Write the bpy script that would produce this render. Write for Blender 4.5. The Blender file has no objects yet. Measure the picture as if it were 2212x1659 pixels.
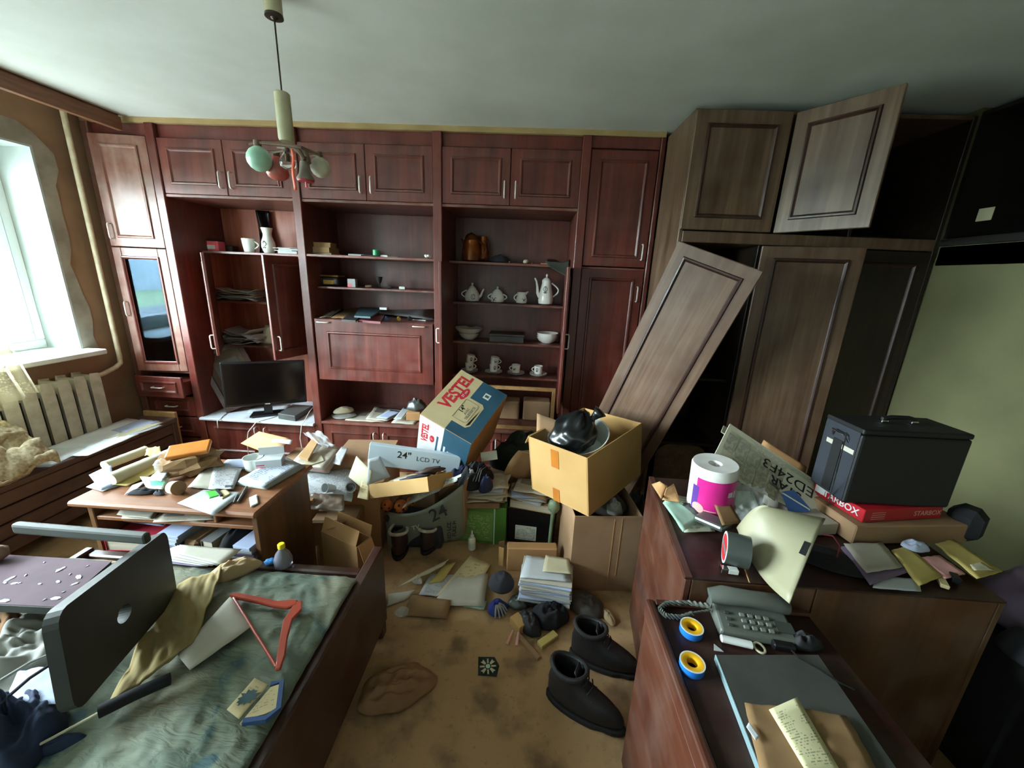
import bpy, math, random
from mathutils import Vector, Matrix, noise
random.seed(11)
S = bpy.context.scene
C = S.collection
R = math.radians
SKY, EXPOSURE, WY0, WY1 = 34.0, 1.2, -0.3, 2.55      # sky strength, exposure, window opening along the left wall
# ---------------------------------------------------------------- camera, world, light, exposure
F, EYE = 845.0, Vector((0, 0, 1.6))
_p, _r, _y = R(15.45), R(2.41), R(-2.13)
_f = Vector((math.sin(_y)*math.cos(_p), math.cos(_y)*math.cos(_p), -math.sin(_p)))
_x = Vector((math.cos(_y), -math.sin(_y), 0)); _u = _x.cross(_f)
AX = _x*math.cos(_r) + _u*math.sin(_r); AY = _u*math.cos(_r) - _x*math.sin(_r); AZ = -_f
cd = bpy.data.cameras.new('camera'); cam = bpy.data.objects.new('camera', cd); C.objects.link(cam)
cd.sensor_width = 36; cd.lens = F/2212*36; cd.clip_start = .02
cam.matrix_world = Matrix(((AX.x, AY.x, AZ.x, EYE.x), (AX.y, AY.y, AZ.y, EYE.y), (AX.z, AY.z, AZ.z, EYE.z), (0, 0, 0, 1)))
S.camera = cam
S.view_settings.view_transform = 'Standard'; S.view_settings.look = 'None'
S.view_settings.gamma = 1; S.view_settings.use_curve_mapping = False
S.view_settings.exposure = EXPOSURE
S.cycles.max_bounces = 10; S.cycles.diffuse_bounces = 6; S.cycles.transparent_max_bounces = 10
S.cycles.use_denoising = True; S.cycles.sample_clamp_indirect = 8; S.cycles.caustics_refractive = False; S.cycles.caustics_reflective = False
W = bpy.data.worlds.new('overcast sky'); S.world = W; W.use_nodes = True
_n = W.node_tree.nodes; _l = W.node_tree.links
_bg = _n['Background']; _bg.inputs['Strength'].default_value = SKY
_tc = _n.new('ShaderNodeTexCoord'); _sp = _n.new('ShaderNodeSeparateXYZ'); _rp = _n.new('ShaderNodeValToRGB')
_l.new(_tc.outputs['Generated'], _sp.inputs[0]); _l.new(_sp.outputs['Z'], _rp.inputs[0]); _l.new(_rp.outputs[0], _bg.inputs[0])
_rp.color_ramp.elements[0].position = .0; _rp.color_ramp.elements[0].color = (.80, .95, .97, 1)
_rp.color_ramp.elements[1].position = .6; _rp.color_ramp.elements[1].color = (.72, .90, 1.0, 1)
_pl = bpy.data.lights.new('window portal', 'AREA'); _po = bpy.data.objects.new('window portal', _pl); C.objects.link(_po)
_pl.shape = 'RECTANGLE'; _pl.size = 1.30; _pl.size_y = WY1 - WY0; _pl.cycles.is_portal = True
_po.matrix_world = Matrix(((0, 0, 1, -3.42), (0, 1, 0, (WY0+WY1)/2), (-1, 0, 0, 1.6), (0, 0, 0, 1))) @ Matrix.Rotation(math.pi, 4, 'X')
# ---------------------------------------------------------------- pixel rays of the photograph to points in the room
def ray(px, py):
    return AX*((px-1106)/F) + AY*((829.5-py)/F) - AZ
def pz(px, py, z): d = ray(px, py); return EYE + d*((z-1.6)/d.z)
def py_(px, py, y): d = ray(px, py); return EYE + d*(y/d.y)
def pxx(px, py, x): d = ray(px, py); return EYE + d*(x/d.x)
# ---------------------------------------------------------------- materials
def lin(h):
    c = [int(h[i:i+2], 16)/255 for i in (0, 2, 4)]
    return tuple(x/12.92 if x <= .04045 else ((x+.055)/1.055)**2.4 for x in c) + (1,)
MATS = {}
def nodes(name):
    m = bpy.data.materials.new(name); m.use_nodes = True; MATS[name] = m
    n = m.node_tree.nodes; return m, n, m.node_tree.links, n['Principled BSDF']
def mix(n, l, fac, a, b, mode='MIX'):
    x = n.new('ShaderNodeMix'); x.data_type = 'RGBA'; x.blend_type = mode
    for s, v in ((0, fac), (6, a), (7, b)):
        if hasattr(v, 'is_output') or hasattr(v, 'links'): l.new(v, x.inputs[s])
        else: x.inputs[s].default_value = v
    return x.outputs[2]
def tex(n, l, kind, scale, coord='Object', stretch=None, **kw):
    tc = n.new('ShaderNodeTexCoord'); t = n.new('ShaderNodeTex'+kind)
    o = tc.outputs[coord]
    if stretch:
        mp = n.new('ShaderNodeMapping'); mp.inputs['Scale'].default_value = stretch; l.new(o, mp.inputs[0]); o = mp.outputs[0]
    l.new(o, t.inputs['Vector'])
    if 'Scale' in t.inputs: t.inputs['Scale'].default_value = scale
    for k, v in kw.items(): t.inputs[k].default_value = v
    return t
def ramp(n, l, src, a, b, ca=(0, 0, 0, 1), cb=(1, 1, 1, 1)):
    r = n.new('ShaderNodeValToRGB'); l.new(src, r.inputs[0])
    r.color_ramp.elements[0].position = a; r.color_ramp.elements[1].position = b
    r.color_ramp.elements[0].color = ca; r.color_ramp.elements[1].color = cb
    return r.outputs[0]
def mat(name, c1, c2=None, rough=.6, scale=12, bump=0, bscale=None, metal=0, stretch=None, spec=.5, coat=0, trans=0, lo=.35, hi=.65, alpha=1, sheen=0, detail=5):
    m, n, l, b = nodes(name)
    if c2:
        t = tex(n, l, 'Noise', scale, stretch=stretch, Detail=detail)
        l.new(ramp(n, l, t.outputs['Fac'], lo, hi, lin(c1), lin(c2)), b.inputs['Base Color'])
    else: b.inputs['Base Color'].default_value = lin(c1)
    b.inputs['Roughness'].default_value = rough; b.inputs['Metallic'].default_value = metal
    b.inputs['Specular IOR Level'].default_value = spec; b.inputs['Coat Weight'].default_value = coat
    b.inputs['Transmission Weight'].default_value = trans; b.inputs['Alpha'].default_value = alpha; b.inputs['Sheen Weight'].default_value = sheen
    if bump:
        t = tex(n, l, 'Noise', bscale or scale*3, stretch=stretch, Detail=4)
        bp = n.new('ShaderNodeBump'); bp.inputs['Strength'].default_value = bump; bp.inputs['Distance'].default_value = .004
        l.new(t.outputs['Fac'], bp.inputs['Height']); l.new(bp.outputs[0], b.inputs['Normal'])
    return m
def wood(name, c1, c2, c3, rough, axis='Z', spec=.5, dust=0, coat=0):
    st = {'Z': (30, 30, 1.2), 'X': (1.2, 30, 30), 'Y': (30, 1.2, 30)}[axis]
    m, n, l, b = nodes(name)
    t = tex(n, l, 'Noise', 1.6, stretch=st, Detail=6, Distortion=.4)
    c = ramp(n, l, t.outputs['Fac'], .3, .7, lin(c1), lin(c2))
    t2 = tex(n, l, 'Noise', 1.3, stretch=tuple(.25*x if x > 2 else x for x in st), Detail=2)
    c = mix(n, l, ramp(n, l, t2.outputs['Fac'], .45, .75), c, lin(c3))
    t3 = tex(n, l, 'Noise', 9, Detail=6)
    if dust: c = mix(n, l, ramp(n, l, t3.outputs['Fac'], .42, .9, (0, 0, 0, 1), (dust, dust, dust, 1)), c, lin('a8a090'))
    l.new(c, b.inputs['Base Color']); b.inputs['Specular IOR Level'].default_value = spec; b.inputs['Coat Weight'].default_value = coat; b.inputs['Coat Roughness'].default_value = .42
    l.new(ramp(n, l, t3.outputs['Fac'], .3, .8, (rough-.06,)*3+(1,), (rough+.1,)*3+(1,)), b.inputs['Roughness'])
    bp = n.new('ShaderNodeBump'); bp.inputs['Strength'].default_value = .08; bp.inputs['Distance'].default_value = .002
    l.new(t.outputs['Fac'], bp.inputs['Height']); l.new(bp.outputs[0], b.inputs['Normal'])
    return m
def printed(name, paper, ink, rows=26, cols=30, cover=.55, margin=.08, strength=.75, rough=.7, hand=0, seed=0, picture=None):
    """paper with rows of print laid out in the sheet's own UV"""
    m, n, l, b = nodes(name)
    tc = n.new('ShaderNodeTexCoord'); sp = n.new('ShaderNodeSeparateXYZ'); l.new(tc.outputs['UV'], sp.inputs[0])
    def M(op, a, bb=None, c=None):
        x = n.new('ShaderNodeMath'); x.operation = op
        for i, v in enumerate((a, bb, c)):
            if v is None: continue
            if isinstance(v, (int, float)): x.inputs[i].default_value = v
            else: l.new(v, x.inputs[i])
        return x.outputs[0]
    u, v = sp.outputs['X'], sp.outputs['Y']
    if hand:
        nz = n.new('ShaderNodeTexNoise'); nz.inputs['Scale'].default_value = 4; l.new(tc.outputs['UV'], nz.inputs[0])
        v = M('ADD', v, M('MULTIPLY', nz.outputs['Fac'], .06*hand))
    vr = M('MULTIPLY', v, rows)
    line = M('LESS_THAN', M('FRACT', vr), .45)
    cb = n.new('ShaderNodeCombineXYZ'); l.new(M('MULTIPLY', u, cols), cb.inputs[0]); l.new(M('ADD', M('MULTIPLY', M('FLOOR', vr), 3.7), seed), cb.inputs[1])
    nz = n.new('ShaderNodeTexNoise'); nz.inputs['Scale'].default_value = 1; nz.inputs['Detail'].default_value = 1; l.new(cb.outputs[0], nz.inputs[0])
    word = M('LESS_THAN', nz.outputs['Fac'], cover)
    inside = M('MULTIPLY', M('LESS_THAN', M('ABSOLUTE', M('SUBTRACT', u, .5)), .5-margin), M('LESS_THAN', M('ABSOLUTE', M('SUBTRACT', sp.outputs['Y'], .5)), .5-margin))
    cb2 = n.new('ShaderNodeCombineXYZ'); l.new(M('MULTIPLY', u, 2.3), cb2.inputs[0]); l.new(M('ADD', M('MULTIPLY', v, 5), seed*1.7), cb2.inputs[1])
    nz2 = n.new('ShaderNodeTexNoise'); nz2.inputs['Scale'].default_value = 1; nz2.inputs['Detail'].default_value = 0; l.new(cb2.outputs[0], nz2.inputs[0])
    block = M('GREATER_THAN', nz2.outputs['Fac'], .42)
    fac = M('MULTIPLY', M('MULTIPLY', M('MULTIPLY', line, word), M('MULTIPLY', inside, block)), strength)
    nz3 = n.new('ShaderNodeTexNoise'); nz3.inputs['Scale'].default_value = 3; nz3.inputs['Detail'].default_value = 6; l.new(tc.outputs['Object'], nz3.inputs[0])
    base = mix(n, l, M('MULTIPLY', nz3.outputs['Fac'], .25), lin(paper), lin('b09a78'))
    if picture:
        (u0, v0, u1, v1, col) = picture
        inp = M('MULTIPLY', M('LESS_THAN', M('ABSOLUTE', M('SUBTRACT', u, (u0+u1)/2)), (u1-u0)/2), M('LESS_THAN', M('ABSOLUTE', M('SUBTRACT', sp.outputs['Y'], (v0+v1)/2)), (v1-v0)/2))
        base = mix(n, l, inp, base, lin(col)); fac = M('MULTIPLY', fac, M('SUBTRACT', 1, inp))
    l.new(mix(n, l, fac, base, lin(ink)), b.inputs['Base Color']); b.inputs['Roughness'].default_value = rough
    return m
# ---------------------------------------------------------------- geometry
class G:
    def __init__(s): s.v, s.f, s.m, s.uv = [], [], [], []
    def add(s, vs, fs, m=0, uvs=None, T=None):
        o = len(s.v); s.v += [tuple(T @ Vector(v)) if T else tuple(v) for v in vs]
        for i, f in enumerate(fs):
            s.f.append(tuple(o+k for k in f)); s.m.append(m); s.uv.append([uvs[k] for k in f] if uvs else None)
        return s
    def box(s, x0, x1, y0, y1, z0, z1, m=0, T=None):
        vs = [(x, y, z) for z in (z0, z1) for y in (y0, y1) for x in (x0, x1)]
        return s.add(vs, [(0, 2, 3, 1), (4, 5, 7, 6), (0, 1, 5, 4), (2, 6, 7, 3), (0, 4, 6, 2), (1, 3, 7, 5)], m, None, T)
    def hexa(s, bot, top, m=0):
        return s.add(list(bot)+list(top), [(3, 2, 1, 0), (4, 5, 6, 7), (0, 1, 5, 4), (1, 2, 6, 5), (2, 3, 7, 6), (3, 0, 4, 7)], m, [(0, 0), (1, 0), (1, 1), (0, 1)]*2)
    def prism(s, poly, z0, z1, m=0, T=None):
        k = len(poly); vs = [(x, y, z0) for x, y in poly]+[(x, y, z1) for x, y in poly]
        return s.add(vs, [tuple(reversed(range(k))), tuple(range(k, 2*k))]+[(i, (i+1) % k, k+(i+1) % k, k+i) for i in range(k)], m, None, T)
    def tube(s, pts, r, n=8, m=0, closed=False, T=None, flat=1.0):
        pts = [Vector(p) for p in pts]; k = len(pts); rs = r if isinstance(r, (list, tuple)) else [r]*k
        vs, up = [], None
        for i, p in enumerate(pts):
            t = (pts[(i+1) % k]-pts[i-1]) if closed else (pts[min(i+1, k-1)]-pts[max(i-1, 0)])
            t.normalize()
            if up is None: up = Vector((0, 0, 1)) if abs(t.z) < .9 else Vector((1, 0, 0))
            up = (up - t*up.dot(t)).normalized(); b = t.cross(up)
            for j in range(n):
                a = 2*math.pi*j/n; vs.append(p + b*(math.cos(a)*rs[i]) + up*(math.sin(a)*rs[i]*flat))
        fs = [(i*n+j, i*n+(j+1) % n, ((i+1) % k)*n+(j+1) % n, ((i+1) % k)*n+j) for i in range(k if closed else k-1) for j in range(n)]
        if not closed: fs += [tuple(reversed(range(n))), tuple(range((k-1)*n, k*n))]
        return s.add(vs, fs, m, None, T)
    def lathe(s, prof, n=24, m=0, T=None, c=(0, 0, 0), sy=1.0, ms=None):
        k = len(prof); vs = [(c[0]+r*math.cos(2*math.pi*j/n), c[1]+sy*r*math.sin(2*math.pi*j/n), c[2]+z) for r, z in prof for j in range(n)]
        fs = [(i*n+j, i*n+(j+1) % n, (i+1)*n+(j+1) % n, (i+1)*n+j) for i in range(k-1) for j in range(n)]
        if ms:
            for i in range(k-1): s.add(vs[i*n:(i+2)*n], [(j, (j+1) % n, n+(j+1) % n, n+j) for j in range(n)], ms[i], None, T)
            if prof[0][0] > 1e-5: s.add(vs[:n], [tuple(reversed(range(n)))], ms[0], None, T)
            if prof[-1][0] > 1e-5: s.add(vs[-n:], [tuple(range(n))], ms[-1], None, T)
            return s
        if prof[0] == prof[-1]: return s.add(vs, fs, m, None, T)
        if prof[0][0] > 1e-5: fs.append(tuple(reversed(range(n))))
        if prof[-1][0] > 1e-5: fs.append(tuple(range((k-1)*n, k*n)))
        return s.add(vs, fs, m, None, T)
    def grid(s, fn, nx, ny, m=0, T=None, wrap=False):
        vs = [fn(i/nx, j/ny) for j in range(ny+1) for i in range(nx+1)]
        uvs = [(i/nx, j/ny) for j in range(ny+1) for i in range(nx+1)]
        return s.add(vs, [(j*(nx+1)+i, j*(nx+1)+i+1, (j+1)*(nx+1)+i+1, (j+1)*(nx+1)+i) for j in range(ny) for i in range(nx)], m, uvs, T)
    def ball(s, c, r, n=12, m=0, amp=0, fr=3, T=None, zmin=None, seed=0):
        rx, ry, rz = r if isinstance(r, tuple) else (r, r, r); k = n//2+2; vs = []
        for i in range(k+1):
            a = math.pi*i/k
            for j in range(n):
                b = 2*math.pi*j/n; d = Vector((math.sin(a)*math.cos(b), math.sin(a)*math.sin(b), -math.cos(a)))
                q = 1 + amp*noise.noise(d*fr + Vector((seed, seed*.7, 0)))
                p = [c[0]+d.x*rx*q, c[1]+d.y*ry*q, c[2]+d.z*rz*q]
                if zmin is not None: p[2] = max(p[2], zmin)
                vs.append(p)
        return s.add(vs, [(i*n+j, i*n+(j+1) % n, (i+1)*n+(j+1) % n, (i+1)*n+j) for i in range(k) for j in range(n)], m, None, T)
def O(name, g, ms, parent=None, M=None, bev=0, sol=0, sub=0, smooth=False, label=None, cat=None, group=None, kind=None, offs=-1, seg=1):
    me = bpy.data.meshes.new(name); me.from_pydata([tuple(v) for v in g.v], [], g.f)
    for k in (ms if isinstance(ms, (list, tuple)) else [ms]): me.materials.append(MATS[k])
    me.polygons.foreach_set('material_index', g.m)
    if any(g.uv):
        ul = me.uv_layers.new(name='UVMap')
        for p, u in zip(me.polygons, g.uv):
            if u:
                for li, q in zip(p.loop_indices, u): ul.data[li].uv = q
    if smooth:
        me.polygons.foreach_set('use_smooth', [True]*len(me.polygons))
        if smooth is True: me.set_sharp_from_angle(angle=R(40))
    me.validate(); me.update()
    o = bpy.data.objects.new(name, me); C.objects.link(o)
    if parent: o.parent = parent
    if M is not None: o.matrix_local = M
    if sol: d = o.modifiers.new('thickness', 'SOLIDIFY'); d.thickness = sol; d.offset = offs
    if sub: d = o.modifiers.new('smooth', 'SUBSURF'); d.levels = sub; d.render_levels = sub
    if bev: d = o.modifiers.new('edges', 'BEVEL'); d.width = bev; d.segments = seg; d.limit_method = 'ANGLE'; d.angle_limit = R(40)
    tag(o, label, cat, group, kind)
    return o
def tag(o, label=None, cat=None, group=None, kind=None):
    for k, v in (('label', label), ('category', cat), ('group', group), ('kind', kind)):
        if v: o[k] = v
    return o
def E(name, label, cat, M=None, group=None):
    o = bpy.data.objects.new(name, None); C.objects.link(o); o.empty_display_size = .05
    if M is not None: o.matrix_world = M
    return tag(o, label, cat, group)
def at(x, y=None, z=None, rz=0, rx=0, ry=0):
    if y is None: x, y, z = x
    return Matrix.Translation((x, y, z)) @ Matrix.Rotation(R(rz), 4, 'Z') @ Matrix.Rotation(R(ry), 4, 'Y') @ Matrix.Rotation(R(rx), 4, 'X')
def rotm(loc, r):
    return Matrix.Translation(loc) @ Matrix.Rotation(r[2], 4, 'Z') @ Matrix.Rotation(r[1], 4, 'Y') @ Matrix.Rotation(r[0], 4, 'X')
def copy_tree(o, M, label=None, parent=None, group=None):
    c = o.copy(); C.objects.link(c)
    if parent: c.parent = parent
    if M is not None: c.matrix_world = M
    if label: c['label'] = label
    if group: c['group'] = group
    for ch in o.children:
        k = copy_tree(ch, None, None, c); k.matrix_local = ch.matrix_local
    return c
def text(body, size, mname, parent, M, name='lettering', ext=.0002, bold=0, shear=0, space=1, align='CENTER'):
    cu = bpy.data.curves.new(name, 'FONT'); cu.body = body; cu.size = size; cu.extrude = ext; cu.offset = bold; cu.shear = shear
    cu.space_character = space; cu.align_x = align; cu.align_y = 'CENTER'; cu.resolution_u = 3
    cu.materials.append(MATS[mname]); tmp = bpy.data.objects.new('tmp', cu); C.objects.link(tmp)
    me = bpy.data.meshes.new_from_object(tmp.evaluated_get(bpy.context.evaluated_depsgraph_get())); C.objects.unlink(tmp); bpy.data.objects.remove(tmp)
    me.materials.clear(); me.materials.append(MATS[mname]); o = bpy.data.objects.new(name, me); C.objects.link(o)
    if parent: o.parent = parent
    o.matrix_local = M
    return o
ORD = ['lowest', 'second lowest', 'third from the bottom', 'fourth from the bottom', 'fifth from the bottom', 'sixth from the bottom', 'seventh from the bottom', 'eighth from the bottom', 'ninth from the bottom', 'tenth from the bottom', 'eleventh from the bottom', 'twelfth from the bottom', 'thirteenth from the bottom', 'fourteenth from the bottom']
def nth(k, n, label): return ('topmost' if k == n-1 else ORD[k])+' '+label
def rel(pts):
    """points to offsets from their centre at the lowest level"""
    c = sum(pts, Vector())/len(pts); c.z = min(p.z for p in pts); return c, [p-c for p in pts]
def P(p, f=pz): return p if isinstance(p, Vector) else f(*p)
def sheet(name, cs, mname, label, cat='paper', group=None, bulge=0, wr=0, fr=6, t=.0012, n=6, parent=None, lift=0, f=pz, curl=0):
    """a sheet through four corners (each a pixel and a height): u along first edge, v along last"""
    c, q = rel([P(p, f) for p in cs]); g = G(); sd = random.random()*50
    nrm = (q[1]-q[0]).cross(q[3]-q[0]).normalized()
    if nrm.z < 0 and abs(nrm.z) > .2: nrm = -nrm
    def fn(u, v):
        p = q[0]*(1-u)*(1-v)+q[1]*u*(1-v)+q[2]*u*v+q[3]*(1-u)*v
        h = bulge*16*u*(1-u)*v*(1-v) + wr*noise.noise(Vector((u*fr, v*fr, sd))) + curl*(u*v)**3
        return p + nrm*h + Vector((0, 0, lift))
    g.grid(fn, n, n)
    return O(name, g, mname, parent, Matrix.Translation(c), sol=t, smooth=2, label=label, cat=cat, group=group, offs=0)
def slab(name, cs, t, ms, label, cat, group=None, bev=.001, parent=None, f=pz, uvtop=True):
    """a thin block whose upper face goes through four corners"""
    c, q = rel([P(p, f) for p in cs]); c.z -= t
    top = [p+Vector((0, 0, t)) for p in q]; g = G()
    if (q[1]-q[0]).cross(q[3]-q[0]).z < 0: top = [top[0], top[3], top[2], top[1]]; q = [q[0], q[3], q[2], q[1]]
    g.hexa(q, top)
    return O(name, g, ms, parent, Matrix.Translation(c), bev=bev, label=label, cat=cat, group=group)
def book(cs, t, cover, label, cat='book', group=None, pages='pages', name='book', f=pz):
    """cover boards with a page block set back between them; spine on the first edge"""
    c, q = rel([P(p, f) for p in cs]); c.z -= t; o = E(name, label, cat, Matrix.Translation(c), group)
    if (q[1]-q[0]).cross(q[3]-q[0]).z < 0: q = [q[1], q[0], q[3], q[2]]
    b = min(.003, t*.18); up = Vector((0, 0, 1)); m = sum(q, Vector())/4
    g = G()
    for z0, z1 in ((0, b), (t-b, t)): g.hexa([p+up*z0 for p in q], [p+up*z1 for p in q])
    e = [q[0], q[1], q[1]+(q[2]-q[1]).normalized()*b, q[0]+(q[3]-q[0]).normalized()*b]
    g.hexa([p+up*b for p in e], [p+up*(t-b) for p in e]); O('cover', g, cover, o)
    i = [p+(m-p)*.05 for p in q]; g = G(); g.hexa([p+up*b for p in i], [p+up*(t-b) for p in i]); O('page_block', g, pages, o)
    return o
def heap(name, c, rx, ry, h, mname, label, cat, rz=0, amp=.35, fr=3, n=22, seed=1, sub=1, fold=.3, pw=1.3, kind=None, parent=None, group=None):
    """a lump of cloth or bag that rests flat on what is under it"""
    g = G(); k = n
    def ring(i, j):
        a = 2*math.pi*j/k; t = i/(k//2)
        d = Vector((math.cos(a), math.sin(a), 0)); q = 1+amp*.6*noise.noise(d*1.7+Vector((seed, 0, seed)))
        x, y = d.x*rx*t*q, d.y*ry*t*q
        nz = noise.noise(Vector((x/rx*fr, y/ry*fr, seed))) + .5*noise.noise(Vector((x/rx*fr*2.3, y/ry*fr*2.3, seed+9)))
        rd = noise.noise(Vector((x/rx*fr*1.2+y/ry*fr*3, seed, 4)))
        z = h*max(0, (1-t**2.4))**(1/pw)*(1+amp*nz) + (h*fold*abs(rd) if t < .97 else 0)
        return (x, y, max(z, .0) if t < 1 else 0.0)
    vs = [ring(i, j) for i in range(1, k//2+1) for j in range(k)]; vs.append(ring(0, 0)); L = k//2
    fs = [(i*k+j, (i+1)*k+j, (i+1)*k+(j+1) % k, i*k+(j+1) % k) for i in range(L-1) for j in range(k)]
    fs += [(len(vs)-1, j, (j+1) % k) for j in range(k)]; fs.append(tuple(reversed(range((L-1)*k, L*k))))
    g.add(vs, fs)
    return O(name, g, mname, parent, at(c[0], c[1], c[2], rz), sub=sub, smooth=2, label=label, cat=cat, kind=kind, group=group)
# ---------------------------------------------------------------- material list
wood('mahogany', '541f17', '6c2f25', '451811', .36, spec=.5, dust=.08, coat=.15)
wood('mahogany_sheen', '6e4234', '805446', '5e3528', .34, spec=.5, dust=.4, coat=.09)  # dusty mahogany, made paler: window sheen painted into its colour
wood('mahogany_inside', '8e4632', 'ab624a', '7c3a28', .5, dust=.05)  # mahogany brightened in colour to offset the low light inside the units
wood('mahogany_level', '5c2a20', '774036', '4c1e16', .38, 'X', dust=.35)
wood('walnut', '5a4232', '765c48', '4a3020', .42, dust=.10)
wood('walnut_shaded', '261b15', '322419', '1e1410', .5)  # walnut with shade painted in, for the wardrobe's inside and third door
wood('loft_dark', '150f0c', '1c1410', '100b09', .6)  # dark stained wood, blackened further with the shade of the open loft
wood('walnut_bead', '38211a', '4a2e24', '2c1812', .4)
wood('desk_brown', '76492c', '8c5e3e', '643c24', .5, 'X', spec=.3, dust=.18)
wood('desk_side', '57381e', '6d4a29', '4a2f18', .5)
wood('bureau_red', '482317', '583020', '3a1b11', .42, 'Y', dust=.10)
wood('bureau_top', '2a120d', '381a14', '200d09', .45, 'X', spec=.35, dust=.10)
wood('bureau_front', '4a2b16', '5a3a20', '3a2211', .5, 'Z', dust=.12)
wood('bed_wood', '331a14', '46261d', '281410', .35, 'Y', dust=.2)
wood('slat_wood', '412820', '553628', '33201a', .55, 'Y', dust=.12)
wood('pale_wood', 'a07848', 'b48c5c', '8e6638', .55, 'Y')
mat('steel', 'e0dcd4', rough=.35, metal=.35); mat('dull_metal', '8a8a84', '6e6e68', rough=.45, metal=1, scale=30)
mat('plaster_ceiling', 'd0d3cc', 'c2c6bd', rough=.95, scale=2.2, bump=.12, bscale=60)
mat('wallpaper_brown', '937459', '7c5f48', rough=.85, scale=3, bump=.1, bscale=50)
mat('bare_plaster', '9e988a', '857e70', rough=.95, scale=8, bump=.2)
mat('white_paint', 'd8dcd8', 'c8ccc6', rough=.6, scale=6); mat('pvc_white', 'c4c8c6', rough=.5, spec=.3)
mat('olive_paint', '6c6b48', '5e5d3e', rough=.75, scale=2.5, bump=.06)
mat('tan_paint', 'a48a5e', '947a50', rough=.8, scale=6)
mat('cornice_brown', '7a4e32', '653e26', rough=.55, scale=8, stretch=(8, .6, 8))
mat('back_wall', '8a7a60', rough=.9); mat('radiator_cream', 'c0bca8', 'a8a28c', rough=.5, scale=14); mat('pipe_cream', 'cfc4a8', 'b8a988', rough=.5, scale=20)
mat('iron_dark', '1c1a18', rough=.8); mat('black_plastic', '101012', rough=.35); mat('black_matt', '16161a', '0c0c0e', rough=.75, scale=20, bump=.1)
mat('screen_black', '06070a', rough=.16); mat('white_laminate', 'c8ccd0', 'b8bcc2', rough=.45, scale=5)
mat('porcelain', 'f2f0ea', rough=.12, coat=.4); mat('porcelain_print', '23262a', rough=.3)
mat('white_glaze', 'dfe3dc', rough=.2, coat=.3)
mat('copper', 'a05a28', '6e3a18', rough=.35, metal=.6, scale=9)
mat('carton', 'b98c5e', 'a87c50', rough=.8, scale=5, bump=.05, bscale=60); mat('carton_pale', 'ba935c', 'ae884f', rough=.75, scale=4, bump=.05, bscale=60)
mat('carton_dull', '9d7c5c', '8c6c4e', rough=.85, scale=5); mat('carton_inner', '8a6540', '7a5836', rough=.9, scale=6); mat('packing_tape', 'b8722e', 'a8662a', rough=.25, scale=8)
mat('paper_white', 'b8bcbe', 'a8acae', rough=.7, scale=4); mat('paper_blue', 'b4bed8', 'a4b0cc', rough=.7, scale=5); mat('paper_cream', 'c0b89c', 'aea688', rough=.75, scale=5)
mat('paper_grey', 'b9b4a6', 'a8a292', rough=.8, scale=5); mat('paper_kraft', '8f6f4a', '7c5e3c', rough=.85, scale=5, bump=.3, bscale=9); mat('paper_pink', 'd69c98', rough=.75); mat('paper_green', '9fc4ae', rough=.7)
mat('paper_yellow', 'c4b068', 'b09c58', rough=.75, scale=5); mat('paper_lilac', '806c88', '6e5c76', rough=.7, scale=4)
mat('pages', 'd2c8b2', 'a89c84', rough=.9, scale=60, stretch=(.05, .05, 8)); mat('pages_white', 'dcd9d0', 'aca69a', rough=.9, scale=60, stretch=(.05, .05, 8))
mat('cover_tan', 'b08a5c', 'a07c50', rough=.7, scale=8); mat('cover_red', '6a1a20', rough=.5); mat('cover_blue', '2c4a78', rough=.5); mat('cover_dark', '24201e', rough=.6)
mat('cover_teal', '33525a', rough=.5); mat('cover_crimson', 'a02838', rough=.45); mat('cover_grey', '6a6a68', rough=.7)
mat('green_print', '4e7a2e', '3f6a24', rough=.5, scale=6); mat('green_card', '43a83a', rough=.5); mat('green_cap', '2c9a62', rough=.4)
mat('teal_print', '2c5468', '24485a', rough=.5, scale=6); mat('cream_print', 'c8b68c', 'bca97e', rough=.55, scale=5); mat('red_print', 'c02a34', rough=.5); mat('ink_black', '141414', rough=.5); mat('ink_grey', '4a5058', rough=.5)
mat('white_print', 'd0d2d2', rough=.5); mat('lcd_carton', 'b8c6ce', 'acbac2', rough=.45, scale=4); mat('grey_green_print', '8c9282', '7c8272', rough=.55, scale=4)
mat('magenta_print', 'd02a86', 'c0207a', rough=.3, scale=8); mat('violet_print', '5a3a8c', rough=.3); mat('tissue_white', 'e2e0dc', 'd0ccc8', rough=.55, scale=14, bump=.4, bscale=14)
mat('red_box', 'b01c28', 'a01822', rough=.4, scale=5); mat('plaque_cream', 'a09c80', '908c70', rough=.5, scale=5)
mat('cloth_black', '15151a', '0d0d10', rough=.9, scale=12, bump=.3); mat('cloth_navy', '20284a', '161c36', rough=.9, scale=10, bump=.3); mat('cloth_charcoal', '33333a', '26262c', rough=.92, scale=9, bump=.35)
mat('cloth_khaki', '9a8858', '84734a', rough=.9, scale=5, bump=.25); mat('cloth_grey', '5a5652', '48443f', rough=.95, scale=7, bump=.3); mat('cloth_beige', 'b29a76', '9a8260', rough=.9, scale=5, bump=.3)
mat('cloth_white', '969690', '84827a', rough=.9, scale=6, bump=.25); mat('cloth_brown', '94704e', '7c5a3a', rough=.9, scale=5, bump=.3); mat('denim', '1d2c48', '14203a', rough=.85, scale=8, bump=.3); mat('cloth_green_dark', '1e2e28', '152019', rough=.9, scale=8, bump=.3)
mat('plastic_bag_black', '101214', rough=.28, spec=.6, bump=.5, bscale=7, scale=4); mat('plastic_film', 'eef2f2', rough=.1, spec=.7, alpha=.28); mat('bag_grey', '4e5450', '3c423e', rough=.3, scale=6)
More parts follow.
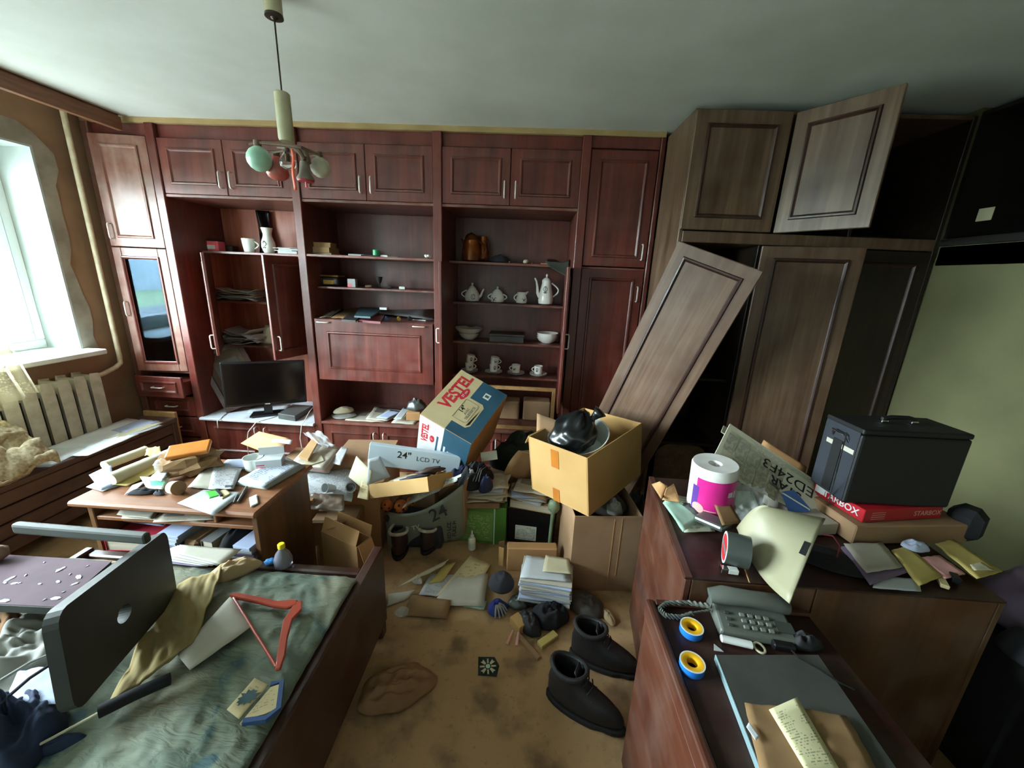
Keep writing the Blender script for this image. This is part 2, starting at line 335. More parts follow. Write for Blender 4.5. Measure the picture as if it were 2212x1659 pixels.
mat('leather_black', '1b1a1b', '111011', rough=.55, scale=18, bump=.3); mat('leather_brown', '3c2822', '301e18', rough=.6, scale=15, bump=.2); mat('fleece', 'c4b8a8', 'a89a8a', rough=1, scale=40, bump=.6); mat('rubber', '141312', rough=.8)
mat('hanger_red', 'b04630', '9c3a26', rough=.35, scale=6, coat=.3); mat('stool_dark', '26281f', '1c1e18', rough=.55, scale=9, bump=.1); mat('stool_grey', '383c36', '30342e', rough=.6, scale=8)
mat('pink_board', '6c5c62', '5e5056', rough=.9, scale=6, spec=.1); mat('paint_flake', 'b8b8be', rough=.7); mat('foam_black', '0e0e10', rough=.95)
mat('phone_grey', '5c605a', '52564f', rough=.5, scale=10); mat('phone_dark', '3c403c', rough=.5); mat('key_grey', '70746c', rough=.5); mat('tape_yellow', 'e0a81c', rough=.35); mat('tape_blue', '2472c8', rough=.3); mat('white_plastic', 'd2d4d0', rough=.4)
mat('folder_slate', '4c4c48', '40403c', rough=.5, scale=8); mat('folder_edge', '7c9498', rough=.4); mat('case_black', '09090b', '070708', rough=.6, scale=30, bump=.2); mat('case_trim', '2c3038', rough=.45); mat('chrome', 'dcdcdc', rough=.12, metal=1)
mat('bulb_green', 'c0e8d0', '8cb49c', rough=.4, scale=9, coat=.2); mat('bulb_red', 'd0484c', '9c5a4c', rough=.35, scale=10); mat('bulb_grey', 'd8d0bc', 'a8a088', rough=.5, scale=14); mat('bulb_rust', '8c8070', '5c5246', rough=.6, scale=14)
mat('glass_clear', 'f4f4f4', rough=.03, trans=1); mat('lamp_beige', 'bcb494', 'a8a080', rough=.5, scale=10); mat('lamp_collar', '3a3226', rough=.4, metal=.5); mat('twig', '6e5440', '56402f', rough=.7, scale=20); mat('ribbon_orange', 'd24a24', rough=.5); mat('filament', 'c89a50', rough=.4)
mat('pillow_brown', '6c5236', '5a4228', rough=.9, scale=7, bump=.3); mat('fluff', 'd8d4c4', rough=1); mat('stone', '7a5e48', '64493a', rough=.9, scale=8); mat('yellow_cap', 'e6cf2a', rough=.4); mat('blue_plastic', '3f86c8', rough=.4); mat('bottle_plastic', 'a8a6b4', rough=.2, trans=.6)
mat('tin_red', 'e8606e', rough=.4); mat('tin_dark', '241c1a', rough=.4); mat('gold_print', 'a8853c', rough=.4, metal=.5); mat('toy_orange', 'c8702a', 'b8601e', rough=.7, scale=8); mat('ribbon_white', 'ded8c8', rough=.8)
mat('lcd_green_bottle', 'd8d8c0', rough=.4); mat('hose_green', '7a8a6c', rough=.5); mat('scarf_blue', '1c2c78', '121c4c', rough=.85, scale=8); mat('hole_shade', '060606', rough=1)  # last colour: flat black standing for the shade inside holes
mat('lawn', '8c9a70', '808c64', rough=.95, scale=3); mat('far_wall', '74736f', rough=.9); mat('house_wall', 'a8aeb4', '9aa4ac', rough=.9, scale=.4); mat('reveal_paint', 'a8b0ac', '9aa29e', rough=.7, scale=5); mat('panel_pale', 'd6d4c0', rough=.6); mat('lace_bunched', 'b4a688', '9a8a68', rough=.95, scale=70, bump=.4, bscale=90, lo=.42, hi=.58); mat('bench_paper', 'e2e6e6', 'd2d6d6', rough=.7, scale=4); mat('mount_brown', '4a3826', '3e2e1e', rough=.8); mat('sack_plastic', '84705e', '6e5c4c', rough=.4, scale=6)
printed('sheet_print', 'b4b8bc', '3a3e48', 34, 60, .52); printed('sheet_hand', 'b0b8c4', '3c4a6a', 22, 40, .55, hand=1, seed=3); printed('sheet_table', 'c2c2b8', '4a4a48', 30, 26, .5, .06, seed=5)
printed('newsprint', 'b8b0a0', '33302c', 44, 50, .6, .03, .6, seed=8, picture=(.1, .55, .42, .9, '6c665c')); printed('receipt', 'd2cda2', '4a4836', 26, 14, .5, .08, .6, seed=2); printed('spec_print', 'dcdac4', '56564a', 40, 42, .6, .04, .5, seed=11)
printed('teletext_print', 'acaeb2', '5a5a66', 16, 18, .5, .1, .7, seed=6, picture=(.62, .06, .92, .16, '32343c')); printed('banknote', 'b8c0ac', '4c6a5c', 12, 9, .62, .06, .6, seed=9, picture=(.15, .25, .7, .65, '4a9a7c'))
printed('column_print', 'b6b4a2', '44443e', 30, 22, .62, .03, .75, seed=17); printed('magazine', 'c8c8c8', '2c2c30', 10, 8, .6, .04, .8, seed=14, picture=(.1, .1, .62, .6, 'a83040')); printed('card_cream', 'cdbb8e', '5a5240', 10, 12, .5, .15, .4, seed=4); printed('label_print', 'cfd6ca', '444a44', 14, 14, .55, .06, .7, seed=21); printed('green_label', '5a8a36', 'c8d89c', 20, 16, .46, .1, .5, seed=31)
# camouflage sheet, stained linoleum, lace, glass
m, n, l, b = nodes('camo_sheet')
t = tex(n, l, 'Noise', 5.5, Detail=3, Distortion=.6); t2 = tex(n, l, 'Noise', 8, Detail=4, Distortion=.8); t3 = tex(n, l, 'Noise', 3.4, Detail=2)
c = ramp(n, l, t.outputs['Fac'], .42, .56, lin('707866'), lin('586454')); c = mix(n, l, ramp(n, l, t2.outputs['Fac'], .58, .66), c, lin('3c5658')); c = mix(n, l, ramp(n, l, t3.outputs['Fac'], .5, .64), c, lin('74725c'))
l.new(c, b.inputs['Base Color']); b.inputs['Roughness'].default_value = .85
w = tex(n, l, 'Noise', 14, stretch=(1, 3, 1), Detail=4, Distortion=1.5); bp = n.new('ShaderNodeBump'); bp.inputs['Strength'].default_value = .5; bp.inputs['Distance'].default_value = .012
l.new(w.outputs['Fac'], bp.inputs['Height']); l.new(bp.outputs[0], b.inputs['Normal'])
m, n, l, b = nodes('linoleum')
t = tex(n, l, 'Noise', 1.7, Detail=6, Distortion=.5); t2 = tex(n, l, 'Noise', 6, Detail=6); t3 = tex(n, l, 'Noise', 40, Detail=3)
c = ramp(n, l, t.outputs['Fac'], .3, .72, lin('b5926a'), lin('987852')); c = mix(n, l, ramp(n, l, t2.outputs['Fac'], .5, .66, (0, 0, 0, 1), (.8, .8, .8, 1)), c, lin('66503a')); c = mix(n, l, ramp(n, l, t3.outputs['Fac'], .6, .75, (0, 0, 0, 1), (.35, .35, .35, 1)), c, lin('3a2c20'))
l.new(c, b.inputs['Base Color']); b.inputs['Roughness'].default_value = .62; b.inputs['Specular IOR Level'].default_value = .35
bp = n.new('ShaderNodeBump'); bp.inputs['Strength'].default_value = .15; bp.inputs['Distance'].default_value = .004; l.new(t2.outputs['Fac'], bp.inputs['Height']); l.new(bp.outputs[0], b.inputs['Normal'])
m, n, l, b = nodes('lace')
b.inputs['Base Color'].default_value = lin('cfc6a8'); b.inputs['Roughness'].default_value = .9
v = tex(n, l, 'Voronoi', 85); t = tex(n, l, 'Noise', 7, Detail=2)
a = ramp(n, l, v.outputs['Distance'], .25, .5, (.95,)*3+(1,), (.45,)*3+(1,)); a = mix(n, l, ramp(n, l, t.outputs['Fac'], .45, .55), a, (.45, .45, .45, 1))
l.new(a, b.inputs['Alpha'])
m, n, l, b = nodes('window_glass'); gl = n.new('ShaderNodeBsdfGlossy'); gl.inputs['Roughness'].default_value = .02; tr = n.new('ShaderNodeBsdfTransparent'); fr = n.new('ShaderNodeFresnel'); ms = n.new('ShaderNodeMixShader')
gm = n.new('ShaderNodeNewGeometry'); mm = n.new('ShaderNodeMath'); mm.operation = 'MULTIPLY_ADD'; mm.inputs[1].default_value = -1; mm.inputs[2].default_value = 1; l.new(gm.outputs['Backfacing'], mm.inputs[0]); m2 = n.new('ShaderNodeMath'); m2.operation = 'MULTIPLY'; l.new(fr.outputs[0], m2.inputs[0]); l.new(mm.outputs[0], m2.inputs[1]); l.new(m2.outputs[0], ms.inputs[0]); l.new(tr.outputs[0], ms.inputs[1]); l.new(gl.outputs[0], ms.inputs[2]); l.new(ms.outputs[0], n['Material Output'].inputs[0])
m, n, l, b = nodes('vitrine_glass'); gl = n.new('ShaderNodeBsdfGlossy'); gl.inputs['Roughness'].default_value = .03; gl.inputs['Color'].default_value = (.4, .55, .72, 1); tr = n.new('ShaderNodeBsdfTransparent'); tr.inputs[0].default_value = (.5, .5, .5, 1); fr = n.new('ShaderNodeFresnel'); fr.inputs[0].default_value = 1.65; ms = n.new('ShaderNodeMixShader')
gm = n.new('ShaderNodeNewGeometry'); mm = n.new('ShaderNodeMath'); mm.operation = 'MULTIPLY_ADD'; mm.inputs[1].default_value = -1; mm.inputs[2].default_value = 1; l.new(gm.outputs['Backfacing'], mm.inputs[0]); m2 = n.new('ShaderNodeMath'); m2.operation = 'MULTIPLY'; l.new(fr.outputs[0], m2.inputs[0]); l.new(mm.outputs[0], m2.inputs[1]); l.new(m2.outputs[0], ms.inputs[0]); l.new(tr.outputs[0], ms.inputs[1]); l.new(gl.outputs[0], ms.inputs[2]); l.new(ms.outputs[0], n['Material Output'].inputs[0])
# ---------------------------------------------------------------- the room
XL, XR, YB, YF, ZC = -3.10, 2.25, 3.40, -1.0, 2.52
def st(name, g, ms, **k): return O(name, g, ms, kind='structure', **k)
st('floor', G().box(XL-.3, XR+.7, YF-.1, YB+.1, -.1, 0), 'linoleum'); st('ceiling', G().box(XL-.3, XR+.7, YF-.1, YB+.1, ZC, ZC+.1), 'plaster_ceiling')
st('wall_back', G().box(XL-.3, XR+.7, YB, YB+.1, 0, ZC), 'back_wall'); st('wall_front', G().box(XL-.3, XR+.7, YF-.1, YF, 0, ZC), 'white_paint')
st('wall_right', G().box(XR, XR+.1, YF, YB, 0, 1.87).box(XR, XR+.1, YF, .3, 1.87, ZC).box(XR, XR+.1, 2.4, YB, 1.87, ZC).box(XR+.62, XR+.72, YF, YB, 1.7, ZC).box(XR, XR+.62, .3, 2.4, 1.75, 1.848), 'olive_paint')
st('wall_left', G().box(XL-.3, XL, YF, WY0, 0, ZC).box(XL-.3, XL, WY1, YB, 0, ZC).box(XL-.3, XL, WY0, WY1, 0, .97).box(XL-.3, XL, WY0, WY1, 2.25, ZC), 'wallpaper_brown')
# bare plaster left around the opening where the wallpaper is torn away
pp = []
for i in range(15):
    z = 2.33-(2.33-.97)*i/14; pp.append((WY1+.085+.014*math.sin(i*1.3)+.018*math.sin(i*.5+1)+.008*math.sin(i*3.7)-(.08 if i == 0 else 0), z))
top = [(WY1-.05, 2.37), (1.9, 2.385), (1.2, 2.37), (WY0-.05, 2.38), (WY0-.05, 2.25), (WY1, 2.25), (WY1, .97)]
g = G(); poly = list(reversed(pp))+top
g.add([(XL+.004, y, z) for y, z in poly], [tuple(range(len(poly)))]); st('trim_1', g, 'bare_plaster', sol=.004)
st('trim_2', G().box(XL-.24, XL+.003, WY1-.012, WY1, .99, 2.25).box(XL-.24, XL+.003, WY0, WY0+.012, .99, 2.25).box(XL-.24, XL+.003, WY0+.012, WY1-.012, 2.238, 2.25), 'reveal_paint')
st('trim_3', G().box(-2.80, -2.765, YF, 2.83, 2.425, 2.505).box(-2.80, -2.78, YF, 2.83, 2.505, 2.52), 'cornice_brown')
st('trim_4', G().box(-3.09, .81, 2.86, 2.90, 2.488, ZC), 'tan_paint')
# window: frame, two sashes, panes and the sill board
wf = G(); x0, x1 = XL-.30, XL-.235; a, bb = WY0+.012, WY1-.012; W1 = a+(bb-a)*.5
for y0, y1, z0, z1 in ((a, bb, .99, 1.05), (a, bb, 2.18, 2.238), (a, a+.06, 1.05, 2.18), (bb-.06, bb, 1.05, 2.18), (W1-.035, W1+.035, 1.05, 2.18)): wf.box(x0, x1, y0, y1, z0, z1)
win = st('window_1', wf, 'pvc_white', bev=.006)
for y0, y1 in ((a+.06, W1-.035), (W1+.035, bb-.06)):
    s_ = G(); e = .055
    for q in ((y0, y1, 1.05, 1.05+e), (y0, y1, 2.18-e, 2.18), (y0, y0+e, 1.05+e, 2.18-e), (y1-e, y1, 1.05+e, 2.18-e)): s_.box(x0+.012, x1+.012, *q)
    sh = O('sash', s_, 'pvc_white', win, bev=.008); O('pane', G().box(x0+.035, x0+.041, y0+e-.01, y1-e+.01, 1.05+e-.01, 2.18-e+.01), 'window_glass', sh)
O('sill', G().box(XL-.25, -2.955, WY0-.04, WY1+.03, .955, .99), 'white_paint', win, bev=.006)
# outside: the ground and a pale neighbouring house that the vitrine mirrors
O('lawn', G().box(-40, XL-.6, -40, 40, -1.1, -1.0), 'lawn', kind='structure')
O('neighbouring_house', G().box(-30, -26, -60, 12, -1.0, 2.2), 'house_wall', kind='structure')
O('path', G().box(-17, XL-.6, -40, 40, -1.0, -.985), 'far_wall', kind='structure')
# heating pipe and radiator
pb = pxx(266, 793, -3.05)
pg = G().tube([(-3.05, 2.735, 2.5), (-3.05, 2.735, .9), (-3.05, 2.73, .85), (-3.05, 2.69, .825), (-3.05, 2.60, .80), (-3.05, 2.52, .79)], .016, 10)
tag(O('heating_pipe', pg, 'pipe_cream', smooth=True), 'painted heating pipe running down the wall beside the tall glazed cabinet', 'pipe')
rad = E('radiator', 'cream cast iron radiator under the window sill', 'radiator', at(-3.02, 0, 0))
for i in range(12):
    y = 2.455-.092*i; sg = G()
    pr = [(-.04, .30), (-.03, .27), (.03, .27), (.04, .30), (.04, .80), (.03, .83), (-.03, .835), (-.04, .80)]
    sg.add([(x, y+p, z) for x in (-.06, .07) for p, z in [(q*.60, w_) for q, w_ in pr]], [tuple(range(8)), tuple(reversed(range(8, 16)))]+[(k, (k+1) % 8, 8+(k+1) % 8, 8+k) for k in range(8)])
    O('section', sg, 'radiator_cream', rad, bev=.012, seg=2)
O('connector', G().tube([(0, 2.47, .775), (0, 1.40, .775)], .024, 10).tube([(0, 2.47, .33), (0, 1.40, .33)], .024, 10), 'radiator_cream', rad, smooth=True)
O('slit_shade', G().box(-.05, .035, 1.44, 2.455, .35, .755), 'iron_dark', rad)  # dark plate added behind the sections to paint shade into the slits
# ---------------------------------------------------------------- bench under the window, with its papers; lace curtain
bn = E('slatted_bench', 'long dark slatted wooden bench along the window wall under papers', 'bench', at(-2.66, 0, 0))
O('seat_board', G().box(-.275, 0, .1, 2.70, .415, .45), 'slat_wood', bn, bev=.005)
for k, (z0, z1, x) in enumerate(((.335, .41, -.012), (.245, .325, -.02), (.155, .235, -.03), (.065, .145, -.04))): O('slat', G().box(x-.02, x, .12, 2.68, z0, z1), 'slat_wood', bn, bev=.004)
O('end_panel', G().box(-.275, -.005, 2.66, 2.70, 0, .415), 'slat_wood', bn, bev=.004); O('end_panel', G().box(-.275, -.03, .1, .14, 0, .415), 'slat_wood', bn, bev=.004)
O('end_rail', G().box(-.275, -.02, 2.705, 2.73, .0, .485), 'pale_wood', bn, bev=.004)
for i, (cs, m_, lb) in enumerate((
    ([(20, 1012, .452), (108, 1008, .452), (222, 955, .452), (110, 962, .452)], 'bench_paper', 'large white sheet lying nearest the lace on the slatted bench'),
    ([(95, 970, .456), (203, 967, .456), (350, 915, .456), (275, 903, .456)], 'bench_paper', 'biggest pale sheet covering the far half of the slatted bench'),
    ([(205, 966, .4585), (232, 960, .4585), (352, 919, .4585), (318, 915, .4585)], 'sheet_print', 'narrow printed sheet on the outer edge of the slatted bench'),
    ([(225, 948, .461), (255, 950, .461), (353, 913, .461), (325, 908, .461)], 'paper_cream', 'cream sheet topmost on the far corner of the slatted bench'),
    ([(150, 985, .4605), (190, 985, .4605), (300, 938, .4605), (265, 930, .4605)], 'bench_paper', 'white sheet lying aslant in the middle of the slatted bench'),
    ([(240, 930, .4635), (275, 935, .4635), (345, 910, .4635), (305, 905, .4635)], 'paper_blue', 'bluish sheet near the far end rail of the slatted bench'),
    ([(0, 1052, .452), (20, 1046, .452), (65, 1024, .452), (0, 1030, .452)], 'paper_grey', 'grey sheet on the near bench edge by the lace'))):
    sheet('paper_sheet', cs, m_, lb, bulge=.004, wr=.004)
cu = E('lace_curtain', 'cream lace curtain hanging over the window and bunched on the bench', 'curtain', at(-2.84, 1.3, 2.42))
def cf(u, v):
    d = 1-v; y0 = 1.2+u*.67; y1 = 1.45+u*.63; e = d**1.5
    y = y0*(1-e)+y1*e; x = -2.84 + .035*math.sin(u*42+.6*math.sin(v*3)) + .02*math.sin(u*17+1) + .07*e*(1-u)
    return (x+2.84, y-1.3, 2.43-d*1.62-2.42+.03*e*math.sin(u*9))
O('lace_panel', G().grid(cf, 90, 30), 'lace', cu, smooth=2)
def cf2(u, v):
    y = .9+u*1.02; r = v
    x = -2.90+.25*r+.05*noise.noise(Vector((u*5, v*4, 3))); z = .468+.34*(1-r)**.8*(1-.3*u)+.06*noise.noise(Vector((u*7, v*5, 1)))+.05*(abs(noise.noise(Vector((u*13+v*3, v*4, 1))))-.2)+.015*noise.noise(Vector((u*30, v*20, 1)))
    return (x+2.84, y-1.3, max(z, .462)-2.42)
O('bunched_lace', G().grid(cf2, 80, 40), 'lace_bunched', cu, sol=.012, smooth=2)
# ---------------------------------------------------------------- panel doors and handles
def handle(par, x, y, z, vert=True, ln=.10, m_='steel'):
    g = G(); h = ln/2; d = .026
    pts = [(0, 0, -h), (0, -d*.8, -h), (0, -d, -h+.008), (0, -d, h-.008), (0, -d*.8, h), (0, 0, h)]
    if not vert: pts = [(p[2], p[1], p[0]) for p in pts]
    g.tube(pts, .0048, 7); return O('handle', g, m_, par, at(x, y, z), smooth=True)
def bead(par, x0, x1, z0, z1, y, mname, prof=((0, 0), (.004, -.009), (.012, -.010), (.018, -.003), (.022, 0))):
    g = G(); vs = []
    for a_, d in prof: vs += [(x0+a_, y+d, z0+a_), (x1-a_, y+d, z0+a_), (x1-a_, y+d, z1-a_), (x0+a_, y+d, z1-a_)]
    fs = [(i*4+k, i*4+(k+1) % 4, (i+1)*4+(k+1) % 4, (i+1)*4+k) for i in range(len(prof)-1) for k in range(4)]
    g.add(vs, fs); return O('moulding', g, mname, par)
def door(par, name, M, w, h, mname, hd=None, inset=.058, bm=None, t=.02, hv=True, ln=.10, mould=True):
    """hinge corner at the origin; front face on local y = 0 looking towards -y"""
    d = O(name, G().box(0, w, 0, t, 0, h), mname, par, M, bev=.003)
    if mould: bead(d, inset, w-inset, inset, h-inset, 0, bm or mname)
    if hd:
        for q in (hd if isinstance(hd, list) else [hd]): handle(d, q[0], 0, q[1], hv, ln)
    return d
# ---------------------------------------------------------------- mahogany wall units
YW, YK, TILT = 2.85, 3.37, 7
def pillar(par, x0, x1): O('pillar', G().box(x0-ux, x1-ux, 0, YK-YW, 0, 2.487), 'mahogany', par, bev=.004)
def unit(name, label, x): 
    global ux
    ux = x; return E(name, label, 'cabinet', at(x, YW, 0))
def B(name, m_, par, x0, x1, y0, y1, z0, z1, bev=.002): return O(name, G().box(x0-ux, x1-ux, y0-YW, y1-YW, z0, z1), m_, par, bev=bev)
def upper(u, x0, x1, hl=2.045):
    B('fascia', 'mahogany', u, x0, x1, YW+.035, YW+.055, 2.405, 2.487); B('top_panel', 'mahogany_inside', u, x0, x1, YW+.03, YK, 2.38, 2.40)
    B('cupboard_floor', 'mahogany_level', u, x0, x1, YW+.012, YK, 2.035, 2.053)
    w = (x1-x0)/2-.003
    door(u, 'door', at(x0-ux+.001, .012, 2.056), w, .345, 'mahogany', (w-.035, .095)); door(u, 'door', at(x0-ux+w+.005, .012, 2.056), w, .345, 'mahogany', (.035, .095))
# tall cabinet at the window end
u = unit('tall_cabinet', 'narrow mahogany tall cabinet with glazed door beside the window', -3.085)
O('pillar', G().box(0, .05, 0, YK-YW, 0, 2.487), 'mahogany_sheen', u, bev=.004); pillar(u, -2.64, -2.58)
B('back_panel', 'mahogany_inside', u, -3.03, -2.64, YK-.015, YK, .04, 2.48); B('fascia', 'mahogany', u, -3.035, -2.64, YW+.03, YW+.05, 2.41, 2.487)
for z in (1.665, .752, .03): B('shelf', 'mahogany_level', u, -3.03, -2.645, YW+.025, YK-.02, z, z+.018)
B('glass_shelf', 'mahogany_inside', u, -3.03, -2.645, YW+.06, YK-.02, 1.2, 1.212)
HR = Matrix.Translation((.44, .004, 0)) @ Matrix.Rotation(R(TILT), 4, 'Z') @ Matrix.Translation((-.365, 0, 0))
door(u, 'door', HR @ Matrix.Translation((0, 0, 1.69)), .365, .715, 'mahogany_sheen', (.028, .10), bm='mahogany_sheen')
vd = O('glazed_door', G().box(0, .06, 0, .02, .775, 1.683).box(.305, .365, 0, .02, .775, 1.683).box(.06, .305, 0, .02, .775, .84).box(.06, .305, 0, .02, 1.62, 1.683), 'mahogany_sheen', u, HR, bev=.003)
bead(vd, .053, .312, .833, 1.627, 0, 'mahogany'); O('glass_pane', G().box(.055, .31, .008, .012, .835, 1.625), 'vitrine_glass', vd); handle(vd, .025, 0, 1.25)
for k in range(4):
    z = .578-.178*k; y = -.075 if k == 0 else .006
    dr = O('drawer', G().box(.065, .44, y, y+.02, z, z+.165).box(.075, .43, y+.02, YK-YW-.04, z+.01, z+.12), 'mahogany', u, bev=.003)
    bead(dr, .105, .40, z+.035, z+.13, y, 'mahogany'); handle(dr, .2525, y, z+.083, False, .085)
# unit with the open cupboard and the television
u = unit('television_wall_unit', 'mahogany wall unit with open papers cupboard above the television', -2.58)
pillar(u, -1.67, -1.61); upper(u, -2.58, -1.67); B('back_panel', 'mahogany_inside', u, -2.58, -1.67, YK-.015, YK, .04, 2.035)
B('shelf', 'mahogany_level', u, -2.58, -1.67, 3.10, YK-.015, 1.675, 1.693); B('side_panel', 'mahogany_inside', u, -2.578, -2.56, 3.12, YK-.015, .95, 1.675)
for z in (1.295, .935): B('shelf', 'mahogany_level', u, -2.56, -1.67, 3.12, YK-.015, z, z+.018)
a1 = math.degrees(math.atan2(-.40, .28)); door(u, 'cupboard_door', at(.022, 3.115-YW, .94, a1), .46, .73, 'mahogany', (.425, .10))
dd = door(u, 'cupboard_door', Matrix.Translation((-1.675+2.58, 3.115-YW, .94)) @ Matrix.Rotation(R(72), 4, 'Z') @ Matrix.Translation((-.45, 0, 0)), .45, .73, 'mahogany', (.035, .12))
B('counter', 'white_laminate', u, -2.60, -1.665, 2.82, YK-.015, .385, .405, .004); B('base_floor', 'mahogany_inside', u, -2.58, -1.67, YW+.03, YK-.015, .04, .058); B('plinth', 'mahogany', u, -2.58, -1.67, YW+.03, YW+.05, 0, .04)
for k in (0, 1): door(u, 'lower_door', at(.003+.453*k, .01, .045), .449, .335, 'mahogany', (.412 if k == 0 else .037, .24))
# unit with the drop flap
u = unit('writing_wall_unit', 'mahogany wall unit with closed drop flap and two narrow shelves', -1.61)
pillar(u, -.694, -.633); upper(u, -1.61, -.694); B('back_panel', 'mahogany', u, -1.61, -.694, YK-.015, YK, .04, 2.035)
B('shelf', 'mahogany_level', u, -1.61, -.694, YW+.006, YK-.015, 1.675, 1.692); B('shelf', 'mahogany_level', u, -1.61, -.694, 2.97, YK-.015, 1.45, 1.466)
B('shelf', 'mahogany_level', u, -1.61, -.694, YW+.03, YK-.015, 1.218, 1.236); B('shelf', 'mahogany_level', u, -1.61, -.694, YW+.03, YK-.015, .765, .785)
door(u, 'drop_flap', at(.012, .006, .768), .892, .468, 'mahogany', [(.07, .445), (.79, .445)], .09, hv=False, ln=.085)
B('counter', 'mahogany_level', u, -1.61, -.694, YW-.005, YK-.015, .405, .424); B('base_floor', 'mahogany_inside', u, -1.61, -.694, YW+.03, YK-.015, .04, .058); B('plinth', 'mahogany', u, -1.61, -.694, YW+.03, YW+.05, 0, .04)
for k in (0, 1): door(u, 'lower_door', at(.003+.456*k, .01, .045), .452, .353, 'mahogany', (.415 if k == 0 else .037, .25))
# unit with the porcelain
u = unit('china_wall_unit', 'mahogany wall unit with open doors showing the white porcelain', -.633)
pillar(u, .285, .344); upper(u, -.633, .285); B('back_panel', 'mahogany', u, -.633, .285, YK-.015, YK, .04, 2.035)
B('shelf', 'mahogany_level', u, -.633, .285, 3.09, YK-.015, 1.674, 1.692)
for z in (1.367, 1.055, .775): B('shelf', 'mahogany_level', u, -.61, .262, 3.13, YK-.015, z, z+.018)
B('side_panel', 'mahogany', u, -.632, -.612, 3.115, YK-.015, .6, 1.674); B('side_panel', 'mahogany', u, .264, .284, 3.115, YK-.015, .6, 1.674)
door(u, 'cupboard_door', at(.008, 3.11-YW, .655, -89), .44, 1.018, 'mahogany', (.405, .52)); 
door(u, 'cupboard_door', Matrix.Translation((.286+.633-.012, 3.11-YW, .655)) @ Matrix.Rotation(R(87), 4, 'Z') @ Matrix.Translation((-.44, 0, 0)), .44, 1.018, 'mahogany', (.035, .52))
B('counter', 'mahogany_level', u, -.633, .285, YW, YK-.015, .405, .424); B('base_floor', 'mahogany_inside', u, -.633, .285, YW+.03, YK-.015, .04, .058); B('plinth', 'mahogany', u, -.633, .285, YW+.03, YW+.05, 0, .04)
for k in (0, 1): door(u, 'lower_door', at(.003+.459*k, .01, .045), .455, .353, 'mahogany', (.415 if k == 0 else .037, .25))
# closed tall cabinet next to the brown wardrobe
u = unit('tall_cabinet', 'narrow closed mahogany tall cabinet next to the brown wardrobe', .344)
pillar(u, .782, .812); B('fascia', 'mahogany', u, .344, .782, YW+.02, YW+.04, 2.42, 2.487); B('back_panel', 'mahogany_inside', u, .344, .782, YK-.015, YK, .04, 2.48)
for z in (2.40, 1.665, .03): B('shelf', 'mahogany_level', u, .344, .782, YW+.035, YK-.02, z, z+.018)
door(u, 'door', at(.003, .012, 1.69), .43, .72, 'mahogany', (.395, .10)); door(u, 'door', at(.003, .012, .06), .43, 1.61, 'mahogany', (.395, 1.45))
# ---------------------------------------------------------------- brown wardrobe with its dislodged doors
YD = 2.40
wd = E('wardrobe', 'brown three-door wardrobe in the corner with a door fallen off', 'wardrobe', at(.815, YD, 0))
def D(name, m_, x0, x1, y0, y1, z0, z1, bev=.003): return O(name, G().box(x0-.815, x1-.815, y0-YD, y1-YD, z0, z1), m_, wd, bev=bev)
D('side_panel', 'walnut', .815, .838, YD, 2.835, 0, 2.485); D('side_panel', 'walnut_shaded', 2.215, 2.238, YD, YK, 0, 2.485); D('partition', 'walnut_shaded', 1.285, 1.305, YD+.03, YK, .06, 1.83); D('partition', 'walnut_shaded', 1.76, 1.78, YD+.03, YK, .06, 2.45)
D('partition', 'walnut_shaded', 1.305, 1.325, YD+.03, YK, 1.90, 2.45); D('back_panel', 'walnut_shaded', .838, 2.215, YK-.02, YK, 0, 2.47); D('top_panel', 'walnut', .838, 2.215, YD+.002, YK-.02, 2.465, 2.485)
D('middle_board', 'walnut', .838, 2.215, YD-.004, YK-.02, 1.825, 1.885); D('bottom_board', 'walnut_shaded', .838, 2.215, YD, YK-.02, .04, .06); D('plinth', 'walnut_shaded', .838, 2.215, YD+.02, YD+.04, 0, .04)
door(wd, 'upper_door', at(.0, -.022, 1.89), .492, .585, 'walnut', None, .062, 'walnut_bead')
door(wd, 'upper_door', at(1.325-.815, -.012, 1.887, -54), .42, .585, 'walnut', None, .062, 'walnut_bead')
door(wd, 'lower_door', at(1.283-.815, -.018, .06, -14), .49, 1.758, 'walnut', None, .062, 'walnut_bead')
door(wd, 'lower_door', at(1.785-.815, -.002, .06), .43, 1.758, 'walnut_shaded', None, .062, 'walnut_bead')  # shadow of the ajar door is painted into this door's darker walnut
for z in (.55, 1.0, 1.45): D('shelf', 'walnut_shaded', .84, 1.285, YD+.08, YK-.02, z, z+.018)
fd = E('fallen_door', 'brown wardrobe door off its hinges leaning aslant across the opening', 'door', rotm((.782, 2.281, 1.132), (.052, .34, -.571)) @ Matrix.Translation((-.219, -.01, -.648-.455)))
door(fd, 'panel', at(0, 0, 0), .438, 1.751, 'walnut', None, .06, 'walnut_bead')
# loft cupboard over the dark end of the right wall
lf = E('loft_cupboard', 'dark loft cupboard high over the olive wall, open beside the wardrobe', 'cupboard', at(XR, 1.4, 1.87))
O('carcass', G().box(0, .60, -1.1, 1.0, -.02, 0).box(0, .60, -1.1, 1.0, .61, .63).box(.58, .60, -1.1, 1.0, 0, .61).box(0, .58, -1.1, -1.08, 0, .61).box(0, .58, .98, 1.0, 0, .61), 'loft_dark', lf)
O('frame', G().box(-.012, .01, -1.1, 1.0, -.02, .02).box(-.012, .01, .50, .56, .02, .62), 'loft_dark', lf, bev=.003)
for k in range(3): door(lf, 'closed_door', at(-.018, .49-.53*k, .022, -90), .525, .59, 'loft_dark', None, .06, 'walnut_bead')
pw = pxx(2128, 463, XR-.016); O('label', G().box(-.017, -.014, pw.y-1.4-.035, pw.y-1.4+.035, pw.z-1.87-.03, pw.z-1.87+.03), 'paper_cream', lf)
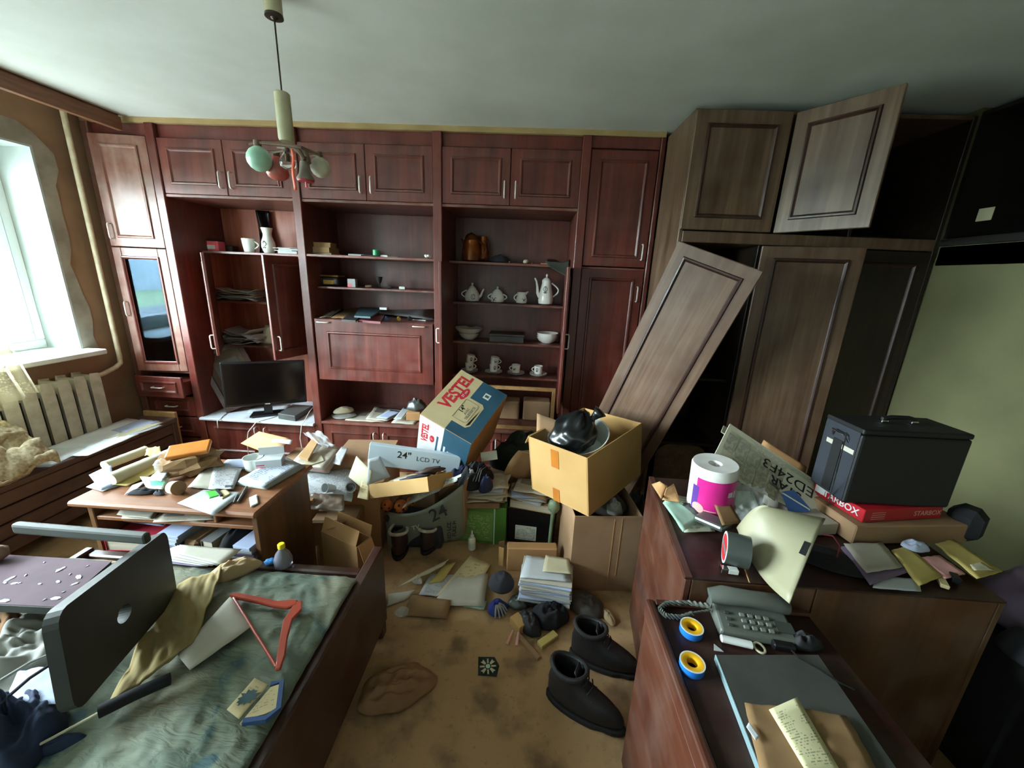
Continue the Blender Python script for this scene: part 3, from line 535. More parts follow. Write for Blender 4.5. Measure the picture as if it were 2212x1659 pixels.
O('dark_knob', G().ball((0, 0, 0), .012, 10), 'chrome', lf, at(-.03, .54, .07), smooth=2)
# ---------------------------------------------------------------- porcelain in the china unit
def loop_handle(par, x0, z0, x1, z1, out, r=.005, m_='porcelain', name='handle'):
    pts = []
    for i in range(13):
        a = math.pi*i/12; t = i/12
        pts.append((x0+(x1-x0)*t + out*math.sin(a), 0, z0+(z1-z0)*t))
    return O(name, G().tube(pts, r, 8), m_, par, smooth=True)
def motif(par, r, z, s, ang=-90, kind=0):
    g = G()
    def on(a, h): q = R(ang)+a/r; return (math.cos(q)*(r+.0012), math.sin(q)*(r+.0012), z+h)
    if kind == 0: g.tube([on(.8*s*math.cos(t*.42), s*math.sin(t*.42)) for t in range(15)], .0017, 5); g.tube([on(.35*s*math.cos(t*.42)+.1*s, .7*s*math.sin(t*.42)) for t in range(15)], .0013, 5)
    elif kind == 1: g.tube([on(s*(t/10-1), .35*s*math.sin(t*.55)) for t in range(20)], [.0005+.0022*math.sin(math.pi*t/19) for t in range(20)], 5); g.tube([on(s*(t/12-.5), -.5*s-.2*s*math.sin(t*.6)) for t in range(13)], .0015, 5)
    else:
        for k in (-1, 1): g.tube([on(k*s*.55*math.sin(t*.35), s*(1-t/6)) for t in range(12)], .0017, 5)
        g.tube([on(0, s*(1-t/5)) for t in range(10)], .0016, 5); g.tube([on(s*.5*(t/5-1), -s*.5-.25*s*math.sin(t*.31)) for t in range(11)], .0016, 5)
    return O('painted_motif', g, 'porcelain_print', par, smooth=True)
def shelf_at(px, y, z):
    d0 = AX*((px-1106)/F)-AZ; h = z-1.6; d = d0+AY*((y*d0.z-h*d0.y)/(h*AY.y-y*AY.z)); return at(d.x/d.y*y, y, z)
p = E('teapot', 'squat white porcelain teapot, leftmost on the upper china shelf', 'teapot', shelf_at(1020, 3.24, 1.386))
O('body', G().lathe([(.032, 0), (.055, .006), (.062, .03), (.058, .06), (.042, .088), (.032, .098), (.028, .098), (.03, .09)], 28), 'porcelain', p, smooth=True)
O('lid', G().lathe([(.034, .096), (.032, .104), (.015, .122), (.006, .128), (.010, .140), (.006, .148), (0, .149)], 20), 'porcelain', p, smooth=True)
O('spout', G().tube([(.055, 0, .035), (.072, 0, .05), (.08, 0, .075), (.094, 0, .103)], [.013, .010, .008, .006], 9), 'porcelain', p, smooth=True); loop_handle(p, -.056, .03, -.045, .088, -.036); motif(p, .061, .04, .020, -75)
p = E('sugar_bowl', 'white porcelain sugar bowl with two handles and a lid', 'bowl', shelf_at(1074, 3.24, 1.386))
O('body', G().lathe([(.032, 0), (.052, .006), (.058, .028), (.054, .052), (.042, .072), (.038, .076), (.034, .074)], 28), 'porcelain', p, smooth=True)
O('lid', G().lathe([(.042, .074), (.040, .082), (.02, .102), (.006, .108), (.009, .118), (.005, .126), (0, .127)], 20), 'porcelain', p, smooth=True); loop_handle(p, -.055, .025, -.044, .068, -.026); loop_handle(p, .055, .025, .044, .068, .026); motif(p, .057, .032, .026, -110, 1)
p = E('creamer', 'small white porcelain creamer between sugar bowl and coffee pot', 'jug', shelf_at(1126, 3.24, 1.386))
O('body', G().lathe([(.03, 0), (.043, .006), (.046, .03), (.038, .058), (.032, .075), (.037, .09), (.034, .089), (.029, .075), (.034, .055)], 26), 'porcelain', p, smooth=True)
O('spout', G().add([(.028, -.018, .078), (.028, .018, .078), (.034, -.014, .093), (.034, .014, .093), (.054, 0, .100), (.036, 0, .07)], [(0, 2, 4), (0, 4, 5), (1, 5, 4), (1, 4, 3)]), 'porcelain', p, sol=.003); loop_handle(p, -.042, .02, -.034, .075, -.022); motif(p, .045, .034, .02, -60, 1)
p = E('coffee_pot', 'tall white porcelain coffee pot with long spout', 'coffee pot', shelf_at(1178, 3.24, 1.386))
O('body', G().lathe([(.036, 0), (.058, .008), (.062, .035), (.054, .09), (.043, .14), (.037, .168), (.039, .186), (.035, .186), (.033, .168)], 30), 'porcelain', p, smooth=True)
O('lid', G().lathe([(.039, .184), (.036, .194), (.02, .208), (.006, .213), (.01, .226), (.006, .238), (0, .239)], 20), 'porcelain', p, smooth=True)
O('spout', G().tube([(-.05, 0, .06), (-.068, 0, .09), (-.073, 0, .14), (-.082, 0, .18), (-.096, 0, .205)], [.017, .013, .010, .008, .007], 9), 'porcelain', p, smooth=True); loop_handle(p, .054, .06, .04, .17, .05, .006); motif(p, .055, .115, .03, -100, 2)
def bowl(M, r, h, label, group=None, m_='porcelain'):
    p = E('bowl', label, 'bowl', M, group); O('dish', G().lathe([(.45*r, 0), (.5*r, .004), (.78*r, h*.4), (.98*r, h), (r, h+.002), (.95*r, h), (.74*r, h*.42), (.4*r, .012), (0, .011)], 32), m_, p, smooth=True); return p
M_ = shelf_at(1013, 3.25, 1.074)
bowl(M_, .088, .052, 'white serving bowl underneath the wide bowl on the china shelf', m_='white_glaze'); bowl(M_ @ Matrix.Translation((0, 0, .045)), .118, .05, 'wide white bowl on top of another at the left shelf end', m_='white_glaze')
M_ = shelf_at(1181, 3.25, 1.074)
for k in range(3): bowl(M_ @ Matrix.Translation((0, 0, .016*k)), .092, .05, ('lowest', 'middle', 'topmost')[k]+' white bowl in the nested stack right of the blue box', 'nested bowls')
q = shelf_at(1095, 3.25, 1.074); p = E('gift_box', 'flat blue grey box between the bowls on the china shelf', 'box', q)
O('base', G().box(-.14, .14, -.09, .09, 0, .05), 'folder_slate', p, bev=.003); O('lid', G().box(-.146, .146, -.096, .096, .05, .068), 'folder_slate', p, bev=.003)
def cup(M, label, hx=1, k=0):
    p = E('coffee_cup', label, 'cup', M)
    O('bowl', G().lathe([(.024, 0), (.031, .003), (.034, .02), (.037, .068), (.0375, .070), (.034, .068), (.031, .02), (.0, .008)], 24), 'porcelain', p, smooth=True); loop_handle(p, hx*.034, .018, hx*.036, .056, hx*.02, .0038); motif(p, .035, .038, .017, -110 if hx < 0 else -70, 1+k % 2)
def saucer(M, label, grp):
    O('saucer', G().lathe([(.035, 0), (.040, .003), (.072, .014), (.073, .016), (.038, .007), (0, .006)], 28), 'porcelain', None, M, smooth=True, label=label, cat='saucer', group=grp)
for i, (px, n_, hx, nm) in enumerate(((1014, 2, 1, 'first'), (1066, 2, 1, 'second'), (1114, 1, -1, 'third'), (1162, 1, -1, 'last'))):
    M_ = shelf_at(px, 3.225, .794); lb = 'white saucer in the pile under the %s cup of the lowest china shelf' % nm
    for k in range(2): saucer(M_ @ Matrix.Translation((0, 0, .009*k)), ('lower ', 'upper ')[k]+lb, 'saucers under the %s cup' % nm)
    if n_ == 1: cup(M_ @ Matrix.Translation((0, 0, .016)), 'single white cup, %s in the row of the lowest china shelf' % nm, hx, i)
    else:
        cup(M_ @ Matrix.Translation((0, 0, .016)), 'white cup underneath the other in the %s pair of cups' % nm, hx, i)
        cup(M_ @ Matrix.Translation((.002, 0, .082 if i == 0 else .074)) @ Matrix.Rotation(R(8), 4, 'Y'), 'white cup set on top of the %s pair of cups' % nm, hx, i+1)
# jug, shells and the bag on the top shelf of the china unit
p = E('copper_jug', 'old copper coloured jug with tall handle on the top shelf', 'jug', shelf_at(1018, 3.22, 1.694))
O('body', G().lathe([(.065, 0), (.075, .01), (.078, .06), (.066, .12), (.058, .15), (.062, .16), (.052, .165), (.046, .19), (.03, .205), (.01, .212), (0, .222)], 28), 'copper', p, smooth=True); loop_handle(p, .07, .04, .05, .16, .055, .008, 'copper'); O('spout', G().tube([(-.05, 0, .13), (-.07, 0, .155), (-.08, 0, .17)], [.016, .012, .008], 8), 'copper', p, smooth=True)
p = E('copper_pitcher', 'slimmer copper pitcher right behind the copper jug', 'pitcher', shelf_at(1043, 3.285, 1.694)); O('body', G().lathe([(.034, 0), (.042, .01), (.046, .05), (.034, .12), (.026, .16), (.034, .195), (.030, .195), (.022, .16)], 22), 'copper', p, smooth=True); loop_handle(p, .043, .04, .03, .17, .028, .005, 'copper')
heap('dark_cloth', (py_(1078, 560, 3.22).x, 3.22, 1.694), .10, .06, .055, 'cloth_charcoal', 'dark crumpled cloth on the top shelf beside the copper jug', 'cloth', seed=3)
for px, nm, s in ((1136, 'larger pale seashell on the top china shelf', .022), (1101, 'tiny pale pebble beside the dark cloth on the top shelf', .010), (1150, 'small brown bead next to the pale seashell', .008)):
    O('seashell' if s > .01 else 'pebble', G().ball((0, 0, s*.7), (s, s*.8, s*.7), 12, amp=.4, fr=4), 'paper_cream' if s > .01 else 'stone', None, shelf_at(px, 3.15, 1.694), smooth=2, label=nm, cat='ornament')
O('wooden_stick', G().tube([(0, 0, .004), (.09, -.01, .004)], .004, 6), 'pale_wood', None, shelf_at(1168, 3.12, 1.694), smooth=True, label='short wooden stick near the top shelf edge', cat='stick')
g = G()
def dr_(u, v):
    x = -.09+.18*u; s = v*1.6
    y, z = (.10*(1-s/.7), .02+.02*math.sin(u*5+s*4)) if s < .7 else (-.012-.03*(s-.7), .02-.11*(s-.7)*(0.3+.9*u))
    return (x+.01*math.sin(v*9), y, max(z, .004) if s < .7 else z)
O('plastic_bag', g.grid(dr_, 16, 20), 'bag_grey', None, shelf_at(1206, 3.10, 1.694), sol=.002, smooth=2, label='grey plastic bag hanging over the shelf edge by the open door', cat='bag')
# wooden frame and boxes at the bottom of the china unit
pf = [py_(1054, 822, 2.90), py_(1201, 840, 2.90)]; wfr = E('picture_frame', 'thin pale wooden frame standing in the china unit base', 'frame', at(pf[0].x, 2.90, .4245)); hz = pf[1].z-.424; ww = pf[1].x-pf[0].x
for n_, q in (('bar', (0, ww, 0, .02, hz-.028, hz)), ('bar', (0, .028, 0, .02, 0, hz-.028)), ('bar', (ww-.028, ww, 0, .02, 0, hz-.028)), ('bar', (.028, ww-.028, 0, .02, 0, .028))): O(n_, G().box(*q), 'pale_wood', wfr, bev=.002)
for x0, x1, h_, lb in ((1060, 1122, .16, 'dull brown carton behind the wooden frame, at its left'), (1130, 1188, .17, 'rounded tan carton behind the wooden frame, at its right')):
    a_, b_ = py_(x0, 880, 3.18), py_(x1, 880, 3.18); O('carton', G().box(0, b_.x-a_.x, 0, .14, 0, h_), 'carton_dull', None, at(a_.x, 3.12, .425), bev=.012, seg=2, label=lb, cat='box')
# ---------------------------------------------------------------- television unit: top shelf
p = E('tea_tin', 'small red tea tin on the shelf above the open cupboard', 'tin', shelf_at(465, 3.2, 1.694)); O('tin', G().box(-.06, .06, -.04, .04, 0, .075), 'tin_red', p, bev=.004); O('lid', G().box(-.062, .062, -.042, .042, .075, .088), 'tin_dark', p, bev=.003); O('label_band', G().box(-.03, .035, -.0415, -.04, .015, .045), 'tissue_white', p)
O('dark_tin', G().box(-.06, .06, -.035, .035, 0, .05), 'tin_dark', None, shelf_at(494, 3.28, 1.694), bev=.004, label='dark flat tin half hidden behind the red tea tin', cat='tin')
p = E('white_mug', 'plain white mug next to the flower vase on the shelf', 'mug', shelf_at(540, 3.2, 1.694)); O('bowl', G().lathe([(.03, 0), (.038, .004), (.046, .06), (.05, .105), (.0475, .105), (.043, .06), (.0, .01)], 26), 'white_glaze', p, smooth=True); loop_handle(p, .044, .03, .048, .085, .032, .0055, 'white_glaze')
p = E('vase', 'white flower vase with narrow waist standing on the shelf', 'vase', shelf_at(582, 3.17, 1.694)); O('body', G().lathe([(.03, 0), (.036, .004), (.05, .045), (.048, .08), (.032, .125), (.030, .145), (.042, .188), (.040, .188), (.027, .145), (.028, .12)], 30), 'white_glaze', p, smooth=True); motif(p, .048, .06, .03, -95, 2)
g = G(); g.grid(lambda u, v: (-.05+.10*u-.02*v*math.sin(v*2), .02*math.sin(u*6+v*3)+.03*v, .33*v), 10, 16)
O('packet', g, 'screen_black', None, shelf_at(574, 3.27, 1.694), sol=.012, smooth=2, label='tall dark shiny packet leaning behind the white vase', cat='packet')
sp_ = py_(624, 520, 3.18)
for k in range(5):
    t_ = (.020, .004, .012, .003, .003)[k]; z_ = 1.694+sum((.020, .004, .012, .003, .003)[:k])+.0006*k
    O('notebook', G().box(-.075, .075, -.10, .10, 0, t_), 'pages_white' if k % 2 else 'paper_white', None, at(shelf_at(633, 3.2, 1.71).translation.x+(.01, -.012, .015, -.02, .01)[k], 3.2, z_, (2, -4, 5, -6, 3)[k]), bev=.0008, label=nth(k, 5, 'white notebook in the small pile beside the vase'), cat='notebook', group='notebooks on the shelf')
# papers in the open cupboard
def stack(cx, cy, z, w, d, n_, mats, label, group, rz=0, jit=.02, jr=8, cat='paper', name='paper_sheet', dz=.0045, wr=.004, bulge=0, th=.0012):
    for k in range(n_):
        q = random.uniform; g = G(); sd = q(0, 90); ww, hh = w*q(.9, 1), d*q(.9, 1)
        cv = q(-1, 1)*bulge
        g.grid(lambda u, v: ((u-.5)*ww, (v-.5)*hh, wr*abs(noise.noise(Vector((u*3, v*3, sd))))+cv*(u-.5)**2+(abs(cv)*.25 if cv < 0 else 0)), 5, 4)
        O(name, g, mats[k % len(mats)], None, at(cx+q(-jit, jit), cy+q(-jit, jit), z+.0008+k*dz, rz+q(-jr, jr)), sol=th, offs=1, smooth=2, label=nth(k, n_, label), cat=cat, group=group)
stack(shelf_at(522, 3.22, 1.33).translation.x, 3.235, 1.313, .34, .21, 11, ['paper_white', 'paper_cream', 'sheet_print'], 'loose sheet in the pile on the upper open cupboard shelf', 'papers on the upper cupboard shelf', 4, .022, 6, dz=.006, bulge=.15)
stack(-1.85, 3.25, 1.313, .2, .16, 9, ['paper_white', 'pages_white'], 'sheet in the neat white pile by the right cupboard door', 'white pile on the upper cupboard shelf', 0, .006, 3, dz=.008, wr=.003)
stack(shelf_at(528, 3.22, .98).translation.x, 3.235, .953, .34, .21, 12, ['paper_white', 'paper_cream', 'sheet_print', 'paper_white'], 'loose sheet in the curling pile on the lower open cupboard shelf', 'papers on the lower cupboard shelf', -6, .025, 9, dz=.007, bulge=.3)
sheet('paper_sheet', [(540, 745, .975), (585, 738, .985), (595, 700, 1.07), (565, 705, 1.06)], 'paper_cream', 'cream sheet standing on end in the lower shelf pile', wr=.008, f=lambda a, b_, c_: py_(a, b_, 3.19)) if False else None
O('paper_sheet', G().grid(lambda u, v: (-.10+.2*u, .06*v+.02*math.sin(u*3), .15*v), 6, 6), 'paper_cream', None, at(shelf_at(580, 3.2, 1.0).translation.x, 3.2, .955, -18), sol=.001, smooth=2, label='cream sheet propped upright against the open right cupboard door', cat='paper')
# picture frame, television, box and cables on the white counter
b_ = pz(484, 893, .407); a_ = math.atan2(py_(417, 762, b_.y+.06).x-b_.x, .53)
pic = E('picture_frame', 'dark framed picture leaning beside the television', 'picture', Matrix.Translation(b_+Vector((.02, 0, 0))) @ Matrix.Rotation(a_, 4, 'Y') @ Matrix.Rotation(R(33), 4, 'Z') @ Matrix.Rotation(R(-5), 4, 'X') @ Matrix.Translation((.17, .01, .264)))
for n_, q in (('bar', (-.17, .17, 0, .022, .22, .262)), ('bar', (-.17, .17, 0, .022, -.262, -.22)), ('bar', (-.17, -.13, 0, .022, -.22, .22)), ('bar', (.13, .17, 0, .022, -.22, .22))): O(n_, G().box(*q), 'bed_wood', pic, bev=.003)
O('mount', G().box(-.13, .13, .012, .018, -.22, .22), 'mount_brown', pic); O('print', G().box(-.09, .09, .009, .012, -.16, .15), 'cloth_grey', pic)
tv = E('television', 'black flat screen television on the white counter', 'television', rotm((-2.093, 2.94, .68), (.032, .031, .545)))
O('bezel', G().box(-.285, .285, 0, .03, -.18, .185), 'black_plastic', tv, bev=.005); O('screen', G().box(-.272, .272, -.0015, .0, -.158, .172), 'screen_black', tv); O('rear_cover', G().box(-.2, .2, .03, .06, -.12, .12), 'black_matt', tv, bev=.01); O('emblem', G().box(-.018, .018, -.002, 0, -.172, -.165), 'steel', tv)
O('stand', G().box(-.03, .03, .01, .03, -.258, -.17).prism([(-.13, -.02), (.13, -.02), (.11, .09), (-.11, .09)], -.271, -.258), 'black_plastic', tv)
sheet('paper_sheet', [(533, 893, .4065), (618, 890, .4065), (628, 874, .4065), (545, 876, .4065)], 'paper_white', 'white sheet lying on the counter in front of the television')
sb = slab('receiver_box', [(600, 893, .452), (637, 899, .452), (676, 876, .452), (632, 873, .452)], .045, 'folder_slate', 'grey receiver box on the counter beside the television', 'electronics', bev=.003)
c_ = [pz(490, 893, .409), pz(480, 900, .409), (pz(477, 904, .409))]; c_ += [Vector((c_[2].x-.005, 2.79, .40)), Vector((c_[2].x-.005, 2.785, .34))]
tag(O('cable', G().tube(c_, .0035, 6), 'white_plastic', smooth=2), 'short white cable hanging over the left counter edge', 'cable')
c_ = [pz(603, 897, .412), pz(585, 903, .409), pz(566, 908, .409)]; c_ += [Vector((c_[2].x-.03, 2.80, .40)), Vector((c_[2].x-.08, 2.77, .33)), Vector((c_[2].x-.10, 2.77, .25)), Vector((c_[2].x-.10, 2.76, .12))]
tag(O('cable', G().tube(c_, .0035, 6), 'white_plastic', smooth=2), 'white cable looping down from the grey receiver box', 'cable')
c_ = [pz(676, 880, .435), pz(668, 890, .46), pz(660, 905, .44)]; c_ += [Vector((c_[2].x-.01, 2.79, .40)), Vector((c_[2].x-.02, 2.77, .3)), Vector((c_[2].x-.01, 2.77, .15)), Vector((c_[2].x, 2.75, .02))]
tag(O('cable', G().tube(c_, .0032, 6), 'white_plastic', smooth=2), 'thin white cable dropping at the right end of the counter', 'cable')
# ---------------------------------------------------------------- writing unit
def bk(x, y, z, w, d, t, rz, cover, label, pages='pages'):
    o = E('book', label, 'book', at(x, y, z, rz)); O('cover', G().box(-w/2, w/2, -d/2, d/2, 0, .0025).box(-w/2, w/2, -d/2, d/2, t-.0025, t).box(-w/2, -w/2+.003, -d/2, d/2, .0025, t-.0025), cover, o); O('page_block', G().box(-w/2+.003, w/2-.004, -d/2+.004, d/2-.004, .0025, t-.0025), pages, o); return o
BX = shelf_at(694, 3.0, 1.71).translation.x
bk(BX, 3.02, 1.693, .20, .15, .014, 2, 'cover_tan', 'thin tan book lowest in the pile of three on the shelf', 'paper_cream'); bk(BX-.005, 3.02, 1.708, .20, .15, .036, -2, 'cover_tan', 'thick tan book in the middle of the pile of three', 'cover_tan'); bk(BX+.02, 3.02, 1.745, .135, .11, .034, 3, 'cover_tan', 'small tan book on top of the pile of three', 'cover_tan')
def small(name, px, y, z, g, m_, label, cat, rz=0, bev=.002, f=None):
    return O(name, g, m_, None, shelf_at(px, y, z) @ Matrix.Rotation(R(rz), 4, 'Z'), bev=bev, label=label, cat=cat)
small('pencil_case', 772, 2.98, 1.693, G().box(-.06, .05, -.02, .02, 0, .014), 'paper_white', 'slim white case lying on the shelf left of the green cap', 'case', 6); O('pen', G().tube([(0, 0, .006), (.13, .02, .006)], .005, 8), 'cloth_charcoal', None, shelf_at(780, 2.93, 1.693), smooth=True, label='dark pen lying in front of the slim white case', cat='pen')
O('plastic_stopper', G().lathe([(.024, 0), (.024, .046), (.020, .05), (0, .05)], 20), 'green_cap', None, shelf_at(813, 2.97, 1.693), smooth=True, label='bright green plastic cap standing on the shelf', cat='cap')
small('matchbox', 832, 2.98, 1.693, G().box(-.028, .028, -.018, .018, 0, .015), 'white_print', 'white matchbox right of the green cap', 'matchbox', -10); O('clothes_peg', G().box(-.035, .035, -.005, .005, 0, .008), 'paper_grey', None, shelf_at(848, 2.95, 1.693) @ Matrix.Rotation(R(30), 4, 'Z'), label='grey clothes peg beside the white matchbox', cat='peg')
g = G()
for k in range(6): g.ball((.014*math.cos(k*1.05), .014*math.sin(k*1.05), .014+.006*(k % 2)), (.012, .009, .009), 8)
O('white_ornament', g, 'white_glaze', None, shelf_at(924, 2.90, 1.693), smooth=2, label='little white flower ornament at the right end of the shelf', cat='ornament')
p = E('biscuit_tin', 'dark round-cornered tin with gilt print on the narrow shelf', 'tin', shelf_at(716, 3.08, 1.467)); O('tin', G().box(-.085, .085, -.06, .06, 0, .07), 'tin_dark', p, bev=.02, seg=3); O('lid', G().box(-.088, .088, -.063, .063, .07, .082), 'gold_print', p, bev=.006); O('gilt_print', G().box(-.03, .05, -.0615, -.06, .015, .045), 'gold_print', p)
p = E('medicine_box', 'red and white little box beside the dark tin', 'box', shelf_at(762, 3.05, 1.467)); O('carton', G().box(-.03, .03, -.02, .02, 0, .06), 'paper_white', p); O('red_band', G().box(-.0305, .0, -.0205, .0205, .0, .025), 'tin_red', p)
O('goblet', G().lathe([(.016, 0), (.018, .003), (.005, .008), (.005, .03), (.016, .045), (.026, .085), (.024, .085), (.012, .045)], 18), 'iron_dark', None, shelf_at(820, 3.1, 1.467), smooth=True, label='small black goblet on the narrow shelf', cat='goblet')
for k, (px, c_, lb) in enumerate(((797, 'stone', 'brown trinket lying left of the black goblet'), (842, 'iron_dark', 'dark trinket lying right of the black goblet'))): O('trinket', G().ball((0, 0, .010), (.03, .015, .010), 10, amp=.5, fr=4, seed=k), c_, None, shelf_at(px, 3.05, 1.467), smooth=2, label=lb, cat='trinket')
small('eraser', 869, 3.03, 1.467, G().box(-.022, .022, -.012, .012, 0, .02), 'white_print', 'white eraser near the right end of the narrow shelf', 'eraser', 8)
# on top of the drop flap
zf = 1.238
sheet('folder', [(735, 668, zf+.012), (935, 690, zf+.012), (938, 668, zf+.06), (800, 652, zf+.06)], 'cover_grey', 'large grey green folder lying open above the drop flap', 'folder', t=.004, bulge=.01)
small('matchbox', 830, 3.1, zf+.062, G().box(-.03, .03, -.02, .02, 0, .018), 'white_print', 'white matchbox on top of the heap above the drop flap', 'matchbox', -5)
book([(738, 690, zf+.02), (768, 692, zf+.02), (800, 668, zf+.03), (768, 666, zf+.03)], .014, 'cover_dark', 'dark book with pale page edges above the drop flap'); book([(772, 691, zf+.018), (822, 695, zf+.018), (832, 679, zf+.018), (785, 676, zf+.018)], .016, 'cover_red', 'dark red book lying above the drop flap')
book([(765, 682, zf+.05), (800, 684, zf+.05), (830, 664, zf+.05), (780, 660, zf+.05)], .012, 'cover_teal', 'teal book on the heap above the drop flap')
sheet('paper_sheet', [(690, 687, zf+.004), (715, 684, zf+.004), (738, 668, zf+.03), (722, 667, zf+.03)], 'paper_grey', 'grey sheet curled at the left end above the drop flap', wr=.012); sheet('paper_sheet', [(715, 686, zf+.004), (745, 688, zf+.004), (790, 660, zf+.055), (770, 656, zf+.055)], 'paper_kraft', 'brown sheet sticking out of the heap above the drop flap', wr=.006)
for px, c_, lb in ((835, 'cover_blue', 'blue bottle lying in front above the drop flap'), (862, 'gold_print', 'brass cap lying above the drop flap'), (885, 'iron_dark', 'black bottle lying above the drop flap')):
    o_ = pz(px, 690, zf+.014); O('small_bottle', G().lathe([(.013, 0), (.014, .004), (.014, .035), (.007, .042), (.007, .05), (0, .05)], 14), c_, None, at(o_.x, o_.y, zf+.015, 20, -80, 0), smooth=True, label=lb, cat='bottle')
for k in range(4):
    o_ = pz(900+9*k, 691, zf+.005); O('pen', G().tube([(0, 0, 0), (.11, -.03+.02*k, 0)], .0045, 8), ('paper_white', 'cloth_charcoal', 'paper_cream', 'iron_dark')[k], None, at(o_.x-.03, o_.y+.02*k, zf+.005), smooth=True, label=('white pen', 'grey pen', 'cream pen', 'black pen')[k]+' in the row at the right end above the drop flap', cat='pen')
# lower niche of the writing unit
heap('cloth_glove', (pz(735, 905, .425).x, 2.98, .425), .11, .09, .028, 'cloth_white', 'folded pale work glove under another on the dark counter', 'glove', seed=5, amp=.25); heap('cloth_glove', (pz(732, 905, .425).x+.01, 2.99, .452), .09, .055, .05, 'paper_cream', 'crumpled cream work glove topmost on the dark counter', 'glove', rz=35, seed=6, amp=.3, n=18)
for k, (cs, m_, lb) in enumerate((([(745, 908, .427), (830, 912, .427), (850, 893, .427), (760, 888, .427)], 'newsprint', 'newspaper spread lowest on the dark counter of the niche'), ([(790, 905, .434), (835, 910, .434), (885, 885, .436), (810, 878, .44)], 'newsprint', 'crumpled newspaper page on top in the dark niche'), ([(845, 913, .428), (895, 917, .428), (915, 895, .428), (870, 890, .428)], 'paper_grey', 'grey sheet at the niche edge beside the television carton'), ([(812, 902, .446), (836, 905, .446), (868, 889, .45), (842, 885, .45)], 'paper_blue', 'bluish pamphlet on the newspapers in the niche'), ([(850, 905, .45), (868, 905, .455), (885, 882, .46), (872, 880, .46)], 'paper_white', 'white leaflet beside the bluish pamphlet in the niche'))): sheet('paper_sheet' if m_ != 'newsprint' else 'newspaper', cs, m_, lb, 'paper', wr=.006)
a_ = pz(897, 900, .43); O('small_carton', G().box(-.05, .06, -.05, .05, 0, .07), 'carton', None, at(a_.x, 3.0, .43, 8), bev=.003, label='little tan carton at the right end of the niche', cat='box'); heap('plastic_bag', (a_.x+.02, 3.02, .501), .09, .07, .09, 'bag_grey', 'grey plastic bag on the little tan carton in the niche', 'bag', seed=8)
# ---------------------------------------------------------------- bed with its sheet, hanger, cards, rod and the upturned stool
bd = E('bed', 'dark wooden bed with a crumpled camouflage sheet', 'bed', at(-1.17, .4, 0))
def bb_(n_, q, m_='bed_wood', bev=.006): return O(n_, G().box(q[0]+1.17, q[1]+1.17, q[2]-.4, q[3]-.4, q[4], q[5]), m_, bd, bev=bev)
bb_('side_rail', (-.622, -.58, -.6, 1.42, .06, .45)); bb_('side_rail', (-1.78, -1.745, -.6, 1.298, .06, .45)); bb_('footboard', (-1.745, -.622, 1.262, 1.298, .06, .44)); bb_('headboard', (-1.745, -.622, -.6, -.565, .06, .8))
for x, y in ((-.622, 1.36), (-1.78, 1.24), (-.622, -.6), (-1.78, -.6)): bb_('foot', (x+.002, x+.04, y, y+.05, 0, .06))
bb_('mattress', (-1.74, -.626, -.56, 1.258, .2, .452), 'cloth_beige', .03)
def bs(u, v):
    x = -1.76+u*1.155; y = -.58+v*1.835
    q = Vector((x, y, 0)); z = .466
    f1 = noise.noise(Vector((x*3+y*9, y*4-x*6, 2))); f2 = noise.noise(Vector((x*16-y*5, y*15+x*9, 7))); f3 = noise.noise(Vector((x*28+y*9, y*20-x*12, 3)))
    z += .007*(1-abs(f1)*2)+.006*(1-abs(f2)*2.2)+.002*f3
    e = max(0, v-.955)/.045; z -= .05*e**2; z -= .012*max(0, (u-.955)/.045)**2
    return (x+1.17, y-.4, max(z, .456 if e < .2 else .40))
O('bed_sheet', G().grid(bs, 130, 180), 'camo_sheet', bd, sol=.003, smooth=2)
ZB = .485
# khaki cloth bunched beside the stool panel
g = G()
def kc(u, v):
    a, b_, c_, d_ = pz(388, 1268, ZB), pz(482, 1236, ZB), pz(425, 1395, ZB), pz(228, 1545, ZB)
    p_ = a*(1-u)*v+b_*u*v+c_*u*(1-v)+d_*(1-u)*(1-v)
    return p_+Vector((0, 0, .004+.055*math.sin(math.pi*min(1, max(0, v*.8+.1)))*abs(noise.noise(Vector((u*3+v*2.5, v*1.2, 5))))*1.3+.006*noise.noise(Vector((u*9, v*4, 2)))+.012))
c_ = pz(400, 1330, ZB); O('khaki_cloth', G().grid(lambda u, v: kc(u, v)-c_, 30, 30), 'cloth_khaki', None, Matrix.Translation(c_), sol=.004, smooth=2, label='khaki cloth bunched on the bed beside the stool panel', cat='cloth')
heap('striped_cloth', pz(505, 1240, ZB-.02), .10, .05, .05, 'cloth_beige', 'tan and pinkish cloth rumpled at the far edge of the bed', 'cloth', rz=40, seed=12, amp=.5)
sheet('cardboard_sheet', [(383, 1415, ZB+.012), (410, 1448, ZB+.012), (545, 1352, ZB+.014), (497, 1288, ZB+.014)], 'paper_grey', 'curled grey white sheet of paper on the bed left of the red hanger', bulge=.012, wr=.006)
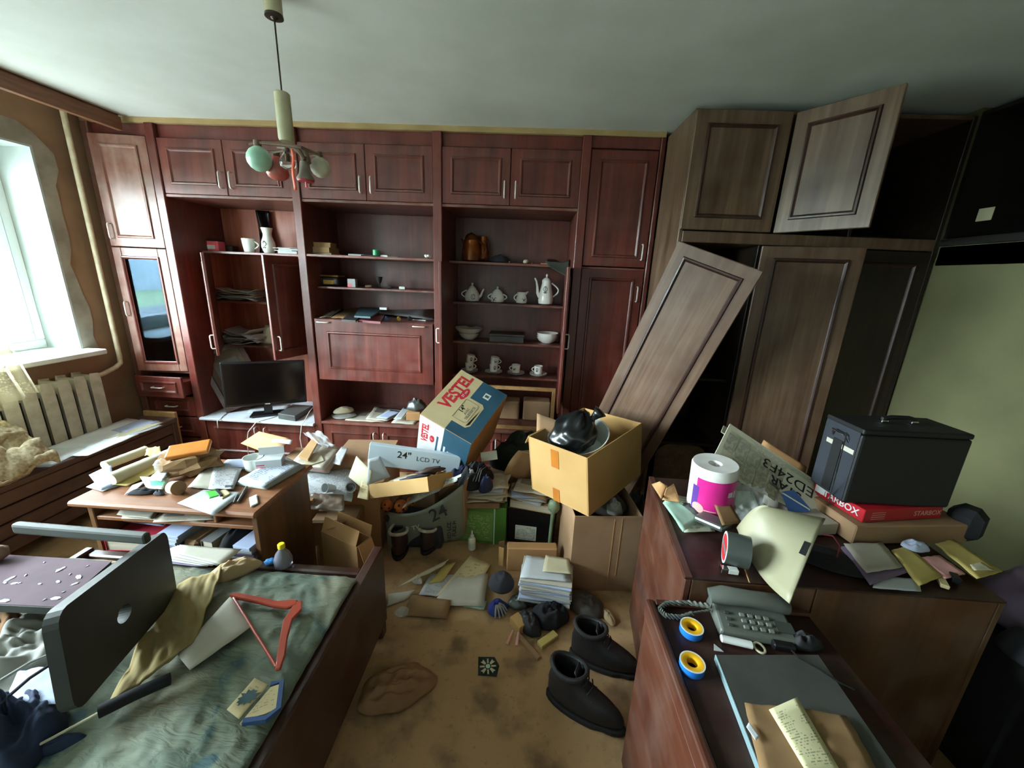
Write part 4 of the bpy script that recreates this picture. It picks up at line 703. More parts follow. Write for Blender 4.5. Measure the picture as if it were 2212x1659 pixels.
# red wooden hanger
hg = E('clothes_hanger', 'red painted wooden clothes hanger lying on the bed', 'hanger', Matrix.Translation(pz(600, 1340, ZB+.012)))
h0 = pz(600, 1340, ZB+.012)
def hp(x, y): return pz(x, y, ZB+.014)-h0
def ribbon(pts, ws, t):
    g = G(); vs = []
    for i, p_ in enumerate(pts):
        d = (pts[min(i+1, len(pts)-1)]-pts[max(i-1, 0)]).normalized(); s_ = Vector((-d.y, d.x, 0))*ws[i]
        for q in (p_+s_, p_-s_): vs += [q+Vector((0, 0, -t)), q+Vector((0, 0, t))]
    fs = []
    for i in range(len(pts)-1):
        o_ = i*4; fs += [(o_+1, o_+3, o_+7, o_+5), (o_, o_+4, o_+6, o_+2), (o_, o_+1, o_+5, o_+4), (o_+2, o_+6, o_+7, o_+3)]
    k = (len(pts)-1)*4; fs += [(0, 2, 3, 1), (k, k+1, k+3, k+2)]
    return g.add(vs, fs)
O('arm', ribbon([hp(*q) for q in ((499, 1285), (520, 1289), (560, 1297), (595, 1306), (625, 1306), (642, 1303))], [.008, .011, .011, .012, .018, .011], .006), 'hanger_red', hg, bev=.003)
O('arm', ribbon([hp(*q) for q in ((645, 1300), (640, 1318), (622, 1340), (613, 1380), (607, 1420), (600, 1448))], [.011, .018, .014, .011, .011, .007], .0055), 'hanger_red', hg, bev=.003)
O('bar', G().tube([hp(505, 1292), hp(552, 1368), hp(597, 1440)], .0045, 8), 'hanger_red', hg, smooth=True)
sheet('card', [(490, 1533, ZB+.012), (516, 1553, ZB+.012), (580, 1480, ZB+.014), (550, 1465, ZB+.014)], 'card_cream', 'cream card with a navy splash print on the bed', 'card', t=.002)
a_ = pz(535, 1508, ZB+.0155); g = G(); sp = []
for k in range(22): r_ = .023*(1 if k % 2 else .66)*random.uniform(.8, 1.1); sp.append((r_*math.cos(k*math.pi/11)*1.3, r_*math.sin(k*math.pi/11)))
O('navy_print', g.prism(sp, 0, .0006), 'cover_teal', bpy.data.objects['card'], Matrix.Translation(a_-bpy.data.objects['card'].location+Vector((0, 0, .003))) @ Matrix.Rotation(R(40), 4, 'Z'))
nb = slab('notepad', [(517, 1563, ZB+.016), (600, 1530, ZB+.016), (607, 1476, ZB+.016), (585, 1483, ZB+.016)], .009, 'card_cream', 'small cream notepad with navy edges beneath the splash card', 'notepad')
c_ = nb.location; O('navy_border', ribbon([pz(525, 1560, ZB+.012)-c_, pz(575, 1553, ZB+.012)-c_, pz(602, 1532, ZB+.012)-c_, pz(609, 1474, ZB+.012)-c_, pz(585, 1480, ZB+.012)-c_], [.006]*5, .006), 'cover_blue', nb)
# rod with black foam handle
rd = E('fishing_rod', 'thin rod with a thick black foam handle on the bed', 'rod', Matrix.Translation(pz(290, 1503, ZB+.02))); r0 = pz(290, 1503, ZB+.02)
O('foam_handle', G().tube([pz(213, 1538, ZB+.022)-r0, pz(290, 1500, ZB+.022)-r0, pz(368, 1466, ZB+.022)-r0], .0155, 14), 'foam_black', rd, smooth=True)
O('shaft', G().tube([pz(213, 1540, ZB+.022)-r0, pz(120, 1590, ZB+.018)-r0, pz(10, 1648, ZB+.015)-r0], .0032, 8), 'paper_cream', rd, smooth=True)
# the upturned stool: side panel with a hand hole, pink board and cross rail
K = .9375; pl = rotm(EYE+K*(Vector((-1.18, .909, .594))-EYE), (-.073, .261, 1.991)); L, H = .563*K, .253*K
stl = E('upturned_stool', 'dark painted stool lying on its side on the bed, hand hole in its panel', 'stool', pl)
pts = []
r_ = .035
for cx, cz, a0 in ((L/2-r_, H/2-r_, 0), (-L/2+r_, H/2-r_, 90), (-L/2+r_, -H/2+r_, 180), (L/2-r_, -H/2+r_, 270)):
    for k in range(5): a = R(a0+k*22.5); pts.append((cx+r_*math.cos(a), cz+r_*math.sin(a)))
hole = [(.035*math.cos(R(-k*15))-.035, .022*math.sin(R(-k*15))-.012) for k in range(24)]
bm = G(); n_ = len(pts); m_ = len(hole)
from mathutils.geometry import tessellate_polygon
tri = tessellate_polygon([[Vector((x, z, 0)) for x, z in pts], [Vector((x, z, 0)) for x, z in hole]])
allp = pts+hole; T_ = .014
bm.add([(x, -T_, z) for x, z in allp]+[(x, T_, z) for x, z in allp], [t_ for t_ in tri]+[tuple(q+n_+m_ for q in reversed(t_)) for t_ in tri]+[(i, (i+1) % n_, n_+m_+(i+1) % n_, n_+m_+i) for i in range(n_)]+[(n_+i, n_+(i+1) % m_, n_+m_+n_+(i+1) % m_, n_+m_+n_+i) for i in range(m_)])
O('side_panel', bm, 'stool_dark', stl)
inv = pl.inverted()
def loc(p_): return inv @ p_
zt = .645
tp = [pz(-230, 1184, zt), pz(242, 1213, zt), pz(128, 1312, zt), pz(-330, 1290, zt)]
g = G(); g.hexa([loc(p_-Vector((0, 0, .030))) for p_ in tp], [loc(p_) for p_ in tp]); O('board', g, 'stool_dark', stl, bev=.003)
g = G(); g.hexa([loc(p_) for p_ in tp], [loc(p_+Vector((0, 0, .002))) for p_ in tp]); pk = O('pink_surface', g, 'pink_board', stl)
for k in range(26):
    q = pz(random.uniform(5, 190), random.uniform(1212, 1300), zt+.003); s_ = random.choice((.003, .004, .006, .009)); g = G()
    if (q-tp[3]).length > .02: O('paint_flake', g.ball((0, 0, 0), (s_*1.6, s_*.7, .0012), 6, amp=.4), 'paint_flake', pk, inv @ Matrix.Translation(q) @ Matrix.Rotation(random.uniform(0, 6), 4, 'Z')) if k < 22 else None
zr = .80
rr = [pz(30, 1128, zr), pz(318, 1152, zr)]; d_ = (rr[1]-rr[0]); g = G(); w_ = Vector((0, .012, 0)); 
g.hexa([loc(rr[0]-w_-Vector((0, 0, .035))), loc(rr[1]-w_-Vector((0, 0, .035))), loc(rr[1]+w_-Vector((0, 0, .035))), loc(rr[0]+w_-Vector((0, 0, .035)))], [loc(rr[0]-w_), loc(rr[1]-w_), loc(rr[1]+w_), loc(rr[0]+w_)]); O('rail', g, 'stool_grey', stl, bev=.008, seg=2)
q = pz(0, 1212, zt+.003); O('brown_stone', G().ball((-.012, 0, .026), (.038, .03, .028), 14, amp=.25, fr=2), 'stone', None, Matrix.Translation(q), smooth=2, label='brown rounded lump sitting on the pink board', cat='stone')
# rumpled bedding at the lower left
heap('white_bedding', pz(60, 1440, ZB-.02), .20, .17, .10, 'cloth_white', 'rumpled off-white bedding under the stool panel', 'bedding', rz=20, seed=21, amp=.6, fold=.5, n=40)
heap('brown_cloth', pz(20, 1395, ZB-.02), .12, .06, .11, 'cloth_brown', 'brown cloth folded into the off-white bedding', 'cloth', rz=-20, seed=24, amp=.4, fold=.4)
sheet('polythene_sheet', [(0, 1530, ZB+.05), (150, 1518, ZB+.05), (130, 1435, ZB+.07), (40, 1450, ZB+.07)], 'paper_blue', 'pale bluish sheet on the bedding beside the stool panel', 'paper', wr=.015, t=.002)
for k, (a, b_, lb) in enumerate((((0, 1470), (128, 1405), 'upper thin pale strap crossing the off-white bedding'), ((0, 1520), (125, 1425), 'lower thin dark cord crossing the off-white bedding'))):
    p0, p1 = pz(*a, ZB+.10), pz(*b_, ZB+.10); tag(O('strap' if k == 0 else 'cord', G().tube([p0, (p0+p1)/2+Vector((0, 0, .008)), p1], .004, 7), 'cloth_white' if k == 0 else 'cloth_charcoal', smooth=True), lb, 'strap' if k == 0 else 'cord')
heap('jeans', pz(40, 1600, ZB-.02), .13, .10, .09, 'denim', 'dark blue jeans crumpled on the near left bed corner', 'trousers', rz=-35, seed=31, amp=.6, fold=.6, n=36)
heap('denim_strip', pz(105, 1625, ZB-.02), .07, .022, .03, 'denim', 'narrow dark blue strip of denim next to the crumpled jeans', 'cloth', rz=35, seed=33, amp=.4)
heap('socks', pz(70, 1535, ZB-.02), .10, .04, .03, 'cloth_navy', 'dark navy cloth between the jeans and the stool panel', 'cloth', rz=10, seed=35, amp=.4)
# bottle with a yellow cap at the foot of the bed
q = pz(592, 1240, .45); bt = E('bottle', 'squat clear bottle with a yellow cap behind the bed foot', 'bottle', at(q.x, 1.281, .4405))
O('body', G().lathe([(.026, 0), (.033, .004), (.034, .03), (.026, .055), (.012, .075), (.011, .085), (0, .085)], 20), 'bottle_plastic', bt, smooth=True); O('cap', G().lathe([(.0135, .082), (.0135, .098), (.011, .101), (0, .101)], 16), 'yellow_cap', bt, smooth=True)
O('blue_wrapper', G().ball((0, 0, .011), (.022, .016, .012), 12, amp=.5, fr=4, zmin=0), 'blue_plastic', None, at(pz(563, 1236, .45).x, 1.281, .4405), smooth=2, label='crumpled bright blue wrapper beside the yellow-capped bottle', cat='wrapper')
# ---------------------------------------------------------------- small brown desk and what is on and in it
DZ = .65
dk = E('desk', 'small brown desk with open shelves, its top covered in papers', 'desk', at(-1.43, 1.53, 0))
def db(n_, x0, x1, y0, y1, z0, z1, m_='desk_brown', bev=.003): return O(n_, G().box(x0+1.43, x1+1.43, y0-1.53, y1-1.53, z0, z1), m_, dk, bev=bev)
db('desk_top', -1.83, -1.045, 1.305, 1.735, DZ-.026, DZ, bev=.008); db('side_panel', -1.09, -1.066, 1.34, 1.715, 0, DZ-.026, 'desk_side'); db('side_panel', -1.79, -1.766, 1.34, 1.715, 0, DZ-.026, 'desk_side')
db('shelf', -1.766, -1.09, 1.345, 1.71, .545, .563); db('shelf', -1.766, -1.09, 1.345, 1.71, .385, .403); db('shelf', -1.766, -1.09, 1.345, 1.71, .15, .168); db('back_panel', -1.766, -1.09, 1.70, 1.712, .1, .6, 'desk_side'); db('divider', -1.262, -1.248, 1.35, 1.70, .563, DZ-.026)
z = DZ+.001
def roll(name, a, b_, za, zb, r, m_, label, flat=.8, cat='paper roll'):
    p0, p1 = pz(*a, za), pz(*b_, zb); g = G(); k = 12
    pts = [p0+(p1-p0)*i/k for i in range(k+1)]; c = (p0+p1)/2; c.z = DZ
    sp = []
    for i in range(k+1): sp.append(r*(1+.10*noise.noise(Vector((i*.8, r*90, 1)))))
    g.tube([q-c for q in pts], sp, 14, flat=flat)
    return O(name, g, m_, None, Matrix.Translation(c), smooth=True, label=label, cat=cat)
sheet('paper_sheet', [(186, 1052, z+.002), (222, 1062, z+.002), (262, 1048, z+.002), (216, 1036, z+.002)], 'paper_white', 'white sheet poking out at the far left desk corner')
sheet('envelope', [(192, 1026, z+.03), (218, 1060, z+.012), (246, 1048, z+.012), (240, 1003, z+.04)], 'paper_blue', 'bluish white envelope at the left end of the desk', 'envelope')
roll('paper_roll', (226, 1006), (316, 972), z+.035, z+.035, .026, 'paper_cream', 'rear roll of cream wrapping paper on the desk'); sheet('paper_sheet', [(312, 985, z+.05), (350, 985, z+.05), (345, 965, z+.055), (318, 967, z+.055)], 'paper_yellow', 'torn yellowish wrapper sticking up behind the paper rolls', wr=.01)
roll('paper_roll', (238, 1036), (376, 978), z+.034, z+.034, .034, 'paper_cream', 'front roll of cream wrapping paper on the desk'); sheet('paper_sheet', [(242, 1046, z+.015), (275, 1050, z+.006), (350, 1015, z+.02), (330, 1005, z+.03)], 'paper_yellow', 'loose yellowish flap of paper under the front roll', wr=.012)
heap('paper_scrap', pz(248, 1040, z), .03, .025, .035, 'paper_white', 'crumpled white paper at the end of the front roll', 'paper', seed=41, amp=.6, n=14)
a_ = pz(405, 1030, z); g = G(); g.ball((0, 0, .058), (.115, .068, .062), 16, amp=.55, fr=2.6, zmin=.001, seed=4)
O('parcel', g, 'paper_kraft', None, at(a_.x, a_.y+.03, z, 28), label='crumpled brown paper parcel with an orange carton top on the desk', cat='parcel')
g = G().box(-.085, .075, -.042, .05, 0, .022); O('carton_lid', g, 'packing_tape', bpy.data.objects['parcel'], at(.01, -.005, .112, 0, 14, -4), bev=.006, seg=2); O('tape_end', G().ball((-.10, -.02, .07), (.025, .03, .03), 12, amp=.5), 'plastic_film', bpy.data.objects['parcel'], smooth=2)
sheet('banknote', [(352, 1057, z+.010), (318, 1056, z+.010), (302, 1030, z+.03), (368, 1030, z+.03)], 'banknote', 'greenish printed sheet with a teal picture near the desk front', 'paper', wr=.006)
sheet('paper_sheet', [(268, 1070, z+.004), (292, 1060, z+.004), (320, 1036, z+.008), (286, 1048, z+.008)], 'paper_white', 'white sheet running under the greenish printed sheet'); sheet('paper_sheet', [(322, 1033, z+.035), (350, 1040, z+.035), (365, 1018, z+.04), (345, 1012, z+.04)], 'paper_white', 'white sheet between the front roll and the brown parcel', wr=.004)
heap('glove', pz(308, 1066, z), .055, .022, .022, 'cloth_black', 'black leather glove lying near the front desk edge', 'glove', rz=12, seed=44, amp=.5, n=18); heap('brush', pz(345, 1068, z), .025, .016, .016, 'cloth_charcoal', 'small dark brush between the black glove and the wooden cup', 'brush', seed=45, amp=.8, n=14)
q = pz(380, 1066, z); p = E('cup_on_side', 'pale wooden cup tipped on its side on the desk', 'cup', at(q.x, q.y, z+.028, -18, 0, 80)); O('bowl', G().lathe([(.0, 0), (.020, .002), (.026, .012), (.029, .055), (.027, .055), (.023, .012), (0, .008)], 20), 'paper_grey', p, at(0, 0, -.03), smooth=True); O('rim', G().lathe([(.0275, .055), (.0295, .052), (.0298, .058), (.0275, .059)], 20), 'paper_kraft', p, at(0, 0, -.03), smooth=True)
sheet('paper_sheet', [(405, 1052, z+.006), (470, 1058, z+.006), (512, 1015, z+.012), (455, 998, z+.03)], 'paper_grey', 'grey creased sheet under the printed letter on the desk', wr=.006)
sheet('letter', [(450, 1056, z+.016), (505, 1056, z+.014), (522, 1012, z+.022), (463, 1000, z+.032)], 'teletext_print', 'printed letter with dark stamps in the middle of the desk', 'letter', wr=.004)
q = pz(533, 1028, z); p = E('white_bowl', 'round white ceramic pot among papers on the desk', 'pot', at(q.x-.01, q.y+.07, z)); O('bowl', G().lathe([(.034, 0), (.040, .004), (.044, .055), (.046, .062), (.042, .062), (.039, .02), (0, .01)], 26), 'white_glaze', p, smooth=True)
stack(pz(515, 1008, z).x+.0, 1.665, z, .14, .09, 4, ['paper_white', 'paper_blue'], 'white sheet in the pile behind the white ceramic pot', 'papers behind the pot', 10, .006, 8, dz=.006)
q = pz(585, 1000, z); p = E('medicine_box', 'open white medicine box with red stripes at the back of the desk', 'box', at(-1.215, 1.66, z, 20)); O('carton', G().box(-.05, .06, -.035, .035, 0, .062), 'paper_white', p, bev=.001); O('flap', G().box(-.05, .06, .035, .037, .062, .10), 'paper_white', p, Matrix.Rotation(R(0), 4, 'X')); 
for k in range(3): O('red_stripe', G().box(-.046, -.012, -.0355, -.035, .012+.012*k, .017+.012*k), 'red_print', p)
for k in range(7):
    d = .003*k; sheet('paper_sheet', [(518-1.5*k, 1034+k*2.2-d, z+.002+.004*(6-k)), (570+k, 1052+k, z+.002+.004*(6-k)), (650+1.5*k, 1003+k, z+.002+.004*(6-k)), (607+k, 982+k, z+.002+.004*(6-k))], ('sheet_hand', 'paper_white', 'sheet_print', 'paper_blue', 'paper_green', 'paper_white', 'paper_grey')[k], ('handwritten blue-inked sheet topmost in the big pile on the desk', 'white sheet right under the handwritten sheet', 'printed sheet third in the pile under the handwritten sheet', 'bluish sheet in the middle of the pile under the handwritten sheet', 'mint green sheet in the pile under the handwritten sheet', 'white sheet below the mint green one', 'grey sheet lowest in the pile under the handwritten sheet')[k], wr=.002)
sheet('paper_sheet', [(383, 1087, z+.003), (462, 1114, z+.006), (526, 1064, z+.003), (440, 1058, z+.003)], 'paper_white', 'clean white sheet hanging over the front edge of the desk', bulge=.002)
sheet('green_card', [(443, 1062, z+.007), (452, 1077, z+.007), (475, 1070, z+.007), (468, 1058, z+.008)], 'green_card', 'bright green card lying on the clean white sheet', 'card', t=.002); sheet('beige_card', [(470, 1062, z+.008), (480, 1078, z+.008), (499, 1066, z+.008), (488, 1056, z+.008)], 'card_cream', 'beige card with a dark band beside the bright green card', 'card', t=.002)
sheet('black_card', [(465, 1060, z+.012), (476, 1073, z+.012), (482, 1070, z+.012), (472, 1057, z+.012)], 'ink_black', 'small black slip between the green and the beige card', 'card', t=.002)
tag(O('pen', G().tube([pz(514, 1085, z+.006), pz(533, 1052, z+.006)], .0055, 10), 'dull_metal', smooth=True), 'silver pen lying on the right of the clean white sheet', 'pen'); tag(O('knife', G().tube([pz(505, 1086, z+.005), pz(512, 1070, z+.005)], .0045, 8), 'folder_slate', smooth=True), 'short grey knife next to the silver pen', 'knife')
sheet('ticket', [(541, 1096, z+.003), (559, 1087, z+.003), (555, 1068, z+.003), (538, 1075, z+.003)], 'label_print', 'little white ticket at the right front corner of the desk', 'ticket')
# upper slot: newspapers; middle shelf: books and envelopes
for k, (cs, m_, lb) in enumerate((([(262, 1120, .567), (440, 1128, .567), (455, 1108, .567), (270, 1100, .567)], 'newsprint', 'newspaper lowest in the desk slot, at its left'), ([(330, 1128, .573), (472, 1122, .573), (480, 1106, .573), (345, 1108, .573)], 'newsprint', 'newspaper sticking out in the middle of the desk slot'), ([(252, 1112, .58), (330, 1122, .58), (345, 1102, .58), (262, 1097, .58)], 'paper_grey', 'grey paper curling out at the left of the desk slot'))): sheet('newspaper' if 'newsp' in lb else 'paper_sheet', cs, m_, lb, wr=.004)
def bx(x, y, z0, w, d, h, rz, m_, label, cat='box', name='box', bev=.002): return O(name, G().box(-w/2, w/2, -d/2, d/2, 0, h), m_, None, at(x, y, z0, rz), bev=bev, label=label, cat=cat)
bk(-1.62, 1.44, .404, .26, .20, .05, 4, 'cover_crimson', 'thick dark crimson book under the bluish envelope in the desk'); sheet('envelope', [(258, 1125, .472), (352, 1137, .472), (372, 1122, .472), (272, 1108, .472)], 'paper_blue', 'bluish envelope lying on the crimson book in the desk', 'envelope', wr=.004)
bk(-1.72, 1.47, .169, .07, .22, .17, 2, 'cover_red', 'dark red binder standing at the left end of the lower shelf', name='binder') if False else bx(-1.72, 1.47, .169, .07, .22, .16, 2, 'cover_red', 'dark red binder standing at the left end of the lower shelf', 'binder', 'binder')
for k in range(6): bx(-1.475+.0035*k, 1.43, .404+.016*k, .10, .19, .014, -14+2*k, ('paper_blue', 'paper_white', 'paper_lilac', 'paper_blue', 'paper_white', 'paper_blue')[k], ('lowest bluish folder', 'second white folder', 'lilac grey folder', 'fourth bluish folder', 'fifth white folder', 'topmost bluish folder')[k]+' in the slanting pile inside the desk', 'folder', 'folder', .001)
bx(-1.375, 1.45, .404, .07, .20, .06, -8, 'carton_dull', 'brown bundle between the folders and the pale books in the desk', 'bundle', 'bundle', .012); bk(-1.305, 1.45, .404, .055, .19, .06, -8, 'cover_grey', 'grey block of pages left of the black pouch in the desk', 'pages')
heap('pouch', (-1.235, 1.44, .404), .045, .11, .085, 'cloth_black', 'black pouch lying between books inside the desk', 'pouch', rz=-14, seed=51, amp=.15, fold=.1, n=20)
for k in range(4): bx(-1.145+.004*k, 1.42, .404+.017*k, .10-.006*k, .18, .015, 3-4*k, ('paper_white', 'paper_lilac', 'paper_white', 'paper_blue')[k], ('lowest white notebook', 'lilac notebook', 'upper white notebook', 'topmost small bluish envelope')[k]+' in the right-hand pile inside the desk', 'notebook', 'notebook', .001)
# bottom of the desk
sheet('magazine', [(-1.56, 1.36, .172), (-1.36, 1.35, .172), (-1.33, 1.60, .176), (-1.53, 1.62, .176)], 'magazine', 'glossy magazine with a red cover picture under the desk', 'magazine', t=.004, f=lambda *a: Vector(a)); bk(-1.52, 1.42, .184, .22, .17, .07, -6, 'cover_crimson', 'crimson and white catalogue on the lowest desk shelf', 'pages_white')
bx(-1.36, 1.40, .178, .07, .08, .10, 8, 'paper_white', 'white carton on the lowest desk shelf'); heap('black_cloth', (-1.25, 1.46, .169), .09, .09, .14, 'cloth_charcoal', 'charcoal cloth stuffed on the lowest desk shelf', 'cloth', seed=53, amp=.3); bx(-1.14, 1.44, .169, .07, .14, .12, 0, 'cover_grey', 'grey block on the lowest desk shelf by the side panel')
for k in range(5): sheet('paper_sheet', [(pz(395+12*k, 1262-3*k, .43).x, 1.265+.01*k, .47+.002*k)]*0 or [Vector((-1.42+.02*k, 1.21+.008*k, .478+.004*k)), Vector((-1.2+.02*k, 1.20, .478+.004*k)), Vector((-1.19+.02*k, 1.29, .478+.004*k)), Vector((-1.41+.01*k, 1.292, .478+.004*k))], ('paper_lilac', 'paper_white', 'paper_grey', 'paper_white', 'paper_grey')[k], ('lilac', 'lower white', 'lower grey', 'upper white', 'topmost grey')[k]+' sheet in the thin pile at the foot of the bed', wr=.002)
# ---------------------------------------------------------------- the heap between desk and cartons
def carton(name, label, M, sx, sy, sz, m_='carton', inner='carton_inner', t=.006, flaps=(), cat='box'):
    """open box, origin at the middle of its bottom; flaps: (side, angle from vertical outward, length)"""
    p = E(name, label, cat, M); x, y = sx/2, sy/2
    g = G().box(-x, x, -y, y, 0, t).box(-x, x, -y, -y+t, t, sz).box(-x, x, y-t, y, t, sz).box(-x, -x+t, -y+t, y-t, t, sz).box(x-t, x, -y+t, y-t, t, sz)
    O('body', g, m_, p, bev=.0015)
    for s_, a_, ln in flaps:
        w = {'f': sx, 'b': sx, 'l': sy, 'r': sy}[s_]-.01; rz = {'f': 0, 'r': 90, 'b': 180, 'l': 270}[s_]; d = {'f': y, 'b': y, 'l': x, 'r': x}[s_]
        O('flap', G().box(-w/2, w/2, 0, t*.7, 0, ln), m_, p, Matrix.Rotation(R(rz), 4, 'Z') @ Matrix.Translation((0, -d, sz)) @ Matrix.Rotation(R(a_), 4, 'X'), bev=.001)
    return p
# lower and upper packing cartons on the right of the heap
lo = carton('carton', 'tall brown carton standing on the floor under the pale one', rotm((.435, 1.905, 0), (0, 0, .10)), .35, .33, .455, 'carton_dull', flaps=())
O('crease', G().box(.03, .034, -.1665, -.165, .05, .44).box(.07, .073, -.1665, -.165, .1, .44), 'carton', lo)
heap('grey_cloth', (.47, 1.93, .38), .13, .11, .09, 'cloth_grey', 'grey cloth filling the tall brown carton', 'cloth', seed=61); heap('cream_cloth', (.50, 1.86, .40), .05, .05, .07, 'cloth_white', 'scrap of off-white cloth in the tall brown carton', 'cloth', seed=62)
up = carton('carton', 'large pale carton tilted on top of the tall brown one', rotm((.354, 2.0, .655), (-.05, -.116, .813)) @ Matrix.Translation((0, 0, -.1615)), .50, .385, .323, 'carton_pale', flaps=(('b', 150, .06), ))
for q in ((-.252, -.2505, -.015, .035, .20, .30), (-.252, -.2505, -.01, .034, 0, .075)): O('packing_tape', G().box(*q), 'packing_tape', up)
U = up.matrix_world
sheet('cardboard_sheet', [py_(1158, 960, 2.02), py_(1212, 975, 2.0), py_(1214, 912, 2.04), py_(1160, 893, 2.06)], 'carton_dull', 'beige card sheet standing in the left of the pale carton', 'cardboard', t=.004)
p = E('album', 'green edged album standing in the pale carton', 'album', Matrix.Translation(py_(1206, 968, 2.08)) @ Matrix.Rotation(R(38), 4, 'Y') @ Matrix.Rotation(R(-10), 4, 'Z')); O('cover', G().box(-.006, .006, -.09, .09, -.05, .20), 'cloth_green_dark', p, bev=.001); O('page_block', G().box(-.017, -.006, -.085, .085, -.045, .19), 'paper_cream', p)
p = E('basin', 'large cream plastic basin standing on edge inside the pale carton', 'basin', Matrix.Translation(py_(1252, 940, 1.99)+Vector((0, 0, -.03))) @ Matrix.Rotation(R(-14), 4, 'Y') @ Matrix.Rotation(R(16), 4, 'X')); O('bowl', G().lathe([(0, -.09), (.10, -.09), (.12, -.08), (.158, .04), (.166, .045), (.162, .038), (.122, -.074), (0, -.082)], 36), 'white_glaze', p, smooth=True)
g = G(); g.ball((0, 0, 0), (.125, .115, .085), 34, amp=.25, fr=2.6, zmin=-.08)
for i, v in enumerate(g.v):
    d_ = Vector(v); a_ = math.atan2(d_.y, d_.x); t_ = max(0, (d_.z+.02)/.1); k_ = 1+.09*t_*math.sin(a_*7+3*d_.z*20)+.05*noise.noise(d_*38)+.04*abs(noise.noise(d_*70)); g.v[i] = tuple(d_*k_+Vector((.045*t_*t_, 0, .03*t_*t_)))
p = O('refuse_bag', g, 'plastic_bag_black', None, at(py_(1238, 940, 1.96), rz=30), sub=1, smooth=2, label='knotted black plastic bag stuffed into the pale carton', cat='bag')
g = G(); g.lathe([(.055, 0), (.03, .03), (.016, .05), (.024, .075), (.040, .105), (.028, .10), (.012, .06)], 14); O('knot', g, 'plastic_bag_black', p, at(.075, -.01, .055, 0, 20, 35), smooth=2)
# tilted carton of a small television set, with its print
VM = rotm((-.408, 2.348, .644), (.464, .392, -.25)); vx, vy, vz = .346, .445, .487
vb = E('television_carton', 'tilted cream and teal television carton with red lettering', 'box', VM)
O('body', G().box(-vx/2, vx/2, -vy/2, vy/2, -vz/2, vz/2), 'carton', vb, bev=.003)
zt_ = vz/2+.0008; X0, X1, Y0, Y1 = -vx/2+.002, vx/2-.002, -vy/2+.002, vy/2-.002
O('cream_face', G().prism([(X0, Y0), (-.005, Y0), (-.005, Y1), (X0, Y1)], zt_-.001, zt_), 'cream_print', vb); O('teal_face', G().prism([(-.005, Y0), (X1, Y0), (X1, Y1), (-.005, Y1)], zt_-.001, zt_), 'teal_print', vb)
y_ = -vy/2-.0008; O('cream_side', G().box(X0, -.005, y_, y_+.001, -vz/2+.002, vz/2-.002), 'white_print', vb); O('teal_side', G().box(-.005, X1, y_, y_+.001, -vz/2+.002, vz/2-.002), 'teal_print', vb)
TX = lambda x, y, rz, h=.0006: Matrix.Translation((x, y, zt_+h)) @ Matrix.Rotation(R(rz), 4, 'Z')
text('VESTEL', .108, 'red_print', vb, Matrix.Translation((-.098, .05, zt_+.0006)) @ Matrix.Rotation(R(90), 4, 'Z') @ Matrix.Diagonal((.88, 1, 1, 1)), bold=.0035, shear=.05)
pts = [(.022*math.cos(a*.2618), .05*math.sin(a*.2618)) for a in range(24)]; O('red_oval', G().prism([(x-.047, y+.062) for x, y in pts], zt_, zt_+.0006), 'red_print', vb); text('37 cm', .024, 'white_print', vb, TX(-.047, .062, 90, .0012))
scr = [(-.030, -.135), (-.010, -.15), (.085, -.15), (.105, -.125), (.105, .035), (.085, .055), (-.010, .055), (-.030, .04)]; O('drawn_set', G().prism(scr, zt_, zt_+.0006), 'cream_print', vb)
g = G(); ins = [(-.018, -.125), (.062, -.125), (.074, -.11), (.074, .02), (.062, .033), (-.018, .033)]; g.tube([(x, y, zt_+.0012) for x, y in ins], .0009, 4, closed=True); O('outline', g, 'ink_grey', vb)
text('14"', .04, 'ink_black', vb, TX(.004, -.045, 90, .0012), bold=.0008); text('AVEC', .022, 'ink_grey', vb, TX(.034, -.045, 90, .0012)); text('TELETEXTE', .022, 'ink_grey', vb, TX(.056, -.045, 90, .0012))
g = G(); g.prism([(.080, -.14), (.096, -.12), (.096, .01), (.088, -.06)], zt_+.0006, zt_+.0012); O('shadow_print', g, 'ink_black', vb); O('sticker', G().box(.055, .095, .105, .15, zt_, zt_+.0007), 'label_print', vb); O('barcode', G().box(.062, .088, .118, .138, zt_+.0007, zt_+.001), 'ink_grey', vb)
FY = lambda x, z, rz: Matrix.Translation((x, y_-.0008, z)) @ Matrix.Rotation(R(90), 4, 'X') @ Matrix.Rotation(R(rz), 4, 'Z')
text('VESTEL', .062, 'red_print', vb, FY(-.125, .10, 90) @ Matrix.Diagonal((.95, 1, 1, 1)), bold=.002); O('red_oval', G().prism(pts, 0, .0006), 'red_print', vb, FY(-.075, .075, 0) @ Matrix.Scale(.7, 4)); text('37', .02, 'white_print', vb, FY(-.075, .075, 90) @ Matrix.Translation((0, 0, .001)))
for k in range(6): O('stripe', G().box(-.045+.027*k, -.033+.027*k, y_-.0006, y_, -.06, .13-.03*k), 'white_print' if k else 'teal_print', vb)
# flat carton of a television, lying behind
LM = rotm((-.659, 2.267, .535), (.021, .163, .152)); lb = E('flat_carton', 'long white flat carton with black lettering, lying behind the tray', 'box', LM)
O('body', G().box(-.2655, .2655, -.2, -.165, -.0665, .0665), 'lcd_carton', lb, bev=.004, seg=2)
FL = lambda x, z: Matrix.Translation((x, -.2008, z)) @ Matrix.Rotation(R(90), 4, 'X')
text('24"', .06, 'ink_black', lb, FL(-.065, .022), bold=.0006); text('LCD TV', .040, 'ink_grey', lb, FL(.075, .012))
